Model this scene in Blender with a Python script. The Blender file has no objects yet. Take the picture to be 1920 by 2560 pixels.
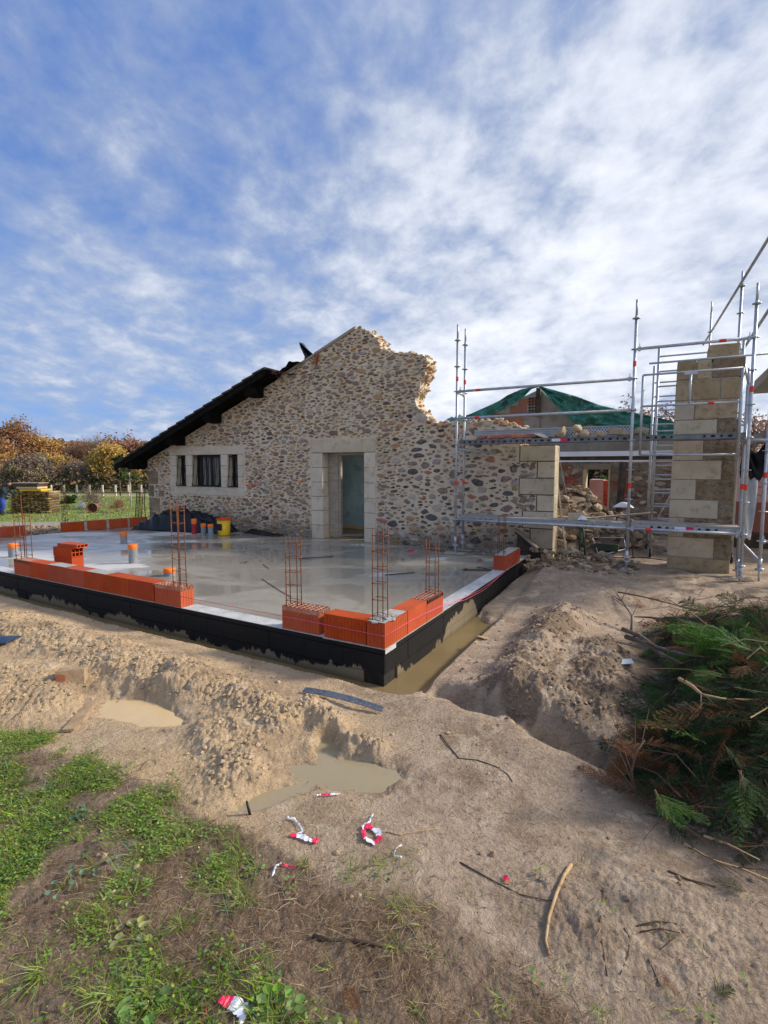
import bpy, math, random
import numpy as np
from mathutils import Matrix, Vector
from mathutils.geometry import tessellate_polygon
rnd = random.Random(7); npr = np.random.RandomState(7)
scene = bpy.context.scene
COL = scene.collection
R = math.radians
PI = math.pi

# ------------------------------------------------------------------ camera
CAMZ = 1.75
F = 1290.0; PITCH = math.atan(113 / F)
cd = bpy.data.cameras.new('camera'); cam = bpy.data.objects.new('camera', cd); COL.objects.link(cam)
cam.location = (0, 0, CAMZ); cam.rotation_euler = (PI / 2 - PITCH, 0, 0)
cd.sensor_fit = 'HORIZONTAL'; cd.sensor_width = 36; cd.lens = 36 * F / 1920
cd.clip_start = 0.05; cd.clip_end = 6000
scene.camera = cam

# ------------------------------------------------------------------ light
SUN_AZ = 80.0      # clockwise from +Y
SUN_EL = 30.0
sd = bpy.data.lights.new('sun', 'SUN'); sun = bpy.data.objects.new('sun', sd); COL.objects.link(sun)
sd.energy = 3.6; sd.angle = R(8); sd.color = (1.0, 0.90, 0.76)
sv = Vector((math.sin(R(SUN_AZ)) * math.cos(R(SUN_EL)), math.cos(R(SUN_AZ)) * math.cos(R(SUN_EL)), math.sin(R(SUN_EL))))
sun.rotation_euler = sv.to_track_quat('Z', 'Y').to_euler()
sun.location = sv * 50
vs = scene.view_settings
vs.view_transform = 'Standard'; vs.look = 'None'; vs.exposure = 0.45; vs.gamma = 1.0; vs.use_curve_mapping = False

world = bpy.data.worlds.new('World'); scene.world = world; world.use_nodes = True
wt = world.node_tree; wt.nodes.clear()


def N(t, typ, **kw):
    n = t.nodes.new(typ)
    for k, v in kw.items():
        if k.startswith('i_'):
            key = k[2:]
            key = int(key) if key.isdigit() else key.replace('_', ' ')
            n.inputs[key].default_value = v
        else:
            setattr(n, k, v)
    return n


def L(t, a, b): t.links.new(a, b)


def math_n(t, op, a, b=None, c=None, clamp=False):
    n = t.nodes.new('ShaderNodeMath'); n.operation = op; n.use_clamp = clamp
    for i, x in enumerate((a, b, c)):
        if x is None: continue
        if isinstance(x, (int, float)): n.inputs[i].default_value = x
        else: t.links.new(x, n.inputs[i])
    return n.outputs[0]


def mixc(t, fac, a, b, mode='MIX'):
    n = t.nodes.new('ShaderNodeMix'); n.data_type = 'RGBA'; n.blend_type = mode
    for sock, x in ((n.inputs[0], fac), (n.inputs[6], a), (n.inputs[7], b)):
        if isinstance(x, (int, float)): sock.default_value = x
        elif isinstance(x, (tuple, list)): sock.default_value = tuple(x) + ((1,) if len(x) == 3 else ())
        else: t.links.new(x, sock)
    return n.outputs[2]


def noise(t, vec, scale, detail=4, rough=0.55, dist=0.0):
    n = N(t, 'ShaderNodeTexNoise'); n.inputs['Scale'].default_value = scale
    n.inputs['Detail'].default_value = detail; n.inputs['Roughness'].default_value = rough
    n.inputs['Distortion'].default_value = dist
    if vec is not None: L(t, vec, n.inputs['Vector'])
    return n.outputs['Fac']


def ramp(t, fac, lo, hi, a=0.0, b=1.0):
    n = N(t, 'ShaderNodeMapRange'); n.interpolation_type = 'SMOOTHSTEP'
    L(t, fac, n.inputs[0]); n.inputs[1].default_value = lo; n.inputs[2].default_value = hi
    n.inputs[3].default_value = a; n.inputs[4].default_value = b
    return n.outputs[0]


# clouds: high thin puffs laid on a plane above the place
sky = N(wt, 'ShaderNodeTexSky'); sky.sky_type = 'NISHITA'; sky.sun_disc = False
sky.sun_elevation = R(SUN_EL); sky.sun_rotation = R(SUN_AZ)
sky.air_density = 1.0; sky.dust_density = 0.6; sky.ozone_density = 2.5
tc = N(wt, 'ShaderNodeTexCoord'); sp = N(wt, 'ShaderNodeSeparateXYZ'); L(wt, tc.outputs['Generated'], sp.inputs[0])
zc = math_n(wt, 'ADD', math_n(wt, 'MAXIMUM', sp.outputs[2], 0.0), 0.26)
px = math_n(wt, 'DIVIDE', sp.outputs[0], zc); py = math_n(wt, 'DIVIDE', sp.outputs[1], zc)
cv = N(wt, 'ShaderNodeCombineXYZ'); L(wt, px, cv.inputs[0]); L(wt, py, cv.inputs[1])
big = noise(wt, cv.outputs[0], 0.62, 3, 0.45, 0.15)
mid = noise(wt, cv.outputs[0], 2.3, 7, 0.60, 0.15)
mps = N(wt, 'ShaderNodeMapping'); mps.inputs['Rotation'].default_value = (0, 0, R(25)); mps.inputs['Scale'].default_value = (1.0, 0.8, 1); L(wt, cv.outputs[0], mps.inputs[0])
fine = noise(wt, mps.outputs[0], 7.5, 6, 0.60, 0.15)
lat = ramp(wt, sp.outputs[0], -0.55, 0.50, -0.06, 0.155)
low = ramp(wt, sp.outputs[2], 0.03, 0.55, 0.09, -0.02)
dens = math_n(wt, 'ADD', math_n(wt, 'ADD', math_n(wt, 'MULTIPLY', big, 0.70), math_n(wt, 'MULTIPLY', mid, 0.60)),
              math_n(wt, 'ADD', math_n(wt, 'MULTIPLY', fine, 0.52), math_n(wt, 'ADD', lat, low)))
cover = ramp(wt, dens, 0.64, 1.06)
thick = ramp(wt, dens, 0.83, 1.26)
hz = ramp(wt, sp.outputs[2], 0.0, 0.5, 1.0, 0.0)
skyc = mixc(wt, 0.8, sky.outputs[0], (0.72, 1.65, 4.5))
skyc = mixc(wt, math_n(wt, 'MULTIPLY', hz, 0.75), skyc, (1.9, 3.35, 6.1))
cloudc = mixc(wt, thick, (2.9, 3.45, 4.6), (7.1, 7.3, 7.8))
shade = ramp(wt, noise(wt, cv.outputs[0], 1.7, 4, 0.6, 0.3), 0.45, 0.7)
cloudc = mixc(wt, math_n(wt, 'MULTIPLY', shade, 0.38), cloudc, (3.4, 3.9, 5.1))
cs = mixc(wt, math_n(wt, 'MULTIPLY', cover, 0.95), skyc, cloudc)
bg = N(wt, 'ShaderNodeBackground'); bg.inputs[1].default_value = 0.106
L(wt, cs, bg.inputs[0]); wo = N(wt, 'ShaderNodeOutputWorld'); L(wt, bg.outputs[0], wo.inputs[0])

# ------------------------------------------------------------------ frames: u along the house wall (rightwards), v away from the camera
ANG = R(28.55)
CX, CY = 0.008, 4.803
ex = (math.cos(ANG), -math.sin(ANG)); nx = (math.sin(ANG), math.cos(ANG))
FRAME = Matrix(((ex[0], nx[0], 0, CX), (ex[1], nx[1], 0, CY), (0, 0, 1, 0), (0, 0, 0, 1)))
IDF = Matrix.Identity(4)


def ray(x, y):
    X = (x - 960) / F; Y = -(y - 1280) / F
    c, s = math.cos(PITCH), math.sin(PITCH)
    return (X, c + Y * s, -s + Y * c)


def wxy(u, v): return (CX + u * ex[0] + v * nx[0], CY + u * ex[1] + v * nx[1])


def uv_of(x, y): dx, dy = x - CX, y - CY; return (dx * ex[0] + dy * ex[1], dx * nx[0] + dy * nx[1])


def on(v, x, y):      # where the sight line of a picture point meets the vertical plane v
    r = ray(x, y); t = (v + CX * nx[0] + CY * nx[1]) / (r[0] * nx[0] + r[1] * nx[1])
    a = uv_of(r[0] * t, r[1] * t); return a[0], r[2] * t + CAMZ


def gr(x, y, z=0.0):  # ... meets the level z, in frame coordinates
    r = ray(x, y); t = (z - CAMZ) / r[2]; return uv_of(r[0] * t, r[1] * t)


def gw(x, y, z=0.0):
    r = ray(x, y); t = (z - CAMZ) / r[2]; return (r[0] * t, r[1] * t)


# ------------------------------------------------------------------ object helpers
FM = {}; FR = {}


def setp(o, label=None, cat=None, group=None, kind=None):
    if label: o['label'] = label
    if cat: o['category'] = cat
    if group: o['group'] = group
    if kind: o['kind'] = kind
    return o


def thing(name, label, cat, loc=(0, 0, 0), group=None, frame=FRAME):
    o = bpy.data.objects.new(name, None); COL.objects.link(o); o.empty_display_size = 0.2
    FM[o] = Matrix.Translation(loc); FR[o] = frame
    o.matrix_world = frame @ FM[o]
    return setp(o, label, cat, group)


def link(name, mesh, fm, parent=None, frame=FRAME):
    o = bpy.data.objects.new(name, mesh); COL.objects.link(o); FM[o] = fm
    if parent is None:
        FR[o] = frame; o.matrix_world = frame @ fm
    else:
        FR[o] = FR[parent]; o.parent = parent; o.matrix_parent_inverse = IDF
        o.matrix_basis = FM[parent].inverted() @ fm
    return o


class MB:
    def __init__(s): s.v = []; s.f = []; s.m = []; s.sm = []

    def add(s, V, Fc, mi=0, smooth=False):
        b = len(s.v); s.v += [tuple(p) for p in V]
        for f in Fc:
            s.f.append(tuple(i + b for i in f)); s.m.append(mi); s.sm.append(smooth)
        return s

    def box(s, a, b, mi=0, j=0.0):
        x0, y0, z0 = a; x1, y1, z1 = b
        V = [(x0, y0, z0), (x1, y0, z0), (x1, y1, z0), (x0, y1, z0), (x0, y0, z1), (x1, y0, z1), (x1, y1, z1), (x0, y1, z1)]
        if j: V = [tuple(c + rnd.uniform(-j, j) for c in p) for p in V]
        return s.add(V, [(0, 3, 2, 1), (4, 5, 6, 7), (0, 1, 5, 4), (1, 2, 6, 5), (2, 3, 7, 6), (3, 0, 4, 7)], mi)

    def obox(s, M, sx, sy, sz, mi=0, j=0.0):
        V = [Vector((x * sx / 2, y * sy / 2, z * sz / 2)) for z in (-1, 1) for x, y in ((-1, -1), (1, -1), (1, 1), (-1, 1))]
        V = [M @ (p + Vector((rnd.uniform(-j, j), rnd.uniform(-j, j), rnd.uniform(-j, j)))) for p in V]
        return s.add(V, [(0, 3, 2, 1), (4, 5, 6, 7), (0, 1, 5, 4), (1, 2, 6, 5), (2, 3, 7, 6), (3, 0, 4, 7)], mi)

    def tube(s, pts, r, seg=8, mi=0, cap=True, smooth=True):
        pts = [Vector(p) for p in pts]
        rr = r if isinstance(r, (list, tuple)) else [r] * len(pts)
        V = []; Fc = []; up = None
        for i, p in enumerate(pts):
            d = (pts[min(i + 1, len(pts) - 1)] - pts[max(i - 1, 0)])
            if d.length < 1e-9: d = Vector((0, 0, 1))
            d.normalize()
            if up is None:
                up = Vector((0, 0, 1)) if abs(d.z) < 0.9 else Vector((1, 0, 0))
            a = up - d * up.dot(d)
            if a.length < 1e-4: a = Vector((1, 0.3, 0.2)) - d * d.dot(Vector((1, 0.3, 0.2)))
            a.normalize(); b = d.cross(a); up = a
            for k in range(seg):
                t = 2 * PI * k / seg
                V.append(p + (a * math.cos(t) + b * math.sin(t)) * rr[i])
        for i in range(len(pts) - 1):
            for k in range(seg):
                k2 = (k + 1) % seg
                Fc.append((i * seg + k, i * seg + k2, (i + 1) * seg + k2, (i + 1) * seg + k))
        s.add(V, Fc, mi, smooth)
        if cap:
            n = len(s.v) - len(V)
            s.f.append(tuple(n + k for k in range(seg))[::-1]); s.m.append(mi); s.sm.append(False)
            s.f.append(tuple(n + (len(pts) - 1) * seg + k for k in range(seg))); s.m.append(mi); s.sm.append(False)
        return s

    def lathe(s, prof, c=(0, 0, 0), seg=20, mi=0, smooth=True):
        V = []; Fc = []
        for (r, z) in prof:
            for k in range(seg):
                t = 2 * PI * k / seg; V.append((c[0] + r * math.cos(t), c[1] + r * math.sin(t), c[2] + z))
        for i in range(len(prof) - 1):
            for k in range(seg):
                k2 = (k + 1) % seg
                Fc.append((i * seg + k, i * seg + k2, (i + 1) * seg + k2, (i + 1) * seg + k))
        return s.add(V, Fc, mi, smooth)

    def strip(s, pts, widths, wdir=(0, 0, 1), mi=0, smooth=True):
        V = []; Fc = []
        wd = Vector(wdir)
        for p, w in zip(pts, widths):
            p = Vector(p); V += [p - wd * w / 2, p + wd * w / 2]
        for i in range(len(pts) - 1): Fc.append((2 * i, 2 * i + 2, 2 * i + 3, 2 * i + 1))
        return s.add(V, Fc, mi, smooth)

    def mesh(s, name, mats, center=True):
        me = bpy.data.meshes.new(name)
        V = np.array(s.v, dtype=float)
        c = np.zeros(3)
        if center and len(V): c = (V.max(0) + V.min(0)) / 2
        me.from_pydata([tuple(p) for p in (V - c)], [], s.f)
        for m in (mats if isinstance(mats, (list, tuple)) else [mats]): me.materials.append(m)
        me.polygons.foreach_set('material_index', s.m)
        me.polygons.foreach_set('use_smooth', s.sm)
        me.update()
        return me, Vector(c)

    def build(s, name, mats, parent=None, frame=FRAME, label=None):
        me, c = s.mesh(name, mats)
        o = link(name, me, Matrix.Translation(c), parent, frame)
        if label: o['label'] = label
        return o


def np_mesh(name, V, Fc, mats, mi=None, smooth=False):
    """fast mesh: V (n,3), Fc (m,k) all the same corner count"""
    me = bpy.data.meshes.new(name); n = len(V); m, k = Fc.shape
    me.vertices.add(n); me.vertices.foreach_set('co', np.ascontiguousarray(V, dtype=np.float32).ravel())
    me.loops.add(m * k); me.loops.foreach_set('vertex_index', np.ascontiguousarray(Fc, dtype=np.int32).ravel())
    me.polygons.add(m); me.polygons.foreach_set('loop_start', np.arange(0, m * k, k, dtype=np.int32))
    me.polygons.foreach_set('loop_total', np.full(m, k, dtype=np.int32))
    for x in (mats if isinstance(mats, (list, tuple)) else [mats]): me.materials.append(x)
    if mi is not None: me.polygons.foreach_set('material_index', np.ascontiguousarray(mi, dtype=np.int32))
    me.polygons.foreach_set('use_smooth', np.full(m, smooth, dtype=bool))
    me.update(calc_edges=True); return me


# ------------------------------------------------------------------ materials
def M(name, cols, scale=6.0, rough=0.85, bump=0.3, bscale=30.0, metal=0.0, island=0.0, obj=0.0, spec=0.3, bdist=0.01,
      stretch=None, sharp=(0.3, 0.7), rvar=0.0, trans=0.0):
    m = bpy.data.materials.new(name); m.use_nodes = True; t = m.node_tree
    b = t.nodes['Principled BSDF']
    g = N(t, 'ShaderNodeNewGeometry'); pos = g.outputs['Position']
    if stretch:
        mp = N(t, 'ShaderNodeMapping'); mp.inputs['Scale'].default_value = stretch; L(t, pos, mp.inputs[0]); pos = mp.outputs[0]
    f = ramp(t, noise(t, pos, scale, 6, 0.6, 0.2), sharp[0], sharp[1])
    c = mixc(t, f, cols[0], cols[1])
    if len(cols) > 2:
        f2 = ramp(t, noise(t, pos, scale * 3.7, 5, 0.65), 0.5, 0.72)
        c = mixc(t, f2, c, cols[2])
    if island or obj:
        if island: rr = g.outputs['Random Per Island']; a = island
        else: rr = N(t, 'ShaderNodeObjectInfo').outputs['Random']; a = obj
        hs = N(t, 'ShaderNodeHueSaturation'); L(t, c, hs.inputs['Color'])
        L(t, math_n(t, 'MULTIPLY_ADD', rr, 2 * a, 1 - a), hs.inputs['Value'])
        r2 = math_n(t, 'FRACT', math_n(t, 'MULTIPLY', rr, 17.3))
        L(t, math_n(t, 'MULTIPLY_ADD', r2, a * 1.2, 1 - a * 0.6), hs.inputs['Saturation'])
        L(t, math_n(t, 'MULTIPLY_ADD', math_n(t, 'FRACT', math_n(t, 'MULTIPLY', rr, 7.1)), a * 0.06, 0.5 - a * 0.03), hs.inputs['Hue'])
        c = hs.outputs[0]
    L(t, c, b.inputs['Base Color'])
    b.inputs['Roughness'].default_value = rough
    if rvar:
        L(t, ramp(t, noise(t, pos, scale * 1.3, 4), 0.35, 0.65, rough - rvar, rough + rvar), b.inputs['Roughness'])
    b.inputs['Metallic'].default_value = metal
    b.inputs['Specular IOR Level'].default_value = spec
    if bump:
        bn = N(t, 'ShaderNodeBump'); bn.inputs['Strength'].default_value = bump; bn.inputs['Distance'].default_value = bdist
        L(t, noise(t, pos, bscale, 7, 0.65), bn.inputs['Height']); L(t, bn.outputs[0], b.inputs['Normal'])
    if trans:
        b.inputs['Transmission Weight'].default_value = trans
    return m


m_mortar = M('lime_mortar', [(.60, .485, .345), (.72, .60, .45), (.45, .355, .25)], 1.3, .95, .9, 28, bdist=.02)
STONE = [
    M('stone_greybrown', [(.20, .145, .105), (.34, .26, .19), (.10, .075, .055)], 9, .9, .7, 45, island=.30, bdist=.012),
    M('stone_purplebrown', [(.19, .115, .085), (.30, .195, .15), (.09, .06, .05)], 9, .9, .7, 45, island=.30, bdist=.012),
    M('stone_ochre', [(.36, .20, .065), (.46, .29, .12), (.17, .10, .05)], 9, .9, .7, 45, island=.30, bdist=.012),
    M('stone_grey', [(.25, .22, .19), (.38, .34, .285), (.13, .115, .10)], 9, .9, .7, 45, island=.30, bdist=.012),
    M('stone_pale', [(.40, .345, .27), (.50, .44, .35), (.26, .22, .18)], 9, .9, .7, 45, island=.25, bdist=.012),
    M('stone_dark', [(.075, .068, .062), (.15, .135, .12), (.045, .04, .038)], 9, .9, .7, 45, island=.35, bdist=.012),
    M('stone_brick', [(.34, .11, .06), (.42, .17, .10), (.22, .08, .05)], 9, .9, .6, 45, island=.25, bdist=.01)]
m_cut = M('cut_limestone', [(.49, .41, .29), (.60, .51, .385), (.38, .31, .215)], 2.2, .9, .4, 50, obj=.13, bdist=.008)
m_cutrough = M('weathered_limestone', [(.22, .165, .105), (.37, .29, .195), (.10, .075, .05)], 5, .95, 1.0, 16, obj=.15, bdist=.05)
m_cutbrown = M('brown_limestone', [(.20, .15, .10), (.28, .22, .15), (.14, .10, .07)], 5, .95, .8, 20, obj=.1, bdist=.03)
m_surround = M('window_stone', [(.58, .50, .39), (.66, .58, .46), (.46, .39, .29)], 1.8, .85, .12, 60, obj=.05, bdist=.004)
m_blackwood = M('black_stained_wood', [(.006, .0055, .005), (.013, .012, .011)], 8, .9, .5, 30, stretch=(1, 1, 1), spec=.08)
m_tile = M('dark_roof_tile', [(.035, .03, .028), (.07, .06, .052), (.02, .02, .018)], 8, .8, .6, 30, obj=.2)
m_wood = M('weathered_board', [(.30, .25, .19), (.42, .36, .28), (.20, .16, .12)], 4, .85, .5, 40, stretch=(1, 1, 5), obj=.1)
m_newwood = M('fresh_timber', [(.50, .36, .20), (.60, .46, .28)], 5, .8, .3, 40, obj=.1)
m_darkwood = M('old_dark_timber', [(.05, .035, .025), (.10, .07, .05)], 6, .85, .6, 30)
m_blackplastic = M('black_plastic_sheet', [(.005, .006, .008), (.010, .011, .014)], 4, .32, .9, 7, spec=.35, bdist=.03)
m_brick = M('hollow_terracotta', [(.40, .062, .020), (.47, .085, .028), (.36, .085, .04)], 3, .88, .5, 50, obj=.07, bdist=.004)
m_bricktop = M('terracotta_cell', [(.40, .13, .07), (.52, .30, .22), (.56, .50, .43)], 12, .9, .5, 60)
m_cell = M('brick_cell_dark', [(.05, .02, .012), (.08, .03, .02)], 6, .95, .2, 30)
m_cement = M('cement_mortar', [(.34, .33, .30), (.46, .45, .42), (.26, .25, .23)], 8, .9, .9, 60)
m_rust = M('rusty_steel', [(.15, .05, .022), (.26, .095, .035), (.07, .03, .02)], 18, .85, .5, 120, obj=.15)
m_galv = M('galvanised_steel', [(.42, .45, .49), (.55, .58, .62), (.33, .35, .38)], 6, .42, .25, 60, metal=.55, spec=.5, obj=.08)
m_galvd = M('galvanised_deck', [(.16, .17, .18), (.25, .26, .27)], 6, .5, .2, 60, metal=.5)
m_deck = M('scaffold_deck_board', [(.30, .28, .25), (.40, .37, .33), (.20, .185, .165)], 5, .8, .4, 50)
m_red = M('red_marker', [(.85, .06, .03), (.75, .05, .03)], 8, .5, 0)
m_redtape = M('red_tape', [(.78, .03, .09), (.70, .03, .08)], 8, .45, .15, 60)
m_white = M('white_plastic', [(.72, .74, .78), (.80, .82, .85)], 8, .45, .15, 60)
m_whitepaint = M('white_painted_steel', [(.66, .70, .76), (.74, .78, .84)], 3, .5, .05, 60)
m_pvc = M('grey_pvc', [(.20, .22, .25), (.27, .29, .32), (.40, .40, .39)], 14, .6, .3, 60)
m_orange = M('orange_tape', [(.90, .22, .03), (.80, .17, .03)], 20, .5, .3, 60)
m_redpipe = M('red_sleeve', [(.30, .02, .03), (.45, .04, .05)], 20, .35, .3, 40)
m_yellow = M('yellow_plastic', [(.80, .52, .02), (.74, .46, .02)], 5, .4, .05, 40)
m_green = M('green_tarpaulin', [(.006, .075, .055), (.02, .17, .125), (.10, .26, .21)], 2.2, .4, .8, 5, bdist=.04, spec=.4)
m_render = M('grey_cement_render', [(.25, .225, .195), (.33, .30, .26), (.19, .17, .15)], 1.6, .95, .6, 25)
m_bitumen = None
m_pink = M('pink_plaster', [(.50, .30, .28), (.60, .44, .41), (.62, .58, .55)], 1.5, .9, .5, 20)
m_blue = M('blue_plaster', [(.30, .52, .66), (.46, .68, .80), (.24, .40, .52)], 1.2, .8, .4, 18)
m_intfloor = M('wet_interior_screed', [(.10, .085, .07), (.2, .165, .13)], 2, .25, .2, 20)
m_iron = M('black_wrought_iron', [(.012, .012, .013), (.02, .02, .02)], 8, .5, .2, 60)
m_glass = M('dark_window_glass', [(.012, .013, .014), (.016, .017, .018)], 8, .08, 0, spec=.5)
m_curtain = M('pale_curtain', [(.16, .16, .155), (.22, .215, .205)], 5, .9, .2, 20, stretch=(4, 4, 1))
m_pinkline = M('pink_string', [(.75, .14, .22), (.70, .12, .2)], 8, .6, 0)
m_bark = M('grey_bark', [(.10, .08, .065), (.19, .16, .13), (.06, .05, .04)], 9, .95, .6, 30)
m_birch = M('pale_birch_bark', [(.50, .47, .42), (.60, .57, .52), (.08, .07, .06)], 6, .9, .3, 30)
m_twig = M('brown_twig', [(.09, .05, .03), (.17, .10, .06)], 9, .9, .4, 40)
m_pale_twig = M('peeled_branch', [(.40, .26, .13), (.50, .36, .2), (.2, .11, .06)], 9, .8, .4, 40)
m_slate = M('grey_metal_sheet', [(.09, .11, .14), (.15, .17, .20), (.30, .30, .29)], 16, .45, .3, 50, metal=.3)
m_mud = M('muddy_wood', [(.30, .20, .11), (.42, .32, .2), (.22, .12, .07)], 9, .85, .5, 30)
m_lime = M('stone_rubble', [(.34, .26, .17), (.46, .38, .27), (.20, .15, .10)], 7, .95, .8, 30, obj=.28, bdist=.02)
m_limed = M('stone_rubble_brown', [(.21, .145, .095), (.32, .24, .165), (.12, .085, .06)], 7, .95, .8, 30, obj=.28, bdist=.02)
m_clay = M('broken_roof_tile', [(.32, .11, .07), (.42, .18, .12), (.25, .1, .07)], 9, .9, .5, 40, obj=.2)


def leafmat(name, a, b, var=.35):
    m = M(name, [a, b], 3, .75, 0, island=var, spec=.25)
    t = m.node_tree; bs = t.nodes['Principled BSDF']
    tr = N(t, 'ShaderNodeBsdfTranslucent'); ms = N(t, 'ShaderNodeMixShader'); ms.inputs[0].default_value = .3
    src = bs.inputs['Base Color'].links[0].from_socket; L(t, src, tr.inputs[0])
    L(t, bs.outputs[0], ms.inputs[1]); L(t, tr.outputs[0], ms.inputs[2]); L(t, ms.outputs[0], t.nodes['Material Output'].inputs[0])
    return m


lf_orange = leafmat('leaf_orange', (.36, .19, .08), (.46, .27, .12))
lf_yellow = leafmat('leaf_yellow', (.50, .34, .10), (.60, .43, .14))
lf_brown = leafmat('leaf_brown', (.27, .15, .085), (.36, .21, .12))
lf_greybrown = leafmat('twig_haze', (.20, .155, .12), (.29, .225, .175))
lf_pink = leafmat('leaf_russet', (.30, .15, .11), (.38, .2, .14))
lf_olive = leafmat('leaf_olive', (.30, .26, .12), (.40, .35, .17))
lf_green = leafmat('leaf_green', (.045, .085, .02), (.075, .13, .03))
lf_dark = leafmat('leaf_dark', (.02, .032, .015), (.04, .055, .022))
g_blade = leafmat('grass_blade', (.15, .24, .035), (.26, .36, .06))
g_blade2 = leafmat('grass_blade_yellow', (.30, .33, .09), (.40, .39, .15))
g_clover = leafmat('weed_leaf', (.12, .24, .045), (.20, .34, .07))
g_grey = leafmat('grey_green_leaf', (.11, .2, .12), (.15, .24, .15))
g_straw = leafmat('dry_straw', (.36, .26, .15), (.52, .40, .26))
g_straw2 = leafmat('dead_brown_grass', (.14, .085, .045), (.22, .14, .08))
c_green = leafmat('cypress_green', (.012, .034, .010), (.024, .058, .015), .4)
c_light = leafmat('cypress_light', (.05, .14, .022), (.09, .20, .035), .35)
c_dead = leafmat('cypress_dead', (.13, .05, .02), (.21, .09, .033), .35)

# ------------------------------------------------------------------ numpy noise
def _hash(ix, iy, s):
    h = (ix.astype(np.int64) * 374761393 + iy.astype(np.int64) * 668265263 + s * 974634777) & 0xffffffff
    h = ((h ^ (h >> 13)) * 1274126177) & 0xffffffff
    return ((h ^ (h >> 16)) & 0xffff) / 65535.0


def vnoise(x, y, s=0):
    ix = np.floor(x); iy = np.floor(y); fx = x - ix; fy = y - iy
    fx = fx * fx * (3 - 2 * fx); fy = fy * fy * (3 - 2 * fy)
    a = _hash(ix, iy, s); b = _hash(ix + 1, iy, s); c = _hash(ix, iy + 1, s); d = _hash(ix + 1, iy + 1, s)
    return (a + (b - a) * fx) * (1 - fy) + (c + (d - c) * fx) * fy


def fbm(x, y, f, o=4, s=0, g=.5):
    t = 0; a = 1; n = 0
    for i in range(o):
        ca, sa = math.cos(i * 1.1 + .4), math.sin(i * 1.1 + .4)
        t = t + a * vnoise((x * ca - y * sa) * f, (x * sa + y * ca) * f, s + i); n += a; a *= g; f *= 2.07
    return t / n


def cell(x, y, f, s=0):
    """rounded clods: 1 - distance to the nearest jittered point"""
    X = x * f; Y = y * f; ix = np.floor(X); iy = np.floor(Y); best = np.full_like(X, 9.0)
    for dx in (-1, 0, 1):
        for dy in (-1, 0, 1):
            jx = ix + dx + _hash(ix + dx, iy + dy, s); jy = iy + dy + _hash(ix + dx, iy + dy, s + 5)
            best = np.minimum(best, (X - jx) ** 2 + (Y - jy) ** 2)
    return 1 - np.sqrt(np.minimum(best, 1.0))


def sst(x, a, b):
    t = np.clip((x - a) / (b - a), 0, 1); return t * t * (3 - 2 * t)


def dseg(x, y, pts):
    best = np.full_like(x, 1e9)
    for (x0, y0), (x1, y1) in zip(pts[:-1], pts[1:]):
        dx, dy = x1 - x0, y1 - y0; t = np.clip(((x - x0) * dx + (y - y0) * dy) / (dx * dx + dy * dy), 0, 1)
        best = np.minimum(best, np.hypot(x - x0 - t * dx, y - y0 - t * dy))
    return best


def inpoly(x, y, pts):
    r = np.zeros(x.shape, bool); n = len(pts)
    for i in range(n):
        x0, y0 = pts[i]; x1, y1 = pts[(i + 1) % n]
        c = ((y0 > y) != (y1 > y)) & (x < (x1 - x0) * (y - y0) / ((y1 - y0) or 1e-9) + x0)
        r ^= c
    return r


PILE = [(3.15, 6.15), (2.75, 5.3), (2.5, 4.75), (2.1, 3.95), (1.75, 3.42), (1.55, 3.0), (1.62, 2.72), (1.98, 2.45), (3.5, 2.2), (6.5, 3.5), (7.2, 6.2)]
WATER_T = -.372


def sd_pile(x, y):
    d = dseg(x, y, PILE + PILE[:1]); return np.where(inpoly(x, y, PILE), d, -d)


def wob(x, y, s=0, a=.12, f=2.5): return a * (fbm(x, y, f, 3, s) - .5) * 2


def masks(x, y):
    """soil, rough, grassy"""
    w = wob(x, y, 11, .35, 1.6)
    soilY = np.interp(x, [-6, -2.9, -2.2, -1.3, -1.0, -.8, -.2, .2, .6, 1.0, 1.5, 3], [4.6, 3.75, 3.5, 3.08, 2.85, 2.75, 2.45, 2.2, 1.98, 1.75, 1.55, 1.3])
    soil = sst(soilY + w * .6 - y, -.06, .22)
    gx = np.interp(y, [0, 1.6, 1.93, 2.47, 2.77, 3.1, 3.6], [.05, -.10, -.38, -.72, -1.0, -1.35, -2.1])
    grass = sst(gx + w - x, -.10, .35) * (y < 4) * sst(fbm(x, y, 2.2, 3, 31), .33, .47)
    return soil, grass


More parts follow.
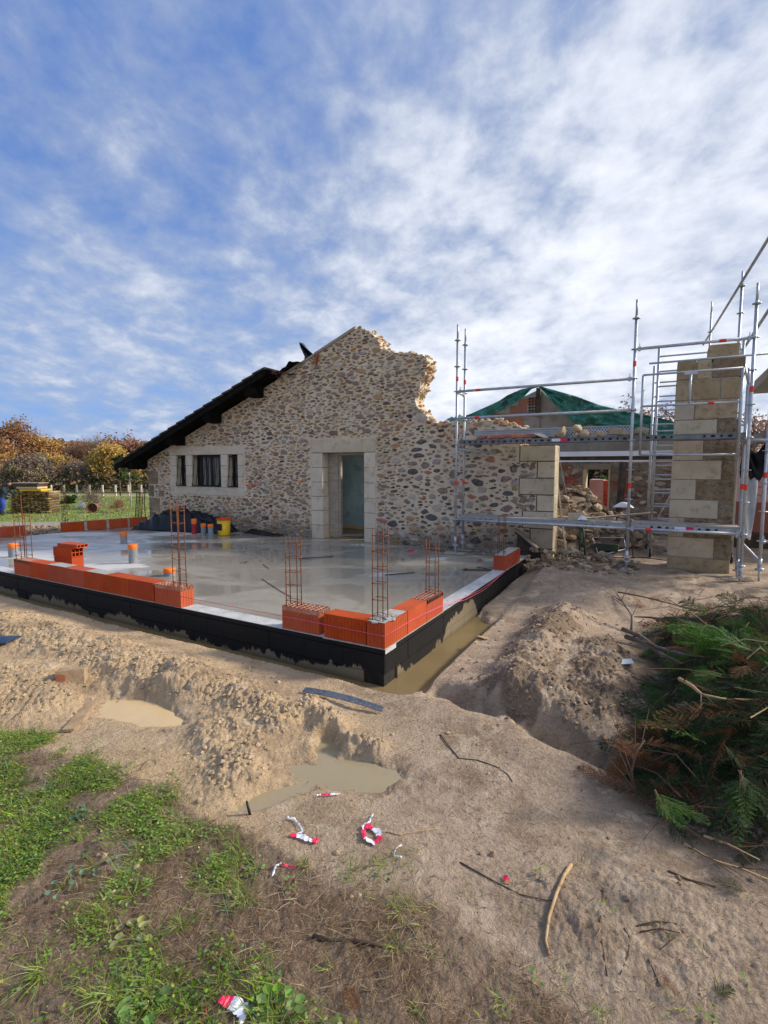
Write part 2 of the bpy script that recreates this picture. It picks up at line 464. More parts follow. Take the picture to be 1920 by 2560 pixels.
def hterrain(x, y):
    u = (x - CX) * ex[0] + (y - CY) * ex[1]; v = (x - CX) * nx[0] + (y - CY) * nx[1]
    r = np.hypot(x, y)
    h = np.full_like(x, -.255)
    left = sst(-u, 11.5, 14) + sst(v, 14, 22) * (u < 3); left = np.clip(left, 0, 1)
    h = h + sst(v, 3.2, 5.4) * sst(u, -.2, .5) * .205
    h = np.where(y > 9, h - (h + .8) * sst(y, 15, 25) * sst(-x + .2 * y, -2, 4), h)
    near = 1 - sst(r, 14, 26)
    h += near * .05 * (fbm(x, y, .9, 3, 1) - .5) + (1 - near) * .25 * (fbm(x, y, .06, 3, 2) - .5) * sst(r, 30, 60)
    # heaps
    rough = np.zeros_like(x)

    def ridge(pts, hh, wd, rr=1.0):
        nonlocal h, rough
        d = dseg(x, y, pts) + .06 * (fbm(x, y, 4, 2, 3) - .5) * 2
        e = np.exp(-(d / wd) ** 2)
        h = h + hh * e * (.55 + .9 * fbm(x, y, 3.5, 2, 4)); rough = np.maximum(rough, np.clip(e * 1.5, 0, 1) * rr)
    ridge([(-5.2, 6.6), (-3.6, 5.7), (-2.7, 5.05), (-2.0, 4.7)], .10, .34)
    ridge([(-1.9, 4.62), (-1.35, 4.4), (-1.05, 4.15), (-.8, 3.85)], .065, .22)
    ridge([(-1.25, 3.75), (-1.0, 3.45), (-.95, 3.2)], .05, .22, .7)
    ridge([(-.62, 4.1), (-.42, 3.75)], .07, .14)
    ridge([(-.45, 3.55), (-.1, 3.5)], .045, .09)
    ridge([(-4.5, 4.9), (-3.4, 4.6), (-2.9, 4.2)], .07, .35, .8)
    ridge([(1.12, 4.35), (1.45, 5.05), (1.85, 5.75), (2.35, 6.7)], .17, .30)
    ridge([(1.2, 4.2), (1.7, 4.1), (2.05, 4.6), (2.3, 5.3)], .12, .30)
    ridge([(1.0, 2.15), (1.6, 1.9), (2.4, 1.7)], .035, .30, .42)
    # crest and gully in front of the corner
    ax, ay, bx, by = .40, 4.50, 1.62, 3.25
    dx, dy = bx - ax, by - ay; ln = math.hypot(dx, dy); tt = ((x - ax) * dx + (y - ay) * dy) / ln
    sd_ = ((x - ax) * dy - (y - ay) * dx) / ln  # >0 towards the camera
    sd_ = -sd_ * -1
    side = (-(x - ax) * dy + (y - ay) * dx) / ln  # >0 away from the camera
    e = sst(tt, -.25, .1) * (1 - sst(tt, ln - .25, ln + .35))
    sw = side + wob(x, y, 14, .05, 5)
    h = h - e * .17 * np.exp(-((sw - .10) / .13) ** 2) + e * .035 * np.exp(-((sw + .22) / .2) ** 2)
    # trench
    vf = -.0264 * u
    wr = np.interp(v, [-1, 0, 1.2, 2.0, 3.0, 4.3, 5, 5.6], [.18, .22, .20, .14, .07, .05, .03, .0]) + wob(x, y, 5, .05, 6)
    dr = np.where(v > vf - .32, u, 9.); dfz = vf - v
    tr = (1 - sst(u, wr, wr + .13)) * (v > vf - .3) * (1 - sst(v, 4.9, 5.4))
    wf = .10 + wob(x, y, 6, .05, 5)
    tf = (1 - sst(dfz, wf, wf + .20)) * (1 - sst(u, .30, .45))
    ins = ((u < 0.02) & (v > vf - .02) & (u > -13.4) & (v < 6.0))
    left_ok = (u > -13.4)
    T = np.clip(np.maximum(tr, tf) * left_ok, 0, 1)
    T = np.where((u < .45) & (v < 5.6), T, 0)
    T = T * (1 - .86 * sst(v + wob(x, y, 7, .4, 3), 2.0, 3.0))
    T = np.where(ins, 1, T)
    h = h * (1 - T) + (-.50 + .03 * (fbm(x, y, 6, 2, 8) - .5)) * T
    h = np.where((u < -.1) & (v > 5.5) & (v < 22) & (u > -11.4), np.minimum(h, -.3), h)
    # puddles
    for (cx, cy, a, b, th, dep) in ((-2.05, 4.12, .62, .26, -.45, .075), (-.25, 3.24, .50, .24, -.05, .06), (-.66, 3.02, .35, .10, .5, .045), (-.42, 3.52, .12, .22, 0, .05)):
        c, s = math.cos(th), math.sin(th); X = (x - cx) * c + (y - cy) * s; Y = -(x - cx) * s + (y - cy) * c
        q = np.sqrt((X / a) ** 2 + (Y / b) ** 2) + wob(x, y, 21, .24, 5) + wob(x, y, 23, .14, 15)
        e2 = 1 - sst(q, .55, 1.25)
        h = h * (1 - e2) + e2 * (-.262 - dep * (1 - sst(q, .2, 1.1))); rough = rough * (1 - e2)
    # branch pile sits on a dark hump
    sp_ = sd_pile(x, y)
    h = h + .26 * sst(sp_, .05, .8)
    soil, grass = masks(x, y)
    sand = (1 - soil)
    u_flat = sst(u, .3, .5) * (1 - sst(u, .95, 1.3)) * (v > .3)
    gen = np.clip(rough + .12 * sand * (x < -.9) * (y < 8), 0, 1) * (1 - .8 * u_flat)
    n1 = cell(x, y, 9, 3) ; n2 = cell(x, y, 21, 4); n3 = cell(x, y, 44, 6)
    cm = sst(fbm(x, y, 2.4, 2, 9), .38, .6)
    h = h + near * gen * (.036 * n1 * cm + .036 * n2 * (1 - .4 * cm) + .023 * n3)
    small = near * (1 - T)
    h = h + small * (.016 * (fbm(x, y, 5, 4, 12) - .5) + .006 * (fbm(x, y, 34, 3, 13, .6) - .5))
    h = h + small * soil * (.034 * (fbm(x, y, 14, 4, 17, .6) - .5)) * (y < 5)
    h = h + small * sst(v, 3.6, 5) * (u > .3) * (.03 * (fbm(x, y, 9, 4, 18, .6) - .5))
    return h, soil, grass, rough, T, sp_, u, v


def hz_at(x, y):
    return float(hterrain(np.array([float(x)]), np.array([float(y)]))[0][0])


# terrain: one sheet, rings around the camera's foot
ang = np.concatenate([np.linspace(-180, -46, 40)[:-1], np.linspace(-46, 46, 760), np.linspace(46, 180, 40)[1:]]) * PI / 180
rad = np.concatenate([[.05, .6], 1.15 * 1.0047 ** np.arange(0, 520), ])
rad = np.concatenate([rad, rad[-1] * 1.028 ** np.arange(1, 70)]); rad = np.concatenate([rad, rad[-1] * 1.15 ** np.arange(1, 24)])
A_, R_ = np.meshgrid(ang, rad); TX = R_ * np.sin(A_); TY = R_ * np.cos(A_)
hh, soil, grass, rough, TT, spl, uu, vv = hterrain(TX.ravel(), TY.ravel())
nr, na = TX.shape
idx = np.arange(nr * na).reshape(nr, na)
FC = np.stack([idx[:-1, :-1].ravel(), idx[:-1, 1:].ravel(), idx[1:, 1:].ravel(), idx[1:, :-1].ravel()], 1)
V = np.stack([TX.ravel(), TY.ravel(), hh], 1)

m_ground = bpy.data.materials.new('ground_sand_and_soil'); m_ground.use_nodes = True; t = m_ground.node_tree
b = t.nodes['Principled BSDF']; g = N(t, 'ShaderNodeNewGeometry'); pos = g.outputs['Position']
at = N(t, 'ShaderNodeAttribute'); at.attribute_name = 'zone'; sx = N(t, 'ShaderNodeSeparateColor'); L(t, at.outputs['Color'], sx.inputs[0])
at2 = N(t, 'ShaderNodeAttribute'); at2.attribute_name = 'zone2'; sx2 = N(t, 'ShaderNodeSeparateColor'); L(t, at2.outputs['Color'], sx2.inputs[0])
n_l = noise(t, pos, .9, 5, .6, .3); n_m = noise(t, pos, 6, 6, .65, .2); n_f = noise(t, pos, 45, 5, .7); n_ff = noise(t, pos, 160, 3, .7)
sandc = mixc(t, ramp(t, n_l, .35, .65), (.66, .475, .275), (.56, .41, .26))
greyc = mixc(t, ramp(t, n_m, .3, .7), (.52, .40, .29), (.40, .30, .215))
c = mixc(t, sx2.outputs[0], sandc, greyc)
c = mixc(t, math_n(t, 'MULTIPLY', ramp(t, n_m, .52, .70), .35), c, (.25, .18, .11))
c = mixc(t, math_n(t, 'MULTIPLY', ramp(t, n_f, .56, .70), .55), c, (.15, .10, .06))
soilc = mixc(t, ramp(t, n_m, .35, .65), (.20, .140, .095), (.31, .225, .155))
soilc = mixc(t, math_n(t, 'MULTIPLY', ramp(t, n_f, .5, .68), .6), soilc, (.07, .048, .034))
sf = math_n(t, 'MULTIPLY_ADD', math_n(t, 'SUBTRACT', n_m, .5), 1.3, sx.outputs[0], clamp=True)
c = mixc(t, ramp(t, sf, .3, .7), c, soilc)
c = mixc(t, sx.outputs[2], c, mixc(t, n_m, (.028, .019, .014), (.065, .045, .032)))   # wet mud, and shade inside the pile painted as dark litter
grc = mixc(t, ramp(t, noise(t, pos, 3.5, 6, .7), .35, .65), (.13, .22, .04), (.23, .31, .07))
grc = mixc(t, math_n(t, 'MULTIPLY', ramp(t, noise(t, pos, .35, 4, .6), .5, .7), .6), grc, (.22, .16, .09))
c = mixc(t, sx.outputs[1], c, grc)
c = mixc(t, sx2.outputs[1], c, mixc(t, n_m, (.27, .27, .26), (.34, .34, .33)))   # track
n_s = noise(t, pos, 95, 4, .75); n_v = noise(t, pos, 22, 6, .72, .6)
pm = ramp(t, noise(t, pos, 1.9, 5, .62, .4), .40, .60)
c = mixc(t, math_n(t, 'MULTIPLY', math_n(t, 'MULTIPLY', ramp(t, n_s, .55, .68), math_n(t, 'MULTIPLY_ADD', pm, .55, .12)), 1.0), c, (.12, .08, .05))
c = mixc(t, math_n(t, 'MULTIPLY', ramp(t, noise(t, pos, 1.5, 7, .70, .6), .47, .62), .55), c, (.27, .185, .12))
c = mixc(t, math_n(t, 'MULTIPLY', ramp(t, n_v, .56, .70), .40), c, (.17, .115, .07))
c = mixc(t, math_n(t, 'MULTIPLY', ramp(t, n_s, .46, .36), .35), c, (.62, .50, .36))
pp = math_n(t, 'MULTIPLY', ramp(t, noise(t, pos, 3.1, 6, .7, .8), .54, .62), math_n(t, 'MULTIPLY_ADD', sx.outputs[0], -.5, .5))
c = mixc(t, pp, c, (.70, .57, .42))
L(t, c, b.inputs['Base Color'])
rg = math_n(t, 'SUBTRACT', .92, math_n(t, 'MULTIPLY', sx2.outputs[2], .55)); L(t, rg, b.inputs['Roughness'])
b.inputs['Specular IOR Level'].default_value = .25
b1 = N(t, 'ShaderNodeBump'); b1.inputs['Strength'].default_value = 1.0; b1.inputs['Distance'].default_value = .025; L(t, math_n(t, 'ADD', n_f, math_n(t, 'MULTIPLY', n_v, 1.2)), b1.inputs['Height'])
b2 = N(t, 'ShaderNodeBump'); b2.inputs['Strength'].default_value = .5; b2.inputs['Distance'].default_value = .006; L(t, n_ff, b2.inputs['Height']); L(t, b1.outputs[0], b2.inputs['Normal'])
L(t, b2.outputs[0], b.inputs['Normal'])
me = np_mesh('ground', V, FC, m_ground, smooth=True)
x = V[:, 0]; y = V[:, 1]
gfar = sst(y, 23.5, 24.6) * sst(-x, 2, 6) + sst(np.hypot(x, y), 22, 30); gfar = np.clip(gfar, 0, 1)
gfar *= 1 - .9 * np.exp(-((y - 46) / 1.3) ** 2)
greyness = np.clip(sst(x + .45 * (3.5 - y) * (y < 3.5), -.7, .5) + sst(y, 10, 14), 0, 1)
track = ((y > 19.5) & (y < 23.3) & (x < -5)).astype(float) * .8
rim = np.exp(-((np.sqrt(((x + 2.05) / .8) ** 2 + ((y - 4.12) / .42) ** 2) - 1) / .25) ** 2) * .7
puds = rim + np.exp(-(((x + .25) / .75) ** 2 + ((y - 3.2) / .38) ** 2)) + .8 * np.exp(-(((x - .5) / .5) ** 2 + ((y - 3.15) / .2) ** 2))
mud = np.clip(sst(spl, -.30, .15) * (.55 + .8 * fbm(x, y, 3, 3, 40)) + .95 * np.exp(-(((x - 1.85) / .42) ** 2 + ((y - 3.85) / .75) ** 2)) * sst(fbm(x, y, 5, 3, 47), .30, .5) + .0 * TT, 0, 1)  # under the pile this mask paints in the shade between the branches
mud = np.maximum(mud, .75 * sst(fbm(x, y, 3.2, 3, 44), .5, .62) * sst(vv, 3.6, 4.6) * sst(uu, 2.0, 2.8) * (vv < 6) * (y < 12))
brownback = ((y > 11) & (y < 20) & (x < -5)).astype(float)
soil2 = np.where(y > 9.5, brownback * .75 * sst(y, 11, 13), soil); soil2 = np.clip(soil2 + .45 * np.clip(puds, 0, 1) + .8 * TT * (hh < -.3), 0, 1)
soil2 = np.clip(soil2 + .75 * sst(rough, .25, .8) * (x > .6) * (y > 3) * sst(fbm(x, y, 4, 3, 41), .42, .6), 0, 1)
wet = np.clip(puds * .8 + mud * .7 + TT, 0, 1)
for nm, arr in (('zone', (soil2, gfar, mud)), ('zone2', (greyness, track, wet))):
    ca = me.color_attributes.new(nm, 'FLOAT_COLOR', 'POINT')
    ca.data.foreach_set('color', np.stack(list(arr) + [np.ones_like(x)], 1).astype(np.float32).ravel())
ground = link('ground', me, Matrix.Identity(4), None, IDF); setp(ground, 'muddy pale sand with soil and heaps around the slab', None, None, 'structure')


def water(name, poly, z, col, label, rough=.06):
    m = M(name + '_water', [col, tuple(c * 1.12 for c in col)], 2.5, rough, .04, 8, spec=.3)
    mb = MB(); mb.add([(p[0], p[1], z) for p in poly], [tuple(range(len(poly)))])
    o = mb.build(name, m, None, IDF); setp(o, label, None, None, 'structure'); return o


def ell(cx, cy, a, b, th=0, n=24):
    return [(cx + a * math.cos(k * 2 * PI / n) * math.cos(th) - b * math.sin(k * 2 * PI / n) * math.sin(th),
             cy + a * math.cos(k * 2 * PI / n) * math.sin(th) + b * math.sin(k * 2 * PI / n) * math.cos(th)) for k in range(n)]


water('puddle', ell(-2.05, 4.12, .85, .42, -.45), -.283, (.56, .41, .22), 'milky tan puddle left in the sand heaps', .2)
water('puddle', ell(-.38, 3.22, .85, .52, .1), -.279, (.30, .245, .15), 'grey green puddle in the middle foreground')
tw = [wxy(-13.3, -.05), wxy(0, -.4), wxy(.5, -.4), wxy(.5, 5.2), wxy(-.05, 5.2), wxy(-.05, .05), wxy(-13.3, .42)]
water('trench_water', tw, WATER_T, (.21, .155, .075), 'brown water standing in the trench along the foundation', .08)

# ------------------------------------------------------------------ concrete slab on coated block foundation
m_slab = bpy.data.materials.new('wet_concrete_slab'); m_slab.use_nodes = True; t = m_slab.node_tree
b = t.nodes['Principled BSDF']; g = N(t, 'ShaderNodeNewGeometry'); pos = g.outputs['Position']
mp = N(t, 'ShaderNodeMapping'); mp.inputs['Rotation'].default_value = (0, 0, R(12)); mp.inputs['Scale'].default_value = (.62, 1.2, 1); L(t, pos, mp.inputs[0])
w = noise(t, mp.outputs[0], .85, 4, .5, .5); w2 = noise(t, mp.outputs[0], 3, 4, .6)
wm = math_n(t, 'MULTIPLY_ADD', w2, .18, w)
spx = N(t, 'ShaderNodeSeparateXYZ'); L(t, pos, spx.inputs[0])
lg = ramp(t, spx.outputs[0], -5.5, -2.0, .05, -.075)
wm = math_n(t, 'ADD', wm, lg)
dry = ramp(t, wm, .66, .72)
pud = ramp(t, wm, .60, .50)
fin = noise(t, pos, 14, 6, .7)
cw = mixc(t, fin, (.29, .27, .225), (.38, .355, .30))
c = mixc(t, dry, cw, mixc(t, fin, (.50, .50, .48), (.62, .62, .60)))
c = mixc(t, math_n(t, 'MULTIPLY', pud, .35), c, (.14, .12, .10))
L(t, c, b.inputs['Base Color'])
ro = math_n(t, 'ADD', .30, math_n(t, 'MULTIPLY', dry, .45)); ro = math_n(t, 'SUBTRACT', ro, math_n(t, 'MULTIPLY', pud, .25))
L(t, ro, b.inputs['Roughness']); b.inputs['Specular IOR Level'].default_value = .5
bn = N(t, 'ShaderNodeBump'); bn.inputs['Distance'].default_value = .004
L(t, math_n(t, 'MULTIPLY', math_n(t, 'SUBTRACT', 1.0, pud), .35), bn.inputs['Strength']); L(t, noise(t, pos, 30, 6, .7), bn.inputs['Height']); L(t, bn.outputs[0], b.inputs['Normal'])
m_edge = M('pale_concrete_edge', [(.46, .47, .46), (.58, .59, .58), (.32, .32, .30)], 4, .55, .4, 40, rvar=.2)

slab = thing('concrete_slab', 'large wet grey concrete floor slab with black coated block foundation below it', 'concrete slab', (0, 0, 0))
VL = lambda u: -.0264 * u
SW = .235
mb = MB(); top = [(-SW, SW + .02), (-SW, 6.02), (-11.38, 6.02), (-12.0, 2.5), (-13.2, VL(-13.2) + SW + .02)]


def prism(mb, poly, z0, z1, mi=0):
    n = len(poly)
    mb.add([(p[0], p[1], z0) for p in poly] + [(p[0], p[1], z1) for p in poly],
           [tuple(range(n))[::-1], tuple(range(n, 2 * n))] + [(i, (i + 1) % n, n + (i + 1) % n, n + i) for i in range(n)], mi)


prism(mb, top, -.12, 0.0); mb.build('slab_surface', m_slab, slab)
for q in range(12):   # the front kerb strip, cast in lengths
    u1, u0 = -1.1 * q - (0 if q else 0), -1.1 * (q + 1) + .004
    mb = MB(); prism(mb, [(u0, VL(u0) + .012), (u1, VL(u1) + .012), (u1 - (SW if q == 0 else 0) * 0, VL(u1) + SW), (u0, VL(u0) + SW)], -.045, .004)
    mb.build('slab_edge', m_edge, slab)
for q in range(5):
    v0, v1 = SW + .004 + q * 1.15, SW + (q + 1) * 1.15
    mb = MB(); prism(mb, [(-SW + .012, v0), (-.012, v0), (-.012, v1), (-SW + .012, v1)], -.045, .004); mb.build('slab_edge', m_edge, slab)

m_bit = bpy.data.materials.new('bitumen_coated_block'); m_bit.use_nodes = True; t = m_bit.node_tree
b = t.nodes['Principled BSDF']; g = N(t, 'ShaderNodeNewGeometry'); pos = g.outputs['Position']
mp = N(t, 'ShaderNodeMapping'); mp.inputs['Scale'].default_value = (1, 1, .35); L(t, pos, mp.inputs[0])
n1 = noise(t, mp.outputs[0], 7, 6, .7, .4); n2 = noise(t, mp.outputs[0], 1.1, 3, .5); spx = N(t, 'ShaderNodeSeparateXYZ'); L(t, pos, spx.inputs[0])
zz = math_n(t, 'ADD', spx.outputs[2], math_n(t, 'MULTIPLY', math_n(t, 'SUBTRACT', n1, .5), .40))
zz = math_n(t, 'ADD', zz, math_n(t, 'MULTIPLY', math_n(t, 'SUBTRACT', n2, .5), .42))
rgt = ramp(t, spx.outputs[0], .68, .85); rgt2 = ramp(t, spx.outputs[0], 1.2, 1.4, 1, 0); zz = math_n(t, 'ADD', zz, ramp(t, spx.outputs[0], .02, .12, 0, .06))
zz = math_n(t, 'SUBTRACT', zz, math_n(t, 'MULTIPLY', math_n(t, 'MULTIPLY', rgt, rgt2), .24))
bm = ramp(t, zz, -.325, -.305)
raw = mixc(t, n1, (.17, .135, .085), (.27, .22, .15)); raw = mixc(t, ramp(t, spx.outputs[2], -.30, -.38), raw, (.13, .105, .06))
L(t, mixc(t, bm, raw, mixc(t, n1, (.006, .006, .006), (.017, .017, .018))), b.inputs['Base Color'])
L(t, math_n(t, 'SUBTRACT', .9, math_n(t, 'MULTIPLY', bm, .25)), b.inputs['Roughness']); b.inputs['Specular IOR Level'].default_value = .22
bn = N(t, 'ShaderNodeBump'); bn.inputs['Strength'].default_value = .7; bn.inputs['Distance'].default_value = .01
L(t, noise(t, pos, 34, 6, .7), bn.inputs['Height']); L(t, bn.outputs[0], b.inputs['Normal'])
m_bitj = M('bitumen_joint', [(.012, .012, .012), (.03, .028, .025)], 12, .7, .6, 30)
mb = MB(); prism(mb, [(-.02, .02), (-.02, 6.0), (-.19, 6.0), (-.19, .2), (-13.2, VL(-13.2) + .2), (-13.2, VL(-13.2) + .02)], -.62, -.05); mb.build('block_joint', m_bitj, slab)
mb = MB(); mb.box((0, 0, 0), (.488, .03, .188)); blk, bc = mb.mesh('block', m_bit)
sl = math.atan(-.0264)
mb = MB(); mb.box((0, 0, 0), (1.09, .02, .046)); band, bandc = mb.mesh('edge_face', m_bit)
for row in range(3):
    z0 = -.048 - .195 * (row + 1) - .0
    off = .25 if row % 2 else 0
    for k in range(26):
        u0 = -.492 * (k + 1) + off - (0 if not off else 0)
        if u0 + .488 > .001: u0 = -.488
        if off and k == 0: continue
        o = link('block', blk, Matrix.Translation((u0 + .244, VL(u0 + .25) + .017 + rnd.uniform(-.003, .003), z0 + .094)) @ Matrix.Rotation(sl, 4, 'Z'), slab)
        if u0 < -12.6: break
    for k in range(12):
        v0 = .02 + .492 * k + off
        link('block', blk, Matrix.Translation((-.016 + rnd.uniform(-.003, .003), v0 + .244, z0 + .094)) @ Matrix.Rotation(PI / 2, 4, 'Z'), slab)
mb = MB(); mb.box((-.03, 0.005, -.045), (-.002, 6.0, -.001)); mb.build('edge_face', m_bit, slab)
mb = MB(); prism(mb, [(-.002, .004), (-.002, .03), (-13.2, VL(-13.2) + .03), (-13.2, VL(-13.2) + .004)], -.045, -.001); mb.build('edge_face', m_bit, slab)

# ------------------------------------------------------------------ hollow bricks
BH = .25


def brick_mesh(l=.496, d=.2, h=BH, end=False, vert_cells=True, grooves=True, nx_=8, ny_=4, capc=None):
    """hollow brick, x = length, y = thickness; cells open upwards (or sideways through the end)"""
    mb = MB()
    x0, x1, y0, y1 = -l / 2, l / 2, -d / 2, d / 2
    # side walls with shallow vertical grooves
    ng = 12 if grooves else 1
    dep = .006 if grooves else 0
    outl = []
    def side(ax, ay, bx, by, n):
        dx, dy = (bx - ax) / n, (by - ay) / n; ln = math.hypot(dx, dy); ox, oy = -dy / ln * dep, dx / ln * dep
        for i in range(n):
            a0 = (ax + dx * i, ay + dy * i)
            outl.append(a0)
            if grooves and i:
                outl[-1] = (a0[0] - dx * .06, a0[1] - dy * .06)
                outl.append((a0[0] + ox, a0[1] + oy)); outl.append((a0[0] + dx * .06, a0[1] + dy * .06))
    side(x0, y0, x1, y0, ng); side(x1, y0, x1, y1, max(1, ng // 2 - 1)); side(x1, y1, x0, y1, ng); side(x0, y1, x0, y0, max(1, ng // 2 - 1))
    n = len(outl)
    mb.add([(p[0], p[1], 0) for p in outl] + [(p[0], p[1], h) for p in outl], [(i, (i + 1) % n, n + (i + 1) % n, n + i) for i in range(n)], 0)
    if vert_cells:
        # top web: grid of bars over a dark floor
        wv = .009; xs = np.linspace(x0, x1, nx_ + 1); ys = np.linspace(y0, y1, ny_ + 1)
        for xx in xs:
            a = min(max(xx, x0 + wv / 2), x1 - wv / 2); mb.box((a - wv / 2, y0 + .001, h - .05), (a + wv / 2, y1 - .001, h - rnd.uniform(0, .003)), 1)
        for yy in ys:
            a = min(max(yy, y0 + wv / 2), y1 - wv / 2); mb.box((x0 + .001, a - wv / 2, h - .049), (x1 - .001, a + wv / 2, h - .0035), 1)
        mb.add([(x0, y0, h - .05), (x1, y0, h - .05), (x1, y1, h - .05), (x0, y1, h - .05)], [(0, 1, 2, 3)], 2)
    else:
        mb.add([(x0, y0, h - .0005), (x1, y0, h - .0005), (x1, y1, h - .0005), (x0, y1, h - .0005)], [(0, 1, 2, 3)], 0)
    mb.add([(x0, y0, 0.0), (x1, y0, 0.0), (x1, y1, 0.0), (x0, y1, 0.0)], [(3, 2, 1, 0)], 0)
    if capc:
        mb.add([(x0 + .004, y0 + .004, h + .004), (x1 - .004, y0 + .004, h + .004), (x1 - .004, y1 - .004, h + .004), (x0 + .004, y1 - .004, h + .004)], [(0, 1, 2, 3)], 3)
    me, c = mb.mesh('brick', [m_brick, m_bricktop, m_cell, m_cement], center=False); return me


BK_open = brick_mesh(); BK_solid = brick_mesh(vert_cells=False); BK_cem = brick_mesh(vert_cells=False, capc=True); BK_flat = brick_mesh(vert_cells=False, grooves=False)


def put_brick(me, u, v, rz, parent, z=.008, name='brick', l=1.0):
    return link(name, me, Matrix.Translation((u, v, z)) @ Matrix.Rotation(rz, 4, 'Z') @ Matrix.Diagonal((l, 1, 1, 1)), parent)


def bed(parent, poly, z0=.004, z1=.012):
    mb = MB(); prism(mb, poly, z0, z1); mb.build('mortar_bed', m_cement, parent)


w1 = thing('brick_wall', 'long low course of orange hollow bricks along the front left edge of the slab', 'brick wall', (-5, .2, 0))
ends = [-6.99 - .5, -6.99, -6.48, -5.97, -5.48, -4.98, -4.46, -3.96, -3.43]
edges = [-7.18, -6.68, -6.18, -5.68, -5.20, -4.70, -4.20, -3.70, -3.42, -2.91]
edges = [-6.98, -6.48, -5.975, -5.48, -4.98, -4.46, -3.96, -3.435]
for i in range(len(edges) - 1):
    a, c_ = edges[i], edges[i + 1]
    put_brick([BK_open, BK_solid, BK_cem, BK_solid, BK_cem, BK_solid, BK_solid, BK_solid][i], (a + c_) / 2, VL((a + c_) / 2) + .105, sl, w1, l=(c_ - a - .006) / .496)
bed(w1, [(-7.0, VL(-7) + .0), (-3.43, VL(-3.4) + .0), (-3.43, .32), (-7.0, .42)])
w2 = put_brick(BK_open, -3.165, .085 + .105, sl, None)
w2.name = 'hollow_brick'; setp(w2, 'orange hollow brick ending the long front course, grey cement and rebar in its cells', 'brick', 'hollow bricks on the slab')
w2.matrix_world = FRAME @ FM[w2]
w3 = thing('corner_brick_wall', 'L shaped course of orange hollow bricks at the near corner of the slab', 'brick wall', (-.1, .1, 0))
put_brick(BK_solid, -.465, .115, sl * .4, w3, l=1.0); put_brick(BK_cem, -.10, .245, PI / 2, w3, l=.46 / .496 * 1.06)
put_brick(BK_flat, -.10, .745, PI / 2, w3, l=.97); put_brick(BK_open, -.10, 1.235, PI / 2, w3, l=.96)
bed(w3, [(-.72, -.004), (.004, -.004), (.004, 1.48), (-.22, 1.48), (-.22, .24), (-.72, .25)])
mb = MB()
for k in range(26):
    a = rnd.uniform(0, 2 * PI); rr = rnd.uniform(0, .11); mb.obox(Matrix.Translation((-.1 + rr * math.cos(a), .13 + 1.6 * rr * math.sin(a), BH + .014)) @ Matrix.Rotation(rnd.uniform(0, 3), 4, 'Z'), rnd.uniform(.03, .08), rnd.uniform(.02, .06), rnd.uniform(.006, .02), 0, .005)
mb.build('mortar_lump', m_cement, w3)
w4 = put_brick(BK_open, -1.05, .155, sl, None); w4.name = 'hollow_brick'; w4.matrix_world = FRAME @ FM[w4]
setp(w4, 'orange hollow brick standing alone on the front edge just left of the corner bricks', 'brick', 'hollow bricks on the slab')
w5 = thing('brick_wall', 'two orange hollow bricks at the far right edge of the slab by the scaffold foot', 'brick wall', (-.1, 4.7, 0))
put_brick(BK_cem, -.11, 4.5, PI / 2, w5); put_brick(BK_cem, -.11, 5.01, PI / 2, w5)
bed(w5, [(-.22, 4.24), (0, 4.24), (0, 5.27), (-.22, 5.27)])
w6 = thing('brick_wall', 'far course of orange hollow bricks on the left edge of the slab by the house corner', 'brick wall', (-11.5, 4.8, 0))
p0, p1 = (-11.80, 3.70), (-11.22, 5.88); a6 = math.atan2(p1[1] - p0[1], p1[0] - p0[0])
for i in range(4):
    f_ = (i + .5) / 4; put_brick([BK_cem, BK_flat, BK_flat, BK_flat][i], p0[0] + (p1[0] - p0[0]) * f_ - .1, p0[1] + (p1[1] - p0[1]) * f_ + .02, a6, w6, l=.535 / .496)
for i in range(1, 4):
    f_ = i / 4; x_, y_ = p0[0] + (p1[0] - p0[0]) * f_ - .005, p0[1] + (p1[1] - p0[1]) * f_
    mb = MB(); mb.obox(Matrix.Translation((x_, y_, .13)) @ Matrix.Rotation(a6, 4, 'Z'), .06, .02, .24, 0, .008); mb.build('mortar_lump', m_cement, w6)
w7 = thing('brick_wall', 'orange hollow brick with smeared mortar at the far left edge beside the gap', 'brick wall', (-12, 2.6, 0))
put_brick(BK_flat, -12.1, 2.63, R(79), w7); put_brick(BK_cem, -12.2, 2.13, R(79), w7)
mb = MB(); mb.obox(Matrix.Translation((-12.09, 2.30, .13)) @ Matrix.Rotation(R(79), 4, 'Z'), .17, .02, .22, 0, .01); mb.build('mortar_lump', m_cement, w7)
# three bricks stacked loose on the slab
st = [(-6.54, .82, 0.002, R(1), BK_flat, 'orange hollow brick lying lowest in the little stack on the slab')]
for u_, v_, z_, rz_, m_, lb in st:
    o = link('hollow_brick', m_, Matrix.Translation((u_, v_, z_)) @ Matrix.Rotation(rz_, 4, 'Z'), None); setp(o, lb, 'brick', 'hollow bricks on the slab')
mb = MB()  # open-ended partition bricks: cells run lengthwise, square holes show at the right end


def tube_brick(l, d, h, nx_, nz_):
    mb = MB(); w = .012
    ys = np.linspace(-d / 2, d / 2, nx_ + 1); zs = np.linspace(0, h, nz_ + 1)
    for i, yy in enumerate(ys):
        a = min(max(yy, -d / 2 + w / 2), d / 2 - w / 2); mb.box((-l / 2, a - w / 2, 0.0005), (l / 2, a + w / 2, h - .0005), 0)
    for zz_ in zs:
        a = min(max(zz_, w / 2), h - w / 2); mb.box((-l / 2 + .001, -d / 2 + .001, a - w / 2), (l / 2 - .001, d / 2 - .001, a + w / 2), 0)
    mb.add([(0, -d / 2, 0), (0, d / 2, 0), (0, d / 2, h), (0, -d / 2, h)], [(0, 1, 2, 3)], 1)
    return mb.mesh('hollow_brick', [m_brick, m_cell], center=False)[0]


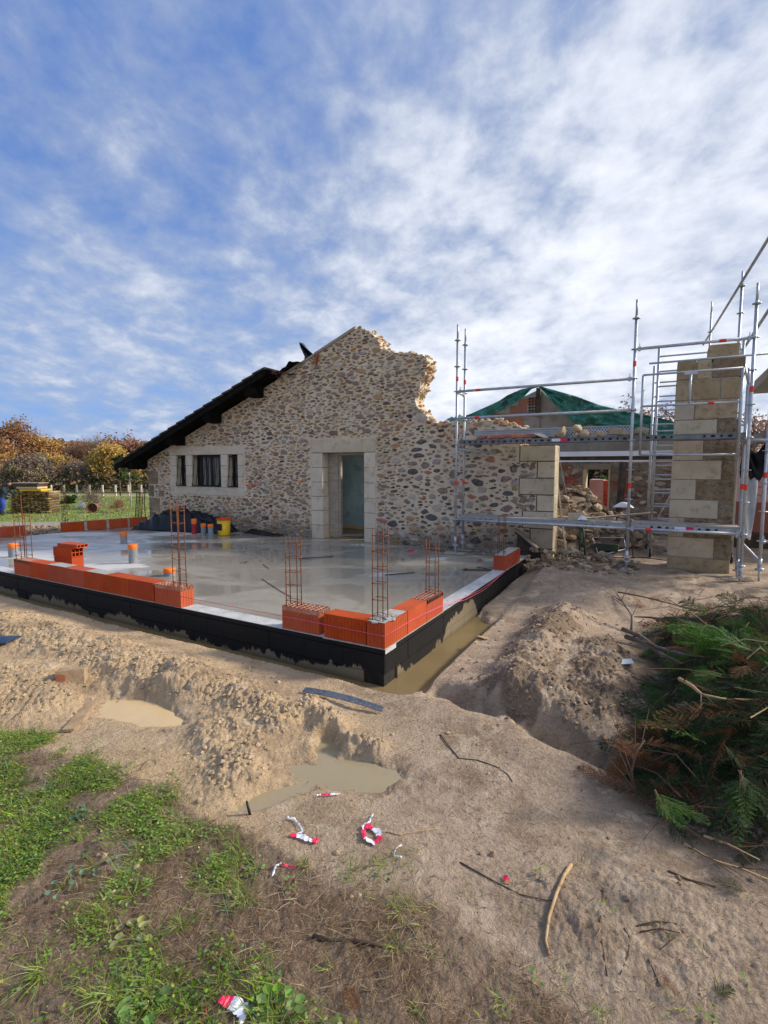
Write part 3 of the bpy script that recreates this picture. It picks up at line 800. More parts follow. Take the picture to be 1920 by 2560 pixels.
tb = tube_brick(.50, .2, .15, 3, 2); tb2 = tube_brick(.50, .2, .06, 3, 1)
o = link('hollow_brick', tb, Matrix.Translation((-6.53, .81, .253)) @ Matrix.Rotation(R(2), 4, 'Z'), None); setp(o, 'orange hollow brick with six square cells in its end, middle of the little stack', 'brick', 'hollow bricks on the slab')
o = link('hollow_brick', tb2, Matrix.Translation((-6.46, .85, .404)) @ Matrix.Rotation(R(4), 4, 'Z'), None); setp(o, 'thin orange hollow brick on top of the little stack', 'brick', 'hollow bricks on the slab')

# ------------------------------------------------------------------ rebar cages
def cage(u, v, z0, h, label, wx=.11, wy=.11, nb=4, z_tie=.155, lean=0.0, rz=0.0, missing=0, uneven=.04):
    t_ = thing('rebar_cage', label, 'rebar', (u, v, z0), 'rebar cages standing in the bricks')
    c, s = math.cos(rz), math.sin(rz)
    cor = [(-wx / 2, -wy / 2), (wx / 2, -wy / 2), (wx / 2, wy / 2), (-wx / 2, wy / 2)]
    cor = [(u + a * c - b_ * s, v + a * s + b_ * c) for a, b_ in cor]
    for i, (a, b_) in enumerate(cor[:nb]):
        hh_ = h - rnd.uniform(0, uneven)
        mb = MB(); mb.tube([(a, b_, z0 - .03), (a + lean * .4 + rnd.uniform(-.004, .004), b_ + rnd.uniform(-.004, .004), z0 + hh_ * .5), (a + lean, b_, z0 + hh_)], .0058, 6); mb.build('bar', m_rust, t_)
    z = z0 + .06; k = 0
    while z < z0 + h - .01:
        f_ = (z - z0) / h
        mb = MB(); P_ = [(a + lean * f_ + (a - u) * .12, b_ + (b_ - v) * .12, z + rnd.uniform(-.008, .008)) for a, b_ in cor]
        mb.tube(P_ + [P_[0], (P_[0][0] + .02, P_[0][1], P_[0][2] + .006)], .0036, 5); mb.build('stirrup', m_rust, t_); z += z_tie + rnd.uniform(-.01, .01); k += 1
    return t_


cage(-3.02, .16, .25, 1.10, 'rusty rebar cage standing in the right end of the long front course')
cage(-1.20, .14, .25, .78, 'rusty rebar cage with close paired bars in the lone brick left of the corner', wx=.15, wy=.07)
cage(-.105, .10, .25, .94, 'tallest rusty rebar cage at the near corner of the slab', wx=.115, wy=.10)
cage(-.10, 1.37, .25, .66, 'short rusty rebar cage in the second corner course behind the near corner', wx=.12, wy=.10)
cage(-.11, 4.36, .25, .68, 'dark rusty rebar cage on the far right bricks below the scaffold rail', wx=.10, wy=.10)
cage(-11.90, 3.83, .25, .95, 'dark rusty rebar cage on the far brick course in front of the field', wx=.08, wy=.08, uneven=.02)
cage(-6.88, .30, .25, .74, 'rusty rebar cage with uneven bars at the left end of the long front course', wx=.16, wy=.16, uneven=.05)
mb = MB(); mb.tube([(-6.98, .36, .2), (-7.0, .37, .8), (-7.02, .37, 1.28)], .007, 6); o = mb.build('rebar_rod', m_rust); setp(o, 'single tall yellowish rebar rod rising above the leftmost cage', 'rebar')

# ------------------------------------------------------------------ pipe stubs
def pipe(u, v, h, r, label, mat=m_pvc, cap=.09):
    t_ = thing('pipe_stub', label, 'pipe', (u, v, 0), 'pipe stubs with orange tape caps')
    mb = MB(); mb.lathe([(r * 1.02, 0), (r, .02), (r, h - cap * .5)], (u, v, 0), 18); mb.build('pipe', mat, t_)
    mb = MB(); prof = [(r * 1.06, h - cap), (r * 1.09, h - cap * .6), (r * 1.05, h - .004), (r * .9, h), (0.001, h + .002)]
    mb.lathe(prof, (u, v, 0), 14); mb.build('tape_cap', m_orange, t_)


pipe(-8.80, 1.06, .27, .085, 'grey pipe stub with orange cap farthest left beside the rebar')
pipe(-8.50, 3.19, .265, .07, 'grey pipe stub with orange cap in the wet left part of the slab')
pipe(-6.19, 1.77, .345, .075, 'tall grey pipe stub with orange cap behind the small brick stack')
pipe(-4.68, 1.34, .125, .088, 'short wide grey pipe stub with orange cap behind the long front course', cap=.075)
pipe(-8.44, 5.15, .40, .062, 'dark red sleeved pipe stub before the black tarpaulin', m_redpipe, .13)
pipe(-8.05, 5.10, .30, .062, 'grey pipe stub with orange cap between the red pipe and the bucket')
pipe(-7.73, 5.04, .31, .066, 'grey pipe stub with orange cap against the yellow bucket', cap=.075)

# bucket
bk = thing('bucket', 'yellow plastic bucket with red rim and dark label against the tarpaulin', 'bucket', (-7.60, 5.36, 0))
mb = MB(); mb.lathe([(.001, 0.004), (.145, .004), (.15, .02), (.168, .40), (.16, .40), (.14, .03), (.001, .03)], (-7.60, 5.36, 0), 24); mb.build('body', m_yellow, bk)
mb = MB(); mb.lathe([(.172, .40), (.182, .405), (.182, .435), (.15, .435), (.15, .40)], (-7.60, 5.36, 0), 24); mb.build('rim', m_red, bk)
mb = MB(); V_ = []; n_ = 8
for z_ in (.14, .31):
    for k in range(n_ + 1):
        a = R(-140 + 80 * k / n_); rr = .152 + (z_ * .04) + .006; V_.append((-7.60 + rr * math.cos(a), 5.36 + rr * math.sin(a), z_))
mb.add(V_, [(k, k + 1, n_ + 2 + k, n_ + 1 + k) for k in range(n_)]); mb.build('label', M('dark_label', [(.015, .02, .035), (.03, .035, .05)], 20, .5, 0), bk)
mb = MB(); mb.tube([(-7.60 + .17 * math.cos(a), 5.36 - .1 * math.sin(a) - .0, .41 - .10 * math.sin(a)) for a in [k * PI / 8 for k in range(9)]], .004, 5); mb.build('handle', m_iron, bk)


# ------------------------------------------------------------------ draped sheets
def drape(name, fn, nu, nv, mat, label, cat, frame=FRAME, thick=.004, kind=None):
    V_ = []
    for j in range(nv + 1):
        for i in range(nu + 1): V_.append(fn(i / nu, j / nv))
    F_ = [(j * (nu + 1) + i, j * (nu + 1) + i + 1, (j + 1) * (nu + 1) + i + 1, (j + 1) * (nu + 1) + i) for j in range(nv) for i in range(nu)]
    mb = MB(); mb.add(V_, F_, 0, True); o = mb.build(name, mat, None, frame)
    so = o.modifiers.new('solid', 'SOLIDIFY'); so.thickness = thick
    if cat: setp(o, label, cat)
    return o


def f1(x, y, f, s): return float(fbm(np.array([x]), np.array([y]), f, 3, s)[0])


def tarp_fn(a, b_):
    u = -10.75 + 3.0 * a; v = 4.95 + .50 * a + (1.15 - .50 * a) * b_
    ridge_ = max(0, math.sin(PI * min(1, a * 1.02)) ** .6) if 0 < a < 1 else 0
    h = .52 * (ridge_ * math.sin(PI * (.15 + .75 * b_)) ** .9)
    h *= .75 + .35 * f1(a * 3, b_ * 2, 1.5, 3)
    h += .16 * abs(f1(a * 9 + b_ * 3, b_ * 5, 1.2, 5) - .5) * 2 + .05 * abs(f1(a * 22, b_ * 12, 1.2, 7) - .5) * 2
    if b_ < .08: h = .01 + .03 * f1(a * 9, 0, 1.5, 2)
    return (u + .1 * (f1(a * 5, b_ * 5, 1, 9) - .5), v + .14 * (f1(a * 6, b_ * 3, 1, 12) - .5), max(.006, h))


drape('black_tarpaulin', tarp_fn, 90, 40, m_blackplastic, 'heap under a crumpled black tarpaulin against the stone wall', 'tarpaulin')
drape('plastic_strip', lambda a, b_: (-7.35 + 1.15 * a, 5.78 + .30 * b_ + .05 * math.sin(a * 7), .008 + .09 * b_ * (1 - a) + .02 * f1(a * 8, b_ * 3, 1, 4)), 24, 5, m_blackplastic, 'flat strip of black plastic lying along the wall foot right of the bucket', 'tarpaulin')

# ------------------------------------------------------------------ the old stone house
HV = 6.18; TH = .48
house = thing('stone_house', 'rubble stone farmhouse gable, broken on the right, dark overhanging roof on the left', 'house', (-6, HV, 0))
OUT = [(-11.54, -.3), (-11.54, 1.95), (-6.34, 3.99), (-5.19, 4.45), (-4.15, 4.90)]
rag = [(-4.02, 4.93), (-3.86, 4.86), (-3.75, 4.80), (-3.64, 4.71), (-3.52, 4.58), (-3.47, 4.48), (-3.47, 4.40), (-3.30, 4.36), (-3.19, 4.29), (-2.97, 4.24), (-2.8, 4.25), (-2.51, 4.17), (-2.34, 4.10), (-2.30, 3.98),
       (-2.34, 3.86), (-2.36, 3.70), (-2.46, 3.62), (-2.48, 3.45), (-2.56, 3.34), (-2.60, 3.2), (-2.56, 3.08), (-2.46, 2.97), (-2.34, 2.88), (-2.28, 2.75), (-2.05, 2.68), (-1.85, 2.67), (-1.6, 2.70), (-1.30, 2.66), (-1.05, 2.70), (-.75, 2.68), (-.52, 2.62), (-.30, 2.55), (-.24, 2.42), (-.28, 2.17)]
OUT += rag + [(.39, 2.165), (.39, -.3)]
WIN = (-10.50, .955, -7.655, 2.30); DOOR = (-5.42, -.3, -3.60, 2.41)
holes = [(WIN[0] + .02, WIN[1] + .02, WIN[2] - .02, WIN[3] - .02), (-5.40, -.29, -3.62, 2.39)]


def wall_mesh(outl, rects, v0, v1, name, mat, parent, cuts=()):
    polys = [[Vector((p[0], p[1], 0)) for p in outl]]
    for r in rects: polys.append([Vector((r[0], r[1], 0)), Vector((r[0], r[3], 0)), Vector((r[2], r[3], 0)), Vector((r[2], r[1], 0))])
    tris = tessellate_polygon(polys); flat = [p for pl in polys for p in pl]; n = len(flat)
    V_ = [(p.x, v0, p.y) for p in flat] + [(p.x, v1, p.y) for p in flat]
    F_ = [tuple(t_) for t_ in tris] + [tuple(i + n for i in t_[::-1]) for t_ in tris]
    o = 0
    for pl in polys:
        k = len(pl)
        for i in range(k): F_.append((o + i, o + (i + 1) % k, n + o + (i + 1) % k, n + o + i))
        o += k
    mb = MB(); mb.add(V_, F_); ob = mb.build(name, mat, parent)
    return ob


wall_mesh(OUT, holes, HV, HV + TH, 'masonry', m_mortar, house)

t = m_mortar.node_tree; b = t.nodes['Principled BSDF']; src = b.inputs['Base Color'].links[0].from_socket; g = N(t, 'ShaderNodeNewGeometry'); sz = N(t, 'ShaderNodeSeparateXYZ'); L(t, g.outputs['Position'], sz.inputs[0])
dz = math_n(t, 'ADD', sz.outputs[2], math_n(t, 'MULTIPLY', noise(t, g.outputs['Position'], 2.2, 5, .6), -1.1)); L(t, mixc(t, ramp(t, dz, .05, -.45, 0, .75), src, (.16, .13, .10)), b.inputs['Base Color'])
# stones in the face
def in_out(u, z, poly=OUT):
    r = False; n = len(poly)
    for i in range(n):
        x0, y0 = poly[i]; x1, y1 = poly[(i + 1) % n]
        if (y0 > z) != (y1 > z) and u < (x1 - x0) * (z - y0) / ((y1 - y0) or 1e-9) + x0: r = not r
    return r


CUT = [(-.28, .40, 1.86, 2.165), (.07, .40, 1.53, 1.855), (-.28, .40, 1.20, 1.525), (.07, .40, .875, 1.195), (-.20, .40, .53, .87), (-.04, .40, .13, .525), (-.04, .40, -.25, .125)]
QUO = [(-11.54, -11.10, 1.22, 1.62), (-11.54, -11.30, .86, 1.20), (-11.54, -11.05, .42, .82), (-11.54, -11.25, .05, .40), (-11.10, -10.84, .86, 1.05)]
blocked = [(WIN[0] - .02, WIN[1] - .02, WIN[2] + .02, WIN[3] + .02), (DOOR[0] - .02, -.3, DOOR[2] + .02, DOOR[3] + .03)] + [(a - .01, c_, b_ + .01, d_) for a, b_, c_, d_ in CUT] + [(a, c_, b_ + .01, d_) for a, b_, c_, d_ in QUO]


def free(u, z, w, h):
    for (a, b_, c_, d_) in blocked:
        if a - w * .5 < u < c_ + w * .5 and b_ - h * .5 < z < d_ + h * .5: return False
    m_ = .9
    return all(in_out(u + sx_ * w * .5 * m_, z + sz_ * h * .5 * m_) for sx_, sz_ in ((-1, 0), (1, 0), (0, -1), (0, 1)))


stones = []
US = np.zeros(9000); ZS = np.zeros(9000); WS = np.zeros(9000); HS = np.zeros(9000); ns = 0
for scale, tries in ((1.0, 1300), (.80, 4500), (.60, 11000), (.40, 20000), (.28, 16000)):
    for _ in range(tries):
        u = rnd.uniform(-11.5, .38); z = rnd.uniform(-.05, 4.9)
        if not in_out(u, z): continue
        right = min(1, max(0, (u + 3.6 + .25 * (z - 1.5) * -1) / 1.0)) if z < 2.9 else 0
        low = min(1, max(0, (1.6 - z) / 1.0)) * .55
        k = max(right, low)
        w = rnd.uniform(.15, .30) * (1 + .10 * k) * scale; h = w * rnd.uniform(.24, .52) * (1 + .35 * right * rnd.random() + .2 * low)
        if right > .5: w *= .95
        if not free(u, z, w, h): continue
        gp = .017 + .010 * right
        dd = ((US[:ns] - u) / ((WS[:ns] + w) / 2 + gp)) ** 2 + ((ZS[:ns] - z) / ((HS[:ns] + h) / 2 + gp * .75)) ** 2
        if ns and dd.min() < (.78 + .10 * right): continue
        US[ns], ZS[ns], WS[ns], HS[ns] = u, z, w, h; ns += 1
        p = rnd.random()
        if right > .4: mi = 5 if p < .27 else 3 if p < .45 else 0 if p < .66 else 1 if p < .79 else 2 if p < .86 else 4 if p < .965 else 6
        else: mi = 0 if p < .36 else 1 if p < .60 else 2 if p < .74 else 3 if p < .87 else 4 if p < .965 else 5
        stones.append([w * h, u, z, w, h, mi])
# flat brick shims in the right part
for (u, z, w) in ((-1.95, 2.42, .30), (-1.62, 2.42, .14), (-1.9, 2.62, .22), (-1.5, 1.62, .2), (-1.1, 1.55, .22), (-2.4, 1.05, .2), (-2.15, 2.64, .14), (-.9, .86, .16)):
    stones.append([.001, u, z, w, .045, 6])
for (u, z, w, h_) in ((-.20, 1.77, .13, .12), (-.04, 1.76, .15, .13), (-.21, 1.60, .12, .14), (-.05, 1.60, .17, .14), (-.20, 1.10, .15, .15), (-.03, 1.11, .15, .14), (-.19, .94, .14, .10), (-.02, .95, .16, .11), (-.20, .42, .13, .15), (-.18, .24, .14, .14), (-.38, 1.40, .14, .2), (-.40, 1.72, .17, .22), (-.36, 1.08, .13, .16), (-.42, 2.02, .2, .16)):
    stones.append([w * h_ * .7, u, z, w, h_, rnd.choice((0, 3, 3, 4, 5))])
stones.sort(key=lambda s_: -s_[0])


def stone_geo(w, h):
    nc = rnd.choice((4, 5, 5, 6)); a0 = rnd.uniform(0, 1); Rc = []; R_ = []
    tilt = rnd.uniform(-.3, .3)
    for k in range(nc):
        a = 2 * PI * (k + a0 + rnd.uniform(-.28, .28)) / nc; jr = rnd.uniform(.85, 1.2) * (1.12 if nc == 4 else 1)
        Rc.append((math.cos(a) * w / 2 * jr, math.sin(a) * h / 2 * jr))
    for k in range(nc):
        p, q = Rc[k], Rc[(k + 1) % nc]; R_.append(p); m_ = rnd.uniform(1.0, 1.16); f_ = rnd.uniform(.35, .65)
        R_.append(((p[0] * (1 - f_) + q[0] * f_) * m_, (p[1] * (1 - f_) + q[1] * f_) * m_))
    n = len(R_); R_ = [(x_ * math.cos(tilt) - z_ * math.sin(tilt) * .5, x_ * math.sin(tilt) * .6 + z_) for x_, z_ in R_]
    V_ = []; pr = rnd.uniform(.006, .022)
    for sc_, y_ in ((1.0, .012), (.93, -pr * .55), (.72, -pr * 1.1)):
        for (x_, z_) in R_: V_.append((x_ * sc_ + rnd.uniform(-.003, .003), y_ + (rnd.uniform(-.006, .006) if sc_ < 1 else 0), z_ * sc_ + rnd.uniform(-.003, .003)))
    V_.append((rnd.uniform(-.1, .1) * w, -pr * 1.1 - rnd.uniform(-.003, .01), rnd.uniform(-.1, .1) * h))
    F_ = []
    for r_ in range(2):
        for k in range(n): F_.append((r_ * n + k, (r_ + 1) * n + k, (r_ + 1) * n + (k + 1) % n, r_ * n + (k + 1) % n))
    for k in range(n): F_.append((2 * n + k, 3 * n, 2 * n + (k + 1) % n))
    return V_, F_


rest = MB()
for i, (ar, u, z, w, h, mi) in enumerate(stones):
    V_, F_ = stone_geo(w, h)
    if i < 300:
        me = bpy.data.meshes.new('stone'); me.from_pydata(V_, [], F_); me.materials.append(STONE[mi]); me.update()
        link('stone', me, Matrix.Translation((u, HV, z)), house)
    else: rest.add([(a + u, b_ + HV, c_ + z) for a, b_, c_ in V_], F_, mi)
o = rest.build('stone', STONE, house); o['kind'] = 'stuff'; o['label'] = 'the smaller stones of the rubble wall'
print('stones', len(stones))


# rocks: shared meshes
def rock_mesh(seed, mat, flat=.7, sub=1):
    import bmesh
    bm = bmesh.new(); bmesh.ops.create_icosphere(bm, subdivisions=sub, radius=.5); r_ = random.Random(seed)
    pl = [(Vector((r_.gauss(0, 1), r_.gauss(0, 1), r_.gauss(0, 1))).normalized(), r_.uniform(.18, .40)) for _ in range(8)]
    for v_ in bm.verts:
        for n_, d_ in pl:
            e_ = v_.co.dot(n_) - d_
            if e_ > 0: v_.co -= n_ * e_ * 1.0
        v_.co *= r_.uniform(.92, 1.08); v_.co.z *= flat
    me = bpy.data.meshes.new('stone'); bm.to_mesh(me); bm.free(); me.materials.append(mat); return me


ROCK = [rock_mesh(i, m_lime if i % 2 else m_limed, rnd.uniform(.55, .85), 2 if i < 8 else 1) for i in range(8)]
OROCK = [rock_mesh(50 + i, STONE[2] if i % 3 else STONE[4], .7) for i in range(4)]


def rotm(): return Matrix.Rotation(rnd.uniform(0, 6.3), 4, 'Z') @ Matrix.Rotation(rnd.uniform(-.5, .5), 4, 'X') @ Matrix.Rotation(rnd.uniform(-.4, .4), 4, 'Y')


# broken rubble core along the ragged edge
for (a, b_), (c_, d_) in zip(rag[:-1], rag[1:]):
    ln = math.hypot(c_ - a, d_ - b_); k = max(1, int(ln / .05))
    for q in range(k):
        f_ = rnd.random(); u, z = a + (c_ - a) * f_, b_ + (d_ - b_) * f_
        for dv in (.02, .13, .25, .37):
            s_ = rnd.uniform(.06, .17)
            link('core_stone', rnd.choice(OROCK), Matrix.Translation((u + rnd.uniform(-.05, .05), HV + dv + rnd.uniform(-.03, .05), z - .0 + rnd.uniform(-.05, .04))) @ rotm() @ Matrix.Diagonal((s_, s_ * .9, s_ * .75, 1)), house)

# cut stones of the opening's left jamb and the corner quoins
def cut(parent, a, b_, z0, z1, v0, v1, mat, name='cut_stone', bev=.006, j=.0):
    mb = MB(); g_ = .006 if parent is not house else (.008 if mat is m_cut else .004); mb.box((a + g_, v0, z0 + g_), (b_ - g_, v1, z1 - g_), 0, j); o = mb.build(name, mat, parent)
    if bev: md = o.modifiers.new('bevel', 'BEVEL'); md.width = bev; md.segments = 2
    return o


for (a, b_, z0, z1) in CUT: cut(house, a, b_ + .004, z0, z1, HV - .012, HV + .34, m_cut)
jb = MB()
for (a, b_, z0, z1) in CUT: jb.box((a - .012, HV - .004 - .0004 * z0, z0 - .008), (min(b_ - .004, b_ + .008), HV + .02, z1 + .008))
jb.build('recessed_joint', M('dark_joint', [(.09, .075, .055), (.13, .11, .085)], 9, .95, .5, 40), house)['kind'] = 'stuff'
for (a, b_, z0, z1) in QUO: cut(house, a - .006, b_, z0, z1, HV - .016, HV + .2, m_cutrough, 'cut_stone', .015, .006)

# window surround
S0, S1 = HV - .014, HV + .24
Z0, Z1, Z2, Z3 = .955, 1.185, 2.085, 2.30
sur = [(-10.50, -9.35, Z2, Z3), (-9.35, -8.42, Z2, Z3), (-8.42, -7.655, Z2, Z3), (-10.50, -9.72, Z0, Z1), (-9.72, -8.36, Z0, Z1), (-8.36, -7.655, Z0, Z1)]
for a, b_ in ((-10.50, -10.27), (-9.88, -9.61), (-8.49, -8.23), (-7.86, -7.655)):
    for k in range(3): sur.append((a, b_, Z1 + .30 * k, Z1 + .30 * (k + 1)))
for a, b_, z0, z1 in sur: cut(house, a - .001, b_ + .001, z0 + .0, z1, S0, S1, m_surround, 'window_stone', .003)
for wi, (a, b_) in enumerate(((-10.27, -9.88), (-9.61, -8.49), (-8.23, -7.86))):
    wn = MB(); fw = .045; vf_ = HV + .17
    for bx in ((a, a + fw, Z1, Z2), (b_ - fw, b_, Z1, Z2), (a + fw, b_ - fw, Z1, Z1 + fw), (a + fw, b_ - fw, Z2 - fw, Z2)): wn.box((bx[0], vf_, bx[2]), (bx[1], vf_ + .05, bx[3]))
    if b_ - a > .6: wn.box(((a + b_) / 2 - .03, vf_ + .002, Z1 + fw), ((a + b_) / 2 + .03, vf_ + .048, Z2 - fw))
    wf = wn.build('window', m_iron, house)
    mb = MB(); mb.box((a + .02, vf_ + .02, Z1 + .02), (b_ - .02, vf_ + .026, Z2 - .02)); gl = mb.build('pane', m_glass, wf)
    V_ = []; n_ = 30
    for k in range(n_ + 1):
        for z_ in (Z1 + .02, Z2 - .02): V_.append((a + .03 + (b_ - a - .06) * k / n_, vf_ + .012 + .006 * math.sin(k * 1.9), z_))
    drop = [k for k in range(n_) if (b_ - a < .6 and k % 4 != 1) or (b_ - a > .6 and not (6 <= k <= 8 or 12 <= k <= 13 or 19 <= k <= 22 or 26 <= k <= 27))]
    mb = MB(); mb.add(V_, [(2 * k, 2 * k + 2, 2 * k + 3, 2 * k + 1) for k in range(n_) if k not in drop]); mb.build('curtain', m_curtain, wf)
    # bowed wrought iron grille
    nb_ = 3 if b_ - a < .6 else 8
    gr_ = thing_ = None
    mbg = MB()
    bow = lambda f_: HV + .03 - .10 * (1 - f_) ** 1.5
    for zf in (.03, .93):
        zz_ = Z1 + (Z2 - Z1) * zf; mbg.tube([(a + .03, bow(zf), zz_), (b_ - .03, bow(zf), zz_)], .011, 6)
        mbg.tube([(a + .03, bow(zf), zz_), (a + .03, HV + .16, zz_)], .009, 5); mbg.tube([(b_ - .03, bow(zf), zz_), (b_ - .03, HV + .16, zz_)], .009, 5)
        for xx in (a + .05, b_ - .05):
            sg = 1 if xx < (a + b_) / 2 else -1
            mbg.tube([(xx + sg * .035 * math.cos(t_) * (1 - t_ / 9), bow(zf) - .01, zz_ + .035 + .035 * math.sin(t_ - PI / 2) * (1 - t_ / 9)) for t_ in [q * .6 for q in range(11)]], .007, 5)
    og = mbg.build('grille', m_iron, house)
    for k in range(nb_):
        xx = a + .04 + (b_ - a - .08) * k / (nb_ - 1)
        mb = MB(); mb.tube([(xx, bow(.03 + .9 * q / 6), Z1 + (Z2 - Z1) * (.03 + .9 * q / 6)) for q in range(7)], [.010, .007, .011, .007, .011, .007, .010], 5); mb.build('bar', m_iron, og)

# door surround: blocks, lintel, timber frame
zb = [-.05, .31, .67, 1.02, 1.375, 1.73, 2.085]
for k in range(6):
    cut(house, -5.42, -5.08, zb[k], zb[k + 1], HV - .014, HV + .26, m_surround, 'door_stone', .008); cut(house, -3.90, -3.60, zb[k], zb[k + 1], HV - .014, HV + .26, m_surround, 'door_stone', .008)
cut(house, -5.42, -3.60, 2.085, 2.41, HV - .016, HV + .3, m_cut, 'door_lintel', .008)
cut(house, -5.40, -3.62, -.2, -.005, HV - .10, HV + .45, m_cutrough, 'threshold', .01)
fr = MB(); fr.box((-5.08, HV + .26, 0), (-4.80, HV + .34, 2.085)); fr.box((-4.80, HV + .28, 0), (-4.74, HV + .36, 2.03)); fr.box((-4.80, HV + .262, 2.03), (-3.90, HV + .34, 2.085)); fr.box((-3.95, HV + .262, 0), (-3.90, HV + .34, 2.03))
fr.build('door_frame', m_wood, house)
mb = MB(); mb.box((-4.06, HV + .40, .02), (-4.02, HV + 1.1, 2.0)); mb.build('door_leaf', m_darkwood, house)
# room behind the door
rm = MB(); rm.box((-7.6, HV + 2.0, -.1), (-3.5, HV + 2.12, 2.7)); rm.build('room_wall', m_blue, house)
rm = MB(); rm.box((-7.7, HV + TH, -.1), (-7.58, HV + 2.87, 2.7)); rm.build('room_wall', m_blue, house)
rm = MB(); rm.box((-7.6, HV + 1.97, -.0), (-3.4, HV + 1.998, .09)); rm.build('skirting', m_newwood, house)
rm = MB(); rm.box((-7.7, HV + .45, -.12), (-2.3, HV + 2.9, -.004)); rm.build('room_floor', m_intfloor, house)
rm = MB(); rm.box((-7.7, HV + TH + .002, 2.7), (-3.5, HV + 2.9, 2.8)); rm.build('room_ceiling', m_render, house)
# plain body of the house behind the gable
rm = MB(); rm.box((-11.54, HV + TH + .002, -.8), (-11.1, HV + 8, 1.95)); rm.box((-11.1, HV + 7.6, -.8), (-6.4, HV + 8, 1.95)); rm.build('side_wall', m_mortar, house)
# roof slope with its verge
def roofz(u): return 2.02 + .392 * (u + 11.54)
U0, U1 = -12.30, -6.38; VO = HV - .52
rf = MB(); n_ = 1
rf.add([(U0, VO, roofz(U0) + .0), (U1, VO, roofz(U1)), (U1, HV + 8.4, roofz(U1)), (U0, HV + 8.4, roofz(U0)), (U0, VO, roofz(U0) + .05), (U1, VO, roofz(U1) + .05), (U1, HV + 8.4, roofz(U1) + .05), (U0, HV + 8.4, roofz(U0) + .05)],
       [(0, 3, 2, 1), (4, 5, 6, 7), (0, 1, 5, 4), (1, 2, 6, 5), (2, 3, 7, 6), (3, 0, 4, 7)])
roof = rf.build('roof', m_blackwood, house)
mb = MB(); d_ = -.05   # barge board, deeper than the deck
mb.add([(U0 - .01, VO - .03, roofz(U0) - .075), (U1, VO - .03, roofz(U1) - .075), (U1, VO - .003, roofz(U1) - .075), (U0 - .01, VO - .003, roofz(U0) - .075),
        (U0 - .01, VO - .03, roofz(U0) + .085), (U1, VO - .03, roofz(U1) + .085), (U1, VO - .003, roofz(U1) + .085), (U0 - .01, VO - .003, roofz(U0) + .085)],
       [(0, 3, 2, 1), (4, 5, 6, 7), (0, 1, 5, 4), (1, 2, 6, 5), (2, 3, 7, 6), (3, 0, 4, 7)]); mb.build('barge_board', m_blackwood, roof)
nt = 17; sp_t = (U1 - U0) / nt
for k in range(nt):
    a = U0 + k * sp_t - .03; b_ = a + sp_t + .05; za = roofz(a) + .105; zb_ = roofz(b_) + .068
    mb = MB(); mb.add([(a, VO - .06, za), (b_, VO - .06, zb_), (b_, HV + 8.4, zb_), (a, HV + 8.4, za), (a, VO - .06, za + .045), (b_, VO - .06, zb_ + .045), (b_, HV + 8.4, zb_ + .045), (a, HV + 8.4, za + .045)],
                      [(0, 3, 2, 1), (4, 5, 6, 7), (0, 1, 5, 4), (1, 2, 6, 5), (2, 3, 7, 6), (3, 0, 4, 7)]); mb.build('tile_course', m_tile, roof)
for uc in (-11.78, -10.02, -8.56, -7.05):   # purlin ends with a chamfered nose
    z1 = roofz(uc) - .005; w_ = .30
    if uc < -11.5: z1 = roofz(uc) - .01
    nose = [(VO + .02, z1 - .04), (VO + .14, z1 - .24), (HV + .0, z1 - .25), (HV + .0, z1 + .05), (VO + .02, z1 + .0)]
    V_ = [(uc - w_ / 2 + .0, p_, q_) for p_, q_ in nose] + [(uc + w_ / 2, p_, q_ + .0) for p_, q_ in nose]
    V_ = [(a, b_, c_ + (.392 * (a - uc) if c_ > z1 - .03 else 0)) for a, b_, c_ in V_]
    mb = MB(); mb.add(V_, [(0, 1, 2, 3, 4), (9, 8, 7, 6, 5)] + [(i, 5 + i, 5 + (i + 1) % 5, (i + 1) % 5) for i in range(5)]); mb.build('purlin', m_blackwood, house)
# boards along the stripped gable slope
for k, (a, b_) in enumerate(((-6.4, -5.25), (-5.27, -4.12))):
    fz = lambda u: 3.99 + (u + 6.34) * .4135
    mb = MB(); mb.add([(u_, v_, fz(u_) + dz) for dz in (-.005, .05 + .01 * k) for u_, v_ in ((a, HV - .03), (b_, HV - .03), (b_, HV + .3), (a, HV + .3))],
                      [(0, 3, 2, 1), (4, 5, 6, 7), (0, 1, 5, 4), (1, 2, 6, 5), (2, 3, 7, 6), (3, 0, 4, 7)]); mb.build('verge_board', m_wood, house)
mb = MB(); mb.obox(Matrix.Translation((-5.20, HV - .04, 4.33)) @ Matrix.Rotation(.35, 4, 'Y'), .07, .08, .24); mb.build('purlin_stub', m_clay, house)
for k in range(9):
    mb = MB(); mb.obox(Matrix.Translation((-6.42 + .06 * k + rnd.uniform(-.02, .02), VO + .05 + .05 * k, roofz(U1) + .08 - .012 * k)) @ Matrix.Rotation(rnd.uniform(-.6, .5), 4, 'Y') @ Matrix.Rotation(rnd.uniform(-.5, .5), 4, 'Z'), .16, .10, .018); mb.build('broken_tile', m_clay if k % 3 == 0 else m_tile, roof)
drape('roof_plastic', lambda a, b_: (-6.35 + .75 * a, HV - .2 + .6 * b_, 4.03 + .30 * a + .14 * math.sin(PI * a) * (.4 + f1(a * 6, b_ * 4, 1.3, 4)) - .05), 16, 8, m_blackplastic, 'crumpled black plastic where the roof tiles stop', 'tarpaulin')
drape('roof_plastic', lambda a, b_: (-5.72 + .36 * a * (1 - b_ * .93) + .0 + (b_ < .5) * .0 - .05 * b_, HV + .12 + .1 * math.sin(a * 9 + b_ * 3), 4.30 + .13 * a * (1 - b_) + .50 * b_ ** .9 - .0), 8, 12, m_blackplastic, 'pointed flap of black plastic sticking up from the gable slope', 'tarpaulin')

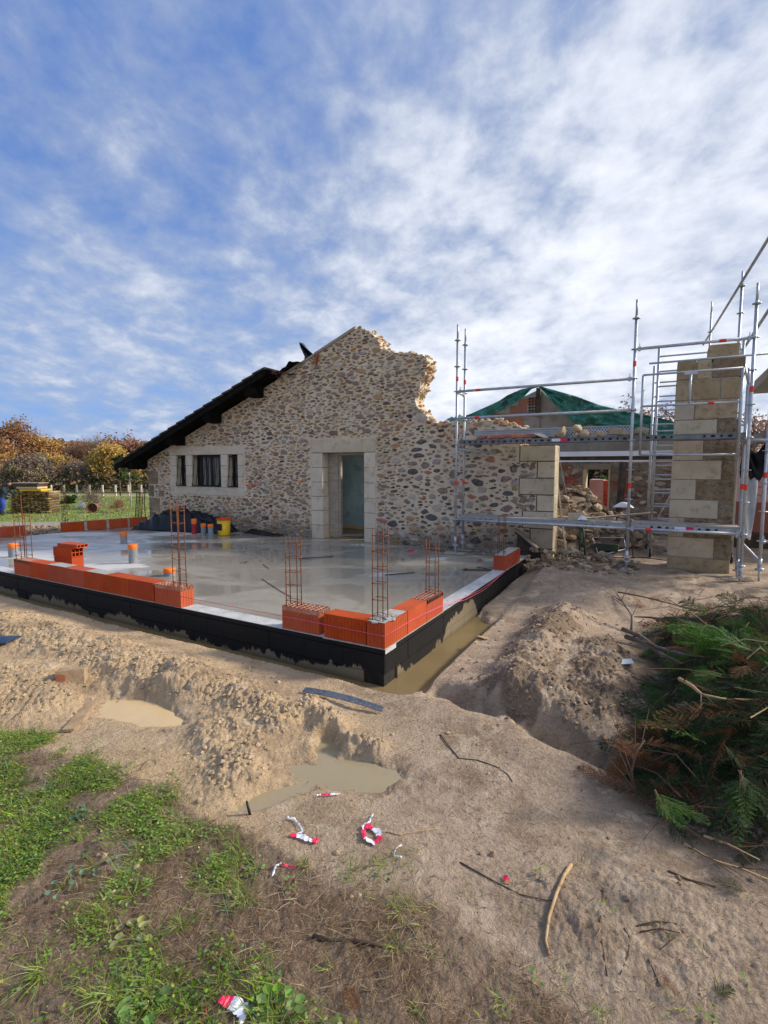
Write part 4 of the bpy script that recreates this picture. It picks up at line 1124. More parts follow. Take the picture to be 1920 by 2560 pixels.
# sprayed orange marks on the wall (paint, a thin film)
mk = MB()
for (x0_, y0_, w_, h_) in ((627, 1212, .16, .14), (643, 1206, .07, .06), (569, 1203, .03, .20), (607, 1203, .03, .16), (705, 1207, .03, .17), (715, 1214, .03, .07), (735, 1210, .04, .10), (751, 1203, .10, .06), (758, 1200, .05, .09)):
    u, z = on(HV, x0_, y0_); yy = HV - .030 if not (x0_ < 610) else HV - .016
    n_ = 9; V_ = [(u + w_ / 2 * math.cos(2 * PI * k / n_) * rnd.uniform(.6, 1.1), yy, z + h_ / 2 * math.sin(2 * PI * k / n_) * rnd.uniform(.6, 1.1)) for k in range(n_)]
    mk.add(V_, [tuple(range(n_))])
mk.build('spray_mark', M('orange_spray', [(.85, .20, .05), (.75, .2, .07)], 30, .8, 0), house)
# downpipe and cable at the left corner
mb = MB(); mb.tube([(-11.66, HV - .12, 1.85), (-11.68, HV - .05, 1.5), (-11.66, HV - .05, 1.0), (-11.70, HV - .06, .6), (-11.66, HV - .05, 0)], .012, 6); mb.build('cable', m_iron, house)
fp = thing('mesh_panel', 'rusty reinforcing mesh panels leaning upright at the left corner of the stone house', 'mesh panel', (-11.75, 5.95, 0))
for k in range(5):
    mb = MB(); mb.tube([(-11.95 + .07 * k, 5.98, .2), (-11.93 + .07 * k, 6.05, .98)], .008 if k % 2 else .014, 5); mb.build('bar', m_rust if k > 2 else m_iron, fp)
for k in range(8):
    mb = MB(); mb.tube([(-11.80, 5.99, .26 + .095 * k), (-11.66, 5.99, .26 + .095 * k)], .005, 4); mb.build('cross_bar', m_rust, fp)

# ------------------------------------------------------------------ stone pillar
pil = thing('stone_pillar', 'tall pale cut stone pillar standing free behind the right scaffold bay', 'pillar', (2.85, HV, -.1))
PV0, PV1 = HV, HV + .5
PC = [(-.14, .17, [(2.37, 3.32, 3)]), (.17, .52, [(2.37, 3.07, 1), (3.07, 3.32, 2)]), (.52, .86, [(2.37, 2.61, 1), (2.61, 3.31, 2)]), (.86, 1.18, [(2.37, 3.10, 1), (3.10, 3.31, 2)]),
      (1.18, 1.53, [(2.375, 2.76, 1), (2.76, 3.31, 2)]), (1.53, 1.86, [(2.38, 3.12, 1), (3.12, 3.30, 2)]), (1.86, 2.20, [(2.38, 2.84, 1), (2.84, 3.31, 2)]), (2.20, 2.55, [(2.38, 3.02, 1), (3.02, 3.31, 2)]),
      (2.55, 2.88, [(2.38, 2.68, 1), (2.68, 3.30, 3)]), (2.88, 3.23, [(2.38, 3.035, 3), (3.035, 3.33, 3)]), (3.23, 3.57, [(2.39, 2.68, 3), (2.68, 2.90, 3), (2.905, 3.37, 4)]), (3.57, 3.79, [(2.84, 3.28, 3)])]
m_cuttan = M('tan_limestone', [(.36, .275, .17), (.47, .375, .25), (.25, .185, .11)], 3, .92, .6, 35, obj=.2, bdist=.01)
def rough_block(parent, a, b_, z0, z1, v0, v1, mat):
    V_ = []; F_ = []; nu_, nz_ = max(4, int((b_ - a) / .035)), max(4, int((z1 - z0) / .035))
    for j in range(nz_ + 1):
        for i in range(nu_ + 1):
            u = a + (b_ - a) * i / nu_; z = z0 + (z1 - z0) * j / nz_; e_ = min(i, nu_ - i, j, nz_ - j) > 0
            V_.append((u, v0 - (.075 * f1(u * 14 + z * 3, z * 14, 1, 5) - .03 if e_ else -.006), z))
    for j in range(nz_):
        for i in range(nu_): q = j * (nu_ + 1) + i; F_.append((q, q + 1, q + nu_ + 2, q + nu_ + 1))
    mb = MB(); mb.add(V_, F_); mb.box((a + .003, v0 + .012, z0 + .002), (b_ - .003, v1, z1 - .002)); mb.build('cut_stone', mat, parent)
for z0, z1, row in PC:
    for a, b_, k in row:
        if k == 2: rough_block(pil, a + .003, b_, z0 + .002, z1 - .002, PV0, PV1, m_cutrough)
        else: cut(pil, a, b_, z0, z1, PV0 + rnd.uniform(-.006, .006), PV1, {1: m_cut, 3: m_cuttan, 4: m_cutbrown}[k], 'cut_stone', .007 if k == 1 else .014, 0 if k == 1 else .004)
mb = MB(); mb.box((2.40, PV0 + .02, -.12), (3.29, PV1 - .01, 3.5)); mb.build('mortar_core', m_cement, pil)

# ------------------------------------------------------------------ scaffold
SV, SI = 5.5, 5.94; TR = .0245
ros = MB(); ros.lathe([(TR, -.006), (.062, -.006), (.062, .006), (TR, .006)], seg=14); ros_me, _ = ros.mesh('rosette', m_galv, center=False)
bandm = MB(); bandm.lathe([(TR + .0015, -.045), (TR + .0015, .045)], seg=12, smooth=True); band_me, _ = bandm.mesh('marker_band', m_red, center=False)
sca = thing('scaffold', 'galvanised two bay scaffold in front of the house opening and the stone pillar', 'scaffold', (1.0, SV, 0))


def standard(sc, u, v, z0, ztop, zros, bands=(), jack=.22, foot=True):
    mb = MB(); spig = .26
    mb.tube([(u, v, z0 + jack), (u, v, ztop - spig)], TR, 12); mb.tube([(u, v, ztop - spig), (u, v, ztop)], .019, 10); mb.tube([(u, v, z0 + jack - .002), (u, v, z0 + jack + .16)], .029, 12)
    st_ = mb.build('standard', m_galv, sc)
    for z_ in zros: link('rosette', ros_me, Matrix.Translation((u, v, z_)), st_)
    for z_ in bands: link('marker_band', band_me, Matrix.Translation((u, v, z_)), st_)
    mb = MB(); mb.tube([(u, v, z0), (u, v, z0 + jack + .05)], .016, 8); mb.lathe([(.017, -.012), (.06, -.012), (.06, .012), (.017, .012)], (u, v, z0 + jack - .02), 6, smooth=False)
    mb.box((u - .07, v - .07, z0), (u + .07, v + .07, z0 + .006)); mb.build('base_jack', m_galv, sc)
    return st_


ZR = [.2 + .5 * i for i in range(9)]
standard(sca, -1.37, SV, .035, 4.50, [.2, .7, 1.2, 1.7, 2.2, 2.7, 3.22, 3.70, 4.20], (1.43, 3.46), jack=.16)
standard(sca, -1.37, SI, .035, 4.52, [.2, .7, 1.2, 1.7, 2.2, 2.7, 3.24, 3.72, 4.20], (1.43, 3.46), jack=.16)
standard(sca, 1.76, SV, -.005, 4.50, [.2, .7, 1.2, 1.7, 2.2, 2.7, 3.22, 3.70, 4.20], (1.43, 3.46), jack=.16)
standard(sca, 3.39, SV, -.11, 4.50, [.2, .7, 1.2, 1.7, 2.2, 2.7, 3.22, 3.70, 4.20], (1.43, 2.93), jack=.16)
standard(sca, 3.39, SI, -.09, 3.32, [.2, .7, 1.2, 1.7, 2.2], (1.43,), jack=.16)


def tubep(parent, a, b_, r=TR, name='ledger', mat=m_galv, band=None, wedge=True):
    mb = MB(); mb.tube([a, b_], r, 10)
    if wedge:
        d = (Vector(b_) - Vector(a)).normalized()
        for p_, s_ in ((Vector(a), 1), (Vector(b_), -1)):
            q = p_ + d * s_ * .035; mb.obox(Matrix.Translation(q) @ Matrix.Rotation(math.atan2(d.y, d.x), 4, 'Z'), .05, .045, .062); mb.obox(Matrix.Translation(q + Vector((0, 0, .02))), .012, .02, .13)
    o = mb.build(name, mat, parent)
    if band is not None:
        p_ = Vector(a).lerp(Vector(b_), band); d = Vector(b_) - Vector(a)
        link('marker_band', band_me, Matrix.Translation(p_) @ d.to_track_quat('Z', 'Y').to_matrix().to_4x4(), o)
    return o


e_ = .03
tubep(sca, (-1.37 + e_, SV, 3.22), (1.76 - e_, SV, 3.22), band=.13); tubep(sca, (-1.37 + e_, SV, 2.70), (1.76 - e_, SV, 2.70), band=.125)
tubep(sca, (1.76 + e_, SV, 3.70), (3.39 - e_, SV, 3.70), band=.76)
tubep(sca, (-1.37 + e_, SV, .70), (1.76 - e_, SV, .70), wedge=False, r=.028); tubep(sca, (1.76 + e_, SV, .70), (3.39 - e_, SV, .70), band=.18)
for z_ in (3.22, 2.17, .68):
    tubep(sca, (-1.37, SV + e_, z_ - .02), (-1.37, SI - e_, z_ - .02), name='transom')
tubep(sca, (-1.36, SV + .03, 2.10), (-.72, SI + .02, 2.02), name='transom', wedge=False)
for u_ in (1.76, 3.39):
    for z_ in (2.17, .68): tubep(sca, (u_, SV + e_, z_ - .03), (u_, SI + .02, z_ - .03), name='transom')


def deck(u0, u1, z, name='deck', board=False):
    """steel plank: C rails with punched holes and a perforated or boarded top"""
    vs_, ve = SV + .045, SI - .02
    rl = MB(); rl.box((u0, vs_, z - .075), (u1, vs_ + .006, z)); rl.box((u0, vs_ - .012, z - .004), (u1, vs_ + .02, z + .006)); rl.box((u0, vs_ - .010, z - .080), (u1, vs_ + .02, z - .072))
    dk = rl.build('deck', m_galvd if not board else m_galv, sca)
    hs_ = MB(); n_ = int((u1 - u0) / .115)
    for k in range(n_):
        if board and (k < 2 or k > n_ - 3 or 5 < k < n_ - 6): continue
        if not board and u0 > 1 and 4 < k < 8: continue
        uc = u0 + .08 + k * .115; wv_ = .034 if k % 2 else .020
        hs_.add([(uc + wv_ * math.cos(t_ * PI / 6), vs_ - .0125, z - .038 + .019 * math.sin(t_ * PI / 6)) for t_ in range(12)], [tuple(range(12))])
    hs_.build('punched_hole', m_iron, dk)
    tp = MB()
    if board:
        nb = 2
        for k in range(nb): tp.box((u0 + .01, vs_ - .03 + k * (ve - vs_ + .06) / nb, z + .007), (u1 - .01, vs_ - .03 + (k + 1) * (ve - vs_ + .06) / nb - .006, z + .030), 0, .003)
        tp.build('plank', m_deck, dk)
    else:
        tp.box((u0, vs_ + .02, z - .01), (u1, ve, z - .004)); tp.box((u0, ve, z - .075), (u1, ve + .006, z + .003)); tp.build('plank', m_galvd, dk)
    return dk


deck(-1.30, 1.71, 2.27); deck(1.81, 3.36, 2.275)
deck(-1.30, 1.71, .755, board=True); deck(1.81, 3.36, .775, board=True)
mb = MB()
for a, b_, z_ in ((.60, .72, 2.232), (2.62, 2.72, .74)): mb.box((a, SV + .025, z_ - .025), (b_, SV + .032, z_ + .025))
mb.build('warning_label', m_redtape, sca)
mb = MB()
for a, b_, z_ in ((.45, .60, 2.232), (2.45, 2.62, .74)): mb.box((a, SV + .025, z_ - .025), (b_ - .001, SV + .032, z_ + .025))
mb.build('warning_label', m_whitepaint, sca)
# perforated guard plank standing on edge behind the stones (a tilted steel plank)
gp = thing('steel_plank', 'perforated galvanised scaffold plank standing on its long edge behind the loose stones', 'scaffold plank', (.2, SI, 2.3))
mb = MB(); za0, za1 = 2.30, 2.47; mb.box((-1.15, SI - .0, za0), (1.73, SI + .004, za1)); mb.box((-1.15, SI - .03, za1), (1.73, SI + .02, za1 + .012)); mb.build('plate', m_galv, gp)
mb = MB()
for r_ in range(5):
    for k in range(58):
        u = -1.12 + k * .049 + (.024 if r_ % 2 else 0); z = za0 + .025 + r_ * .031
        mb.add([(u + .014 * math.cos(t_ * PI / 3), SI - .003, z + .011 * math.sin(t_ * PI / 3)) for t_ in range(6)], [tuple(range(6))])
mb.build('perforation', m_iron, gp)['kind'] = 'stuff'
# guard frame of the right bay
gf = MB(); a, b_ = 1.97, 3.36; zt, zm, zl = 3.10, 2.64, 1.98; gv = SV - .04
P1 = on(gv, 1608, 938); P2 = on(gv, 1858, 918); P3 = on(gv, 1602, 1138)
gf.tube([(P1[0], gv, P1[1]), (P2[0], gv, P1[1] + .0)], .017, 8); gf.tube([(P1[0], gv, P1[1]), (P1[0], gv, P3[1])], .019, 8); gf.tube([(P1[0], gv, P3[1]), (P2[0], gv, P3[1])], .017, 8)
pm = on(gv, 1608, 1016)[1]; gf.tube([(P1[0], gv, pm), (P2[0], gv, pm)], .017, 8); gf.tube([(P2[0], gv, P1[1]), (P2[0], gv, 1.9)], .019, 8)
um = on(gv, 1724, 1000)[0]; gf.tube([(um, gv, P1[1]), (um, gv, pm)], .017, 8); gf.box((um - .09, gv - .025, P1[1] - .045), (um + .09, gv - .018, P1[1] + .01))
go = gf.build('guard_frame', m_galv, sca)
link('marker_band', band_me, Matrix.Translation(((um + P2[0]) / 2 - .05, gv, pm)) @ Matrix.Rotation(PI / 2, 4, 'Y') @ Matrix.Diagonal((.8, .8, .9, 1)), go)
P4 = on(SI, 1623, 909); P5 = on(SI, 1880, 880); mb = MB(); mb.tube([(P4[0], SI, P4[1]), (3.75, SI, P4[1] + .0)], .017, 8); mb.build('guard_rail', m_galv, sca)

# timber blocks under the feet
def block(u, v, z, sx_, sy_, sz_, label, mat=m_wood, rz=0., name='timber_block'):
    mb = MB(); mb.obox(Matrix.Translation((u, v, z)) @ Matrix.Rotation(rz, 4, 'Z'), sx_, sy_, sz_, 0, .006); o = mb.build(name, mat); setp(o, label, 'timber block'); md = o.modifiers.new('b', 'BEVEL'); md.width = .006; return o


block(-1.37, SV, .018, .42, .22, .03, 'flat broken timber pad under the left outer scaffold foot')
block(-1.37, SI, .018, .42, .20, .03, 'flat timber pad under the left inner scaffold foot, against the wall')
block(1.76, SV - .02, -.055, .20, .26, .10, 'pale squared timber block under the middle scaffold foot')
block(3.0, SV + .36, -.09, .75, .16, .09, 'long timber sleeper in front of the pillar base', m_muddy if False else m_wood)
block(3.62, SV - .02, -.165, 1.5, .30, .10, 'long dark timber sleeper under the right scaffold feet', m_darkwood, -.04)

# side scaffold running away on the right
sc2 = thing('scaffold', 'second galvanised scaffold running back behind the pillar with tall sloping rails', 'scaffold', (3.75, 7.5, 0))
standard(sc2, 3.66, 5.72, -.10, 2.62, [.14, .58, 1.05, 1.5, 2.0], (1.62,), jack=.24)
B2 = gr(1855, 715, 5.15); B1 = gr(1776, 830, 5.15)
standard(sc2, B2[0], B2[1], -.1, 5.42, [5.15, 4.65, 4.15, 3.65, 3.15, 2.65, 2.15, 1.65, 1.15], (), jack=.2)
standard(sc2, B1[0], B1[1], -.1, 5.9, [5.15, 4.65, 4.15, 3.65, 3.15], (), jack=.2)
A0 = gr(1925, 590, 5.15); B0 = gr(1758, 862, 5.15)
tubep(sc2, (A0[0], A0[1], 5.15), (B0[0], B0[1], 5.15), wedge=False, name='guard_rail')
A0 = gr(1925, 770, 4.15); B0 = gr(1770, 1010, 4.15)
tubep(sc2, (A0[0], A0[1], 4.15), (B0[0], B0[1], 4.15), wedge=False, name='guard_rail')
tubep(sc2, (B2[0], B2[1], 4.15), (3.45, 6.2, 3.0), wedge=False, name='brace', r=.02)
for z_ in (3.28, 2.22):
    mb = MB()
    for k in range(3): mb.box((3.78 + k * .31, 5.9, z_), (4.08 + k * .31, 9.2, z_ + .055))
    mb.build('deck', m_galvd, sc2)
    mb = MB(); mb.box((3.74, 5.9, z_ - .02), (3.765, 9.2, z_ + .14)); mb.build('toe_board', m_wood, sc2)
    tubep(sc2, (3.66, 5.74, z_ - .05), (4.7, 5.9, z_ - .05), name='transom', wedge=False)
tubep(sc2, (3.39, SV, 2.17), (4.2, 5.9, 2.12), name='transom', wedge=False)
tubep(sc2, (3.69, 5.72, 3.74), (5.2, 5.74, 3.9), name='guard_rail', wedge=False, r=.018); tubep(sc2, (3.66, 5.74, .58), (4.6, 5.76, .56), name='ledger')
tubep(sc2, (3.66, 5.74, .25), (3.35, 7.6, .62), name='brace', wedge=False, r=.02)
for q, (a, b_, c_, d_) in enumerate(((3.85, .3, 3.75, .9), (4.2, .2, 4.1, .9))): pass
mb = MB(); mb.tube([(4.15, 6.6, -.04), (4.3, 6.7, .3), (4.15, 6.8, .55), (4.0, 6.6, .3), (4.15, 6.5, .1), (4.35, 6.6, .35), (4.2, 6.9, .5)], .012, 6); o = mb.build('cable_coil', m_iron); setp(o, 'tangled dark cable hanging behind the rightmost scaffold pole', 'cable')
drape('plastic_bag', lambda a, b_: (3.42 + .55 * a, 6.55 + .1 * math.sin(a * 8 + b_ * 5), 1.55 + .55 * b_ * (1 - .4 * abs(a - .5)) + .1 * math.sin(a * 12)), 14, 12, m_blackplastic, 'torn black plastic flapping behind the right scaffold pole', 'plastic sheet')
m_pkwrap = M('clear_wrap', [(.5, .52, .52), (.62, .64, .64)], 5, .3, .3, 15)
drape('plastic_wrap', lambda a, b_: (3.40 + .18 * a + .05 * b_, 6.15 + .05 * math.sin(a * 8 + b_ * 5), .55 + 1.0 * b_ + .03 * math.sin(a * 12)), 6, 14, m_pkwrap, 'clear plastic wrap hanging beside the pillar foot', 'plastic sheet')

# rolling access tower / ladder frame on wheels
WP = gr(1622, 1394, -.06)
tw_ = thing('rolling_tower', 'narrow aluminium ladder tower on castors standing left of the pillar', 'ladder tower', (WP[0], WP[1], -.06))
tv = WP[1]; zt1 = on(tv, 1650, 870)[1]
uA = on(tv, 1638, 1100)[0]; uB = uA + 1.35
for u_ in (uA, uB): mb = MB(); mb.tube([(u_, tv, .12), (u_, tv, zt1)], .024, 8); mb.build('upright', m_galv, tw_)
z_ = .45
while z_ < zt1 - .05:
    mb = MB(); mb.tube([(uA, tv, z_), (uB, tv, z_)], .016, 6); mb.build('rung', m_galv, tw_); z_ += .285
tv2 = tv + .75; uC = on(tv2, 1628, 1100)[0]; zt2 = on(tv2, 1636, 915)[1]
mb = MB(); mb.tube([(uC, tv2, .12), (uC, tv2, zt2)], .024, 8); mb.build('upright', m_galv, tw_)
mb = MB(); mb.tube([(uC + 1.35, tv2, .12), (uC + 1.35, tv2, zt2)], .024, 8); mb.build('upright', m_galv, tw_)
z_ = .35
while z_ < zt2 - .1:
    mb = MB(); mb.tube([(uC, tv2, z_), (uC + 1.35, tv2, z_)], .016, 6); mb.build('rung', m_galv, tw_); z_ += .285
mb = MB(); mb.tube([(uA, tv, .5), (uC + .9, tv2, 2.3)], .014, 6); mb.build('brace', m_galv, tw_)
mb = MB(); mb.tube([(uA + .02, tv + .05, zt1 - .9), (uC, tv2, .6)], .010, 6); mb.build('brace', m_galv, tw_)
for (u_, v_) in ((uA, tv), (uC, tv2), (uB, tv)):
    mb = MB(); mb.tube([(u_ - .02, v_, .03), (u_ + .02, v_, .03)], .085, 18); wh = mb.build('wheel', m_iron, tw_); mb = MB(); mb.tube([(u_ - .025, v_, .03), (u_ + .025, v_, .03)], .03, 10); mb.build('hub', m_galv, wh)
    mb = MB(); mb.box((u_ - .035, v_ - .02, .02), (u_ - .027, v_ + .02, .14)); mb.box((u_ + .027, v_ - .02, .02), (u_ + .035, v_ + .02, .14)); mb.build('fork', m_galv, tw_)

# ------------------------------------------------------------------ rear building
RV = 11.0
rb = thing('rear_building', 'partly stripped rear building with brick gable, pale beam and rubble walls behind the opening', 'building', (1, RV, 0))
def on2(x, y, v=RV): return on(v, x, y)
pk = on2(1347, 966); dl = on2(1160, 1050); dr = on2(1690, 1085)
# lower rubble wall with doorway
zw = on2(1450, 1157)[1]
dL, dR = on2(1464, 1174)[0], on2(1524, 1174)[0]; dT = on2(1490, 1174)[1]
wall_mesh([(-2.6, -.3), (-2.6, zw), (5.8, zw), (5.8, -.3)], [(dL, -.29, dR, dT)], RV, RV + .4, 'rubble_wall', M('grey_rubble_wall', [(.24, .195, .155), (.36, .30, .24), (.13, .10, .085)], 4, .95, 1.0, 14, bdist=.06), rb)
zt_ = on2(1500, 1113)[1] + 1.2
gb = [(pk[0] - .02, zw + .02), (pk[0] - .02, pk[1] - .1), (dr[0] + 1.0, dr[1] - .35), (dr[0] + 1.0, zw + .02)]
wall_mesh(gb, [], RV + .02, RV + .3, 'grey_gable', m_render, rb)
gb2 = [(dl[0] - .3, zw + .02), (dl[0] - .3, dl[1] - .3), (pk[0] - .02, pk[1] - .1), (pk[0] - .02, zw + .02)]
wall_mesh(gb2, [], RV - .02, RV + .3, 'brick_gable', m_cement, rb)
m_rb = M('faded_hollow_brick', [(.38, .15, .10), (.46, .21, .15), (.34, .14, .10)], 3, .9, .4, 40, obj=.2)
mb = MB(); mb.box((0, 0, 0), (.485, .02, .19)); rbm, _c = mb.mesh('brick', m_rb)
for r_ in range(12):
    z0 = zw + .06 + r_ * .20
    for k in range(12):
        u0 = pk[0] - .05 - .5 * (k + 1) + (.25 if r_ % 2 else 0)
        if u0 + .485 > pk[0] - .02: continue
        ztop = pk[1] - .1 + (u0 + .24 - pk[0]) * ((pk[1] - .1) - (dl[1] - .3)) / (pk[0] - dl[0] + .3)
        if z0 + .19 > ztop or u0 < dl[0]: continue
        link('brick', rbm, Matrix.Translation((u0 + .2425, RV - .028, z0 + .095)), rb)
hc = on2(1331, 1015)
for i in range(3):
    for j in range(6):
        mb = MB(); mb.box((hc[0] - .10 + i * .085, RV - .045, hc[1] - .25 + j * .085), (hc[0] - .035 + i * .085, RV - .040, hc[1] - .19 + j * .085)); mb.build('vent_hole', m_iron, rb)
mb = MB(); mb.box((pk[0] - .05, RV - .10, on2(1345, 1040)[1]), (pk[0] + .07, RV - .03, pk[1] - .05)); mb.build('ridge_post', m_darkwood, rb)
mb = MB(); mb.box((pk[0] - .38, RV - .05, zw + .03), (pk[0] - .24, RV - .02, on2(1345, 1040)[1])); mb.box((pk[0] - .24, RV - .045, zw + .03), (pk[0] + .05, RV - .018, on2(1345, 1040)[1] - .02)); mb.build('mortar_patch', m_render, rb)
# long white steel beam with dark web
bv = 10.3
bl = lambda x, y: on(bv, x, y)
z_a, z_b, z_c, z_d = bl(1450, 1129)[1], bl(1450, 1141)[1], bl(1450, 1151)[1], bl(1450, 1155)[1]
mb = MB(); mb.box((-.9, bv - .06, z_b), (3.6, bv + .12, z_a)); bm_ = mb.build('beam', m_whitepaint, rb)
mb = MB(); mb.box((-.9, bv, z_c), (3.6, bv + .06, z_b)); mb.build('beam_web', m_darkwood, bm_); mb = MB(); mb.box((-.9, bv - .05, z_d), (3.6, bv + .12, z_c)); mb.build('beam_flange', m_whitepaint, bm_)
pu = bl(1556, 1155)[0]; mb = MB(); mb.tube([(pu + .03, bv, z_d), (pu - .02, bv, .9), (pu - .08, bv - .02, -.1)], [.09, .085, .08], 8); mb.build('post', m_darkwood, rb)
# door lintel, jambs, red brick trims
mb = MB(); mb.box((dL - .03, RV - .03, dT), (dR + .03, RV - .002, zw - .04)); mb.build('lintel', m_wood, rb)
mb = MB(); mb.box((dL - .06, RV - .035, -.1), (dL + .02, RV + .3, dT)); mb.box((dR - .02, RV - .035, -.1), (dR + .02, RV + .3, dT)); mb.build('door_jamb', m_newwood, rb)
mb = MB(); mb.box((0, 0, 0), (.19, .03, .032)); tb_, _ = mb.mesh('brick', M('red_trim_brick', [(.42, .08, .05), (.5, .13, .09)], 8, .9, .3, 50, obj=.2))
for cx_, n_, w_ in ((on2(1421, 1200)[0], 16, 1), (on2(1434, 1210)[0], 6, 0), (on2(1566, 1180)[0], 18, 1), (on2(1540, 1212)[0], 4, 0)):
    for k in range(n_):
        z0 = (zw - .08 - .052 * k) if w_ else (1.35 - .055 * k)
        if z0 < .5: break
        link('brick', tb_, Matrix.Translation((cx_ + (.03 if k % 2 else -.02), RV - .012, z0)), rb)
p_ = on2(1391, 1176); q_ = on2(1412, 1211); mb = MB(); mb.box((p_[0] - .4, RV - .03, q_[1]), (q_[0], RV - .002, p_[1])); mb.build('plaster_panel', m_render, rb)
mb = MB(); mb.box((p_[0] - .4, RV - .04, p_[1] + .01), (q_[0] + .05, RV - .002, p_[1] + .10)); mb.build('lintel', m_clay, rb)
# stones in the rubble wall
srb = MB()
for _ in range(420):
    u = rnd.uniform(-.5, 4.5); z = rnd.uniform(0, zw - .12)
    if dL - .12 < u < dR + .12 and z < dT + .1: continue
    V_, F_ = stone_geo(rnd.uniform(.14, .3), rnd.uniform(.08, .16)); srb.add([(a + u, b_ * 1.5 + RV, c_ + z) for a, b_, c_ in V_], F_, rnd.choice((0, 1, 1, 3, 4)))
srb.build('stone', STONE, rb)['kind'] = 'stuff'
# pale pink wall on the right
pw = thing('pink_wall', 'pink plastered wall with white patches and red base behind the right scaffold', 'wall', (6, 10.2, 0))
pv_ = 9.6; a = on(pv_, 1852, 1140); b2 = on(pv_, 1870, 1255)
mb = MB(); mb.box((a[0] - .3, pv_, b2[1]), (a[0] + 3, pv_ + .3, a[1])); mb.build('plaster', m_pink, pw)
mb = MB(); mb.box((a[0] - .3, pv_ - .02, .32), (a[0] + 3, pv_ + .3, b2[1] - .002)); mb.build('wall_base', M('red_brown_base', [(.30, .09, .06), (.2, .11, .08)], 4, .9, .6, 20), pw)
mb = MB(); mb.box((a[0] - .3, pv_ - .02, -.2), (a[0] + 3, pv_ + .3, .318)); mb.build('wall_foot', m_darkwood, pw)
mb = MB(); mb.box((a[0] - .35, pv_ - .06, a[1]), (a[0] + 3, pv_ + .34, a[1] + .10)); mb.build('wall_plate', m_clay, pw)
sm = on(pv_ - .004, 1905, 1228); mb = MB(); mb.tube([(sm[0] + .12 * math.cos(t_), pv_ - .004, sm[1] + .10 * math.sin(t_)) for t_ in [R(20 + 30 * k) for k in range(10)]], .008, 5); mb.tube([(sm[0] - .2, pv_ - .004, sm[1] + .28), (sm[0] - .2, pv_ - .004, sm[1] + .2)], .008, 5); mb.build('spray_mark', m_redtape, pw)

# green tarpaulins over the rear gable
def tarpL(a, b_):
    x = 1349 + (1150 - 1349) * a; yt = np.interp(-x, [-1349, -1303, -1267, -1248, -1180, -1150], [963, 973, 989, 1002, 1033, 1044]); yb = np.interp(-x, [-1349, -1328, -1308, -1280, -1232, -1190, -1150], [967, 973, 994, 1011, 1037, 1062, 1075])
    y = yt + (yb - yt) * b_; vv_ = RV - .12 - .22 * f1(a * 9, b_ * 4, 1, 3) - .12 * b_; u, z = on(vv_, x, y); return (u, vv_, z)


def tarpR(a, b_):
    x = 1347 + (1712 - 1347) * a; yt = np.interp(x, [1347, 1370, 1395, 1441, 1500, 1538, 1627, 1663, 1712], [964, 971, 978, 991, 1013, 1022, 1040, 1048, 1062]); yb0 = np.interp(x, [1347, 1367, 1390, 1409, 1447, 1477, 1520, 1560, 1627, 1712], [970, 992, 1015, 1034, 1066, 1060, 1072, 1092, 1084, 1095])
    y = yt + (yb0 - yt) * b_; vv_ = RV - .15 - .34 * f1(a * 11 + b_ * 3, b_ * 5 - a * 4, 1, 8) - .10 * b_; u, z = on(vv_, x, y); return (u, vv_, z)


drape('green_tarpaulin', tarpL, 40, 10, m_green, 'green tarpaulin draped down the left slope over the brick gable', 'tarpaulin')
drape('green_tarpaulin', tarpR, 70, 16, m_green, 'green tarpaulin with torn flaps over the right slope of the grey gable', 'tarpaulin')
for (x0_, y0_, x1_, y1_) in ((1264, 1000, 1263, 1022), (1455, 996, 1448, 1013)):
    a = on(RV - .3, x0_, y0_); b2 = on(RV - .3, x1_, y1_); mb = MB(); mb.tube([(a[0], RV - .35, a[1]), (b2[0], RV - .35, b2[1])], .022, 5); mb.build('batten', m_darkwood, rb)
drape('green_tarpaulin', lambda a, b_: (-2.05 + .75 * a, HV + .25 + .2 * b_, 2.70 + .10 * b_ * (.3 + f1(a * 14, b_, 1.2, 5)) * 2 * (1 - abs(a - .4))), 16, 4, m_green, 'small scrap of green tarpaulin caught on the broken wall top', 'tarpaulin')

# wrapped pallet of bricks seen through the doorway
pp = thing('brick_pallet', 'pallet of red bricks under clear plastic seen through the rear doorway', 'pallet', (dR - .4, 12.6, 0))
mb = MB(); a = on(12.6, 1475, 1200); b2 = on(12.6, 1521, 1262)
mb.box((a[0] + .7 * (b2[0] - a[0]), 12.62, -.1), (b2[0] + .2, 13.5, a[1] - .02)); mb.build('bricks', M('red_bricks', [(.5, .08, .05), (.4, .07, .05), (.12, .03, .02)], 12, .8, .4, 20), pp)
mb = MB(); mb.box((a[0], 12.6, -.1), (a[0] + .72 * (b2[0] - a[0]), 13.5, a[1]), 0, .03); mb.build('plastic_wrap', M('pink_wrap', [(.42, .22, .22), (.50, .30, .30)], 3, .3, .3, 8), pp)
for k in range(7):
    mb = MB(); mb.box((a[0] + .74 * (b2[0] - a[0]), 12.60, .1 + k * .13), (b2[0] + .2, 12.617, .11 + k * .13)); mb.build('joint', m_iron, pp)

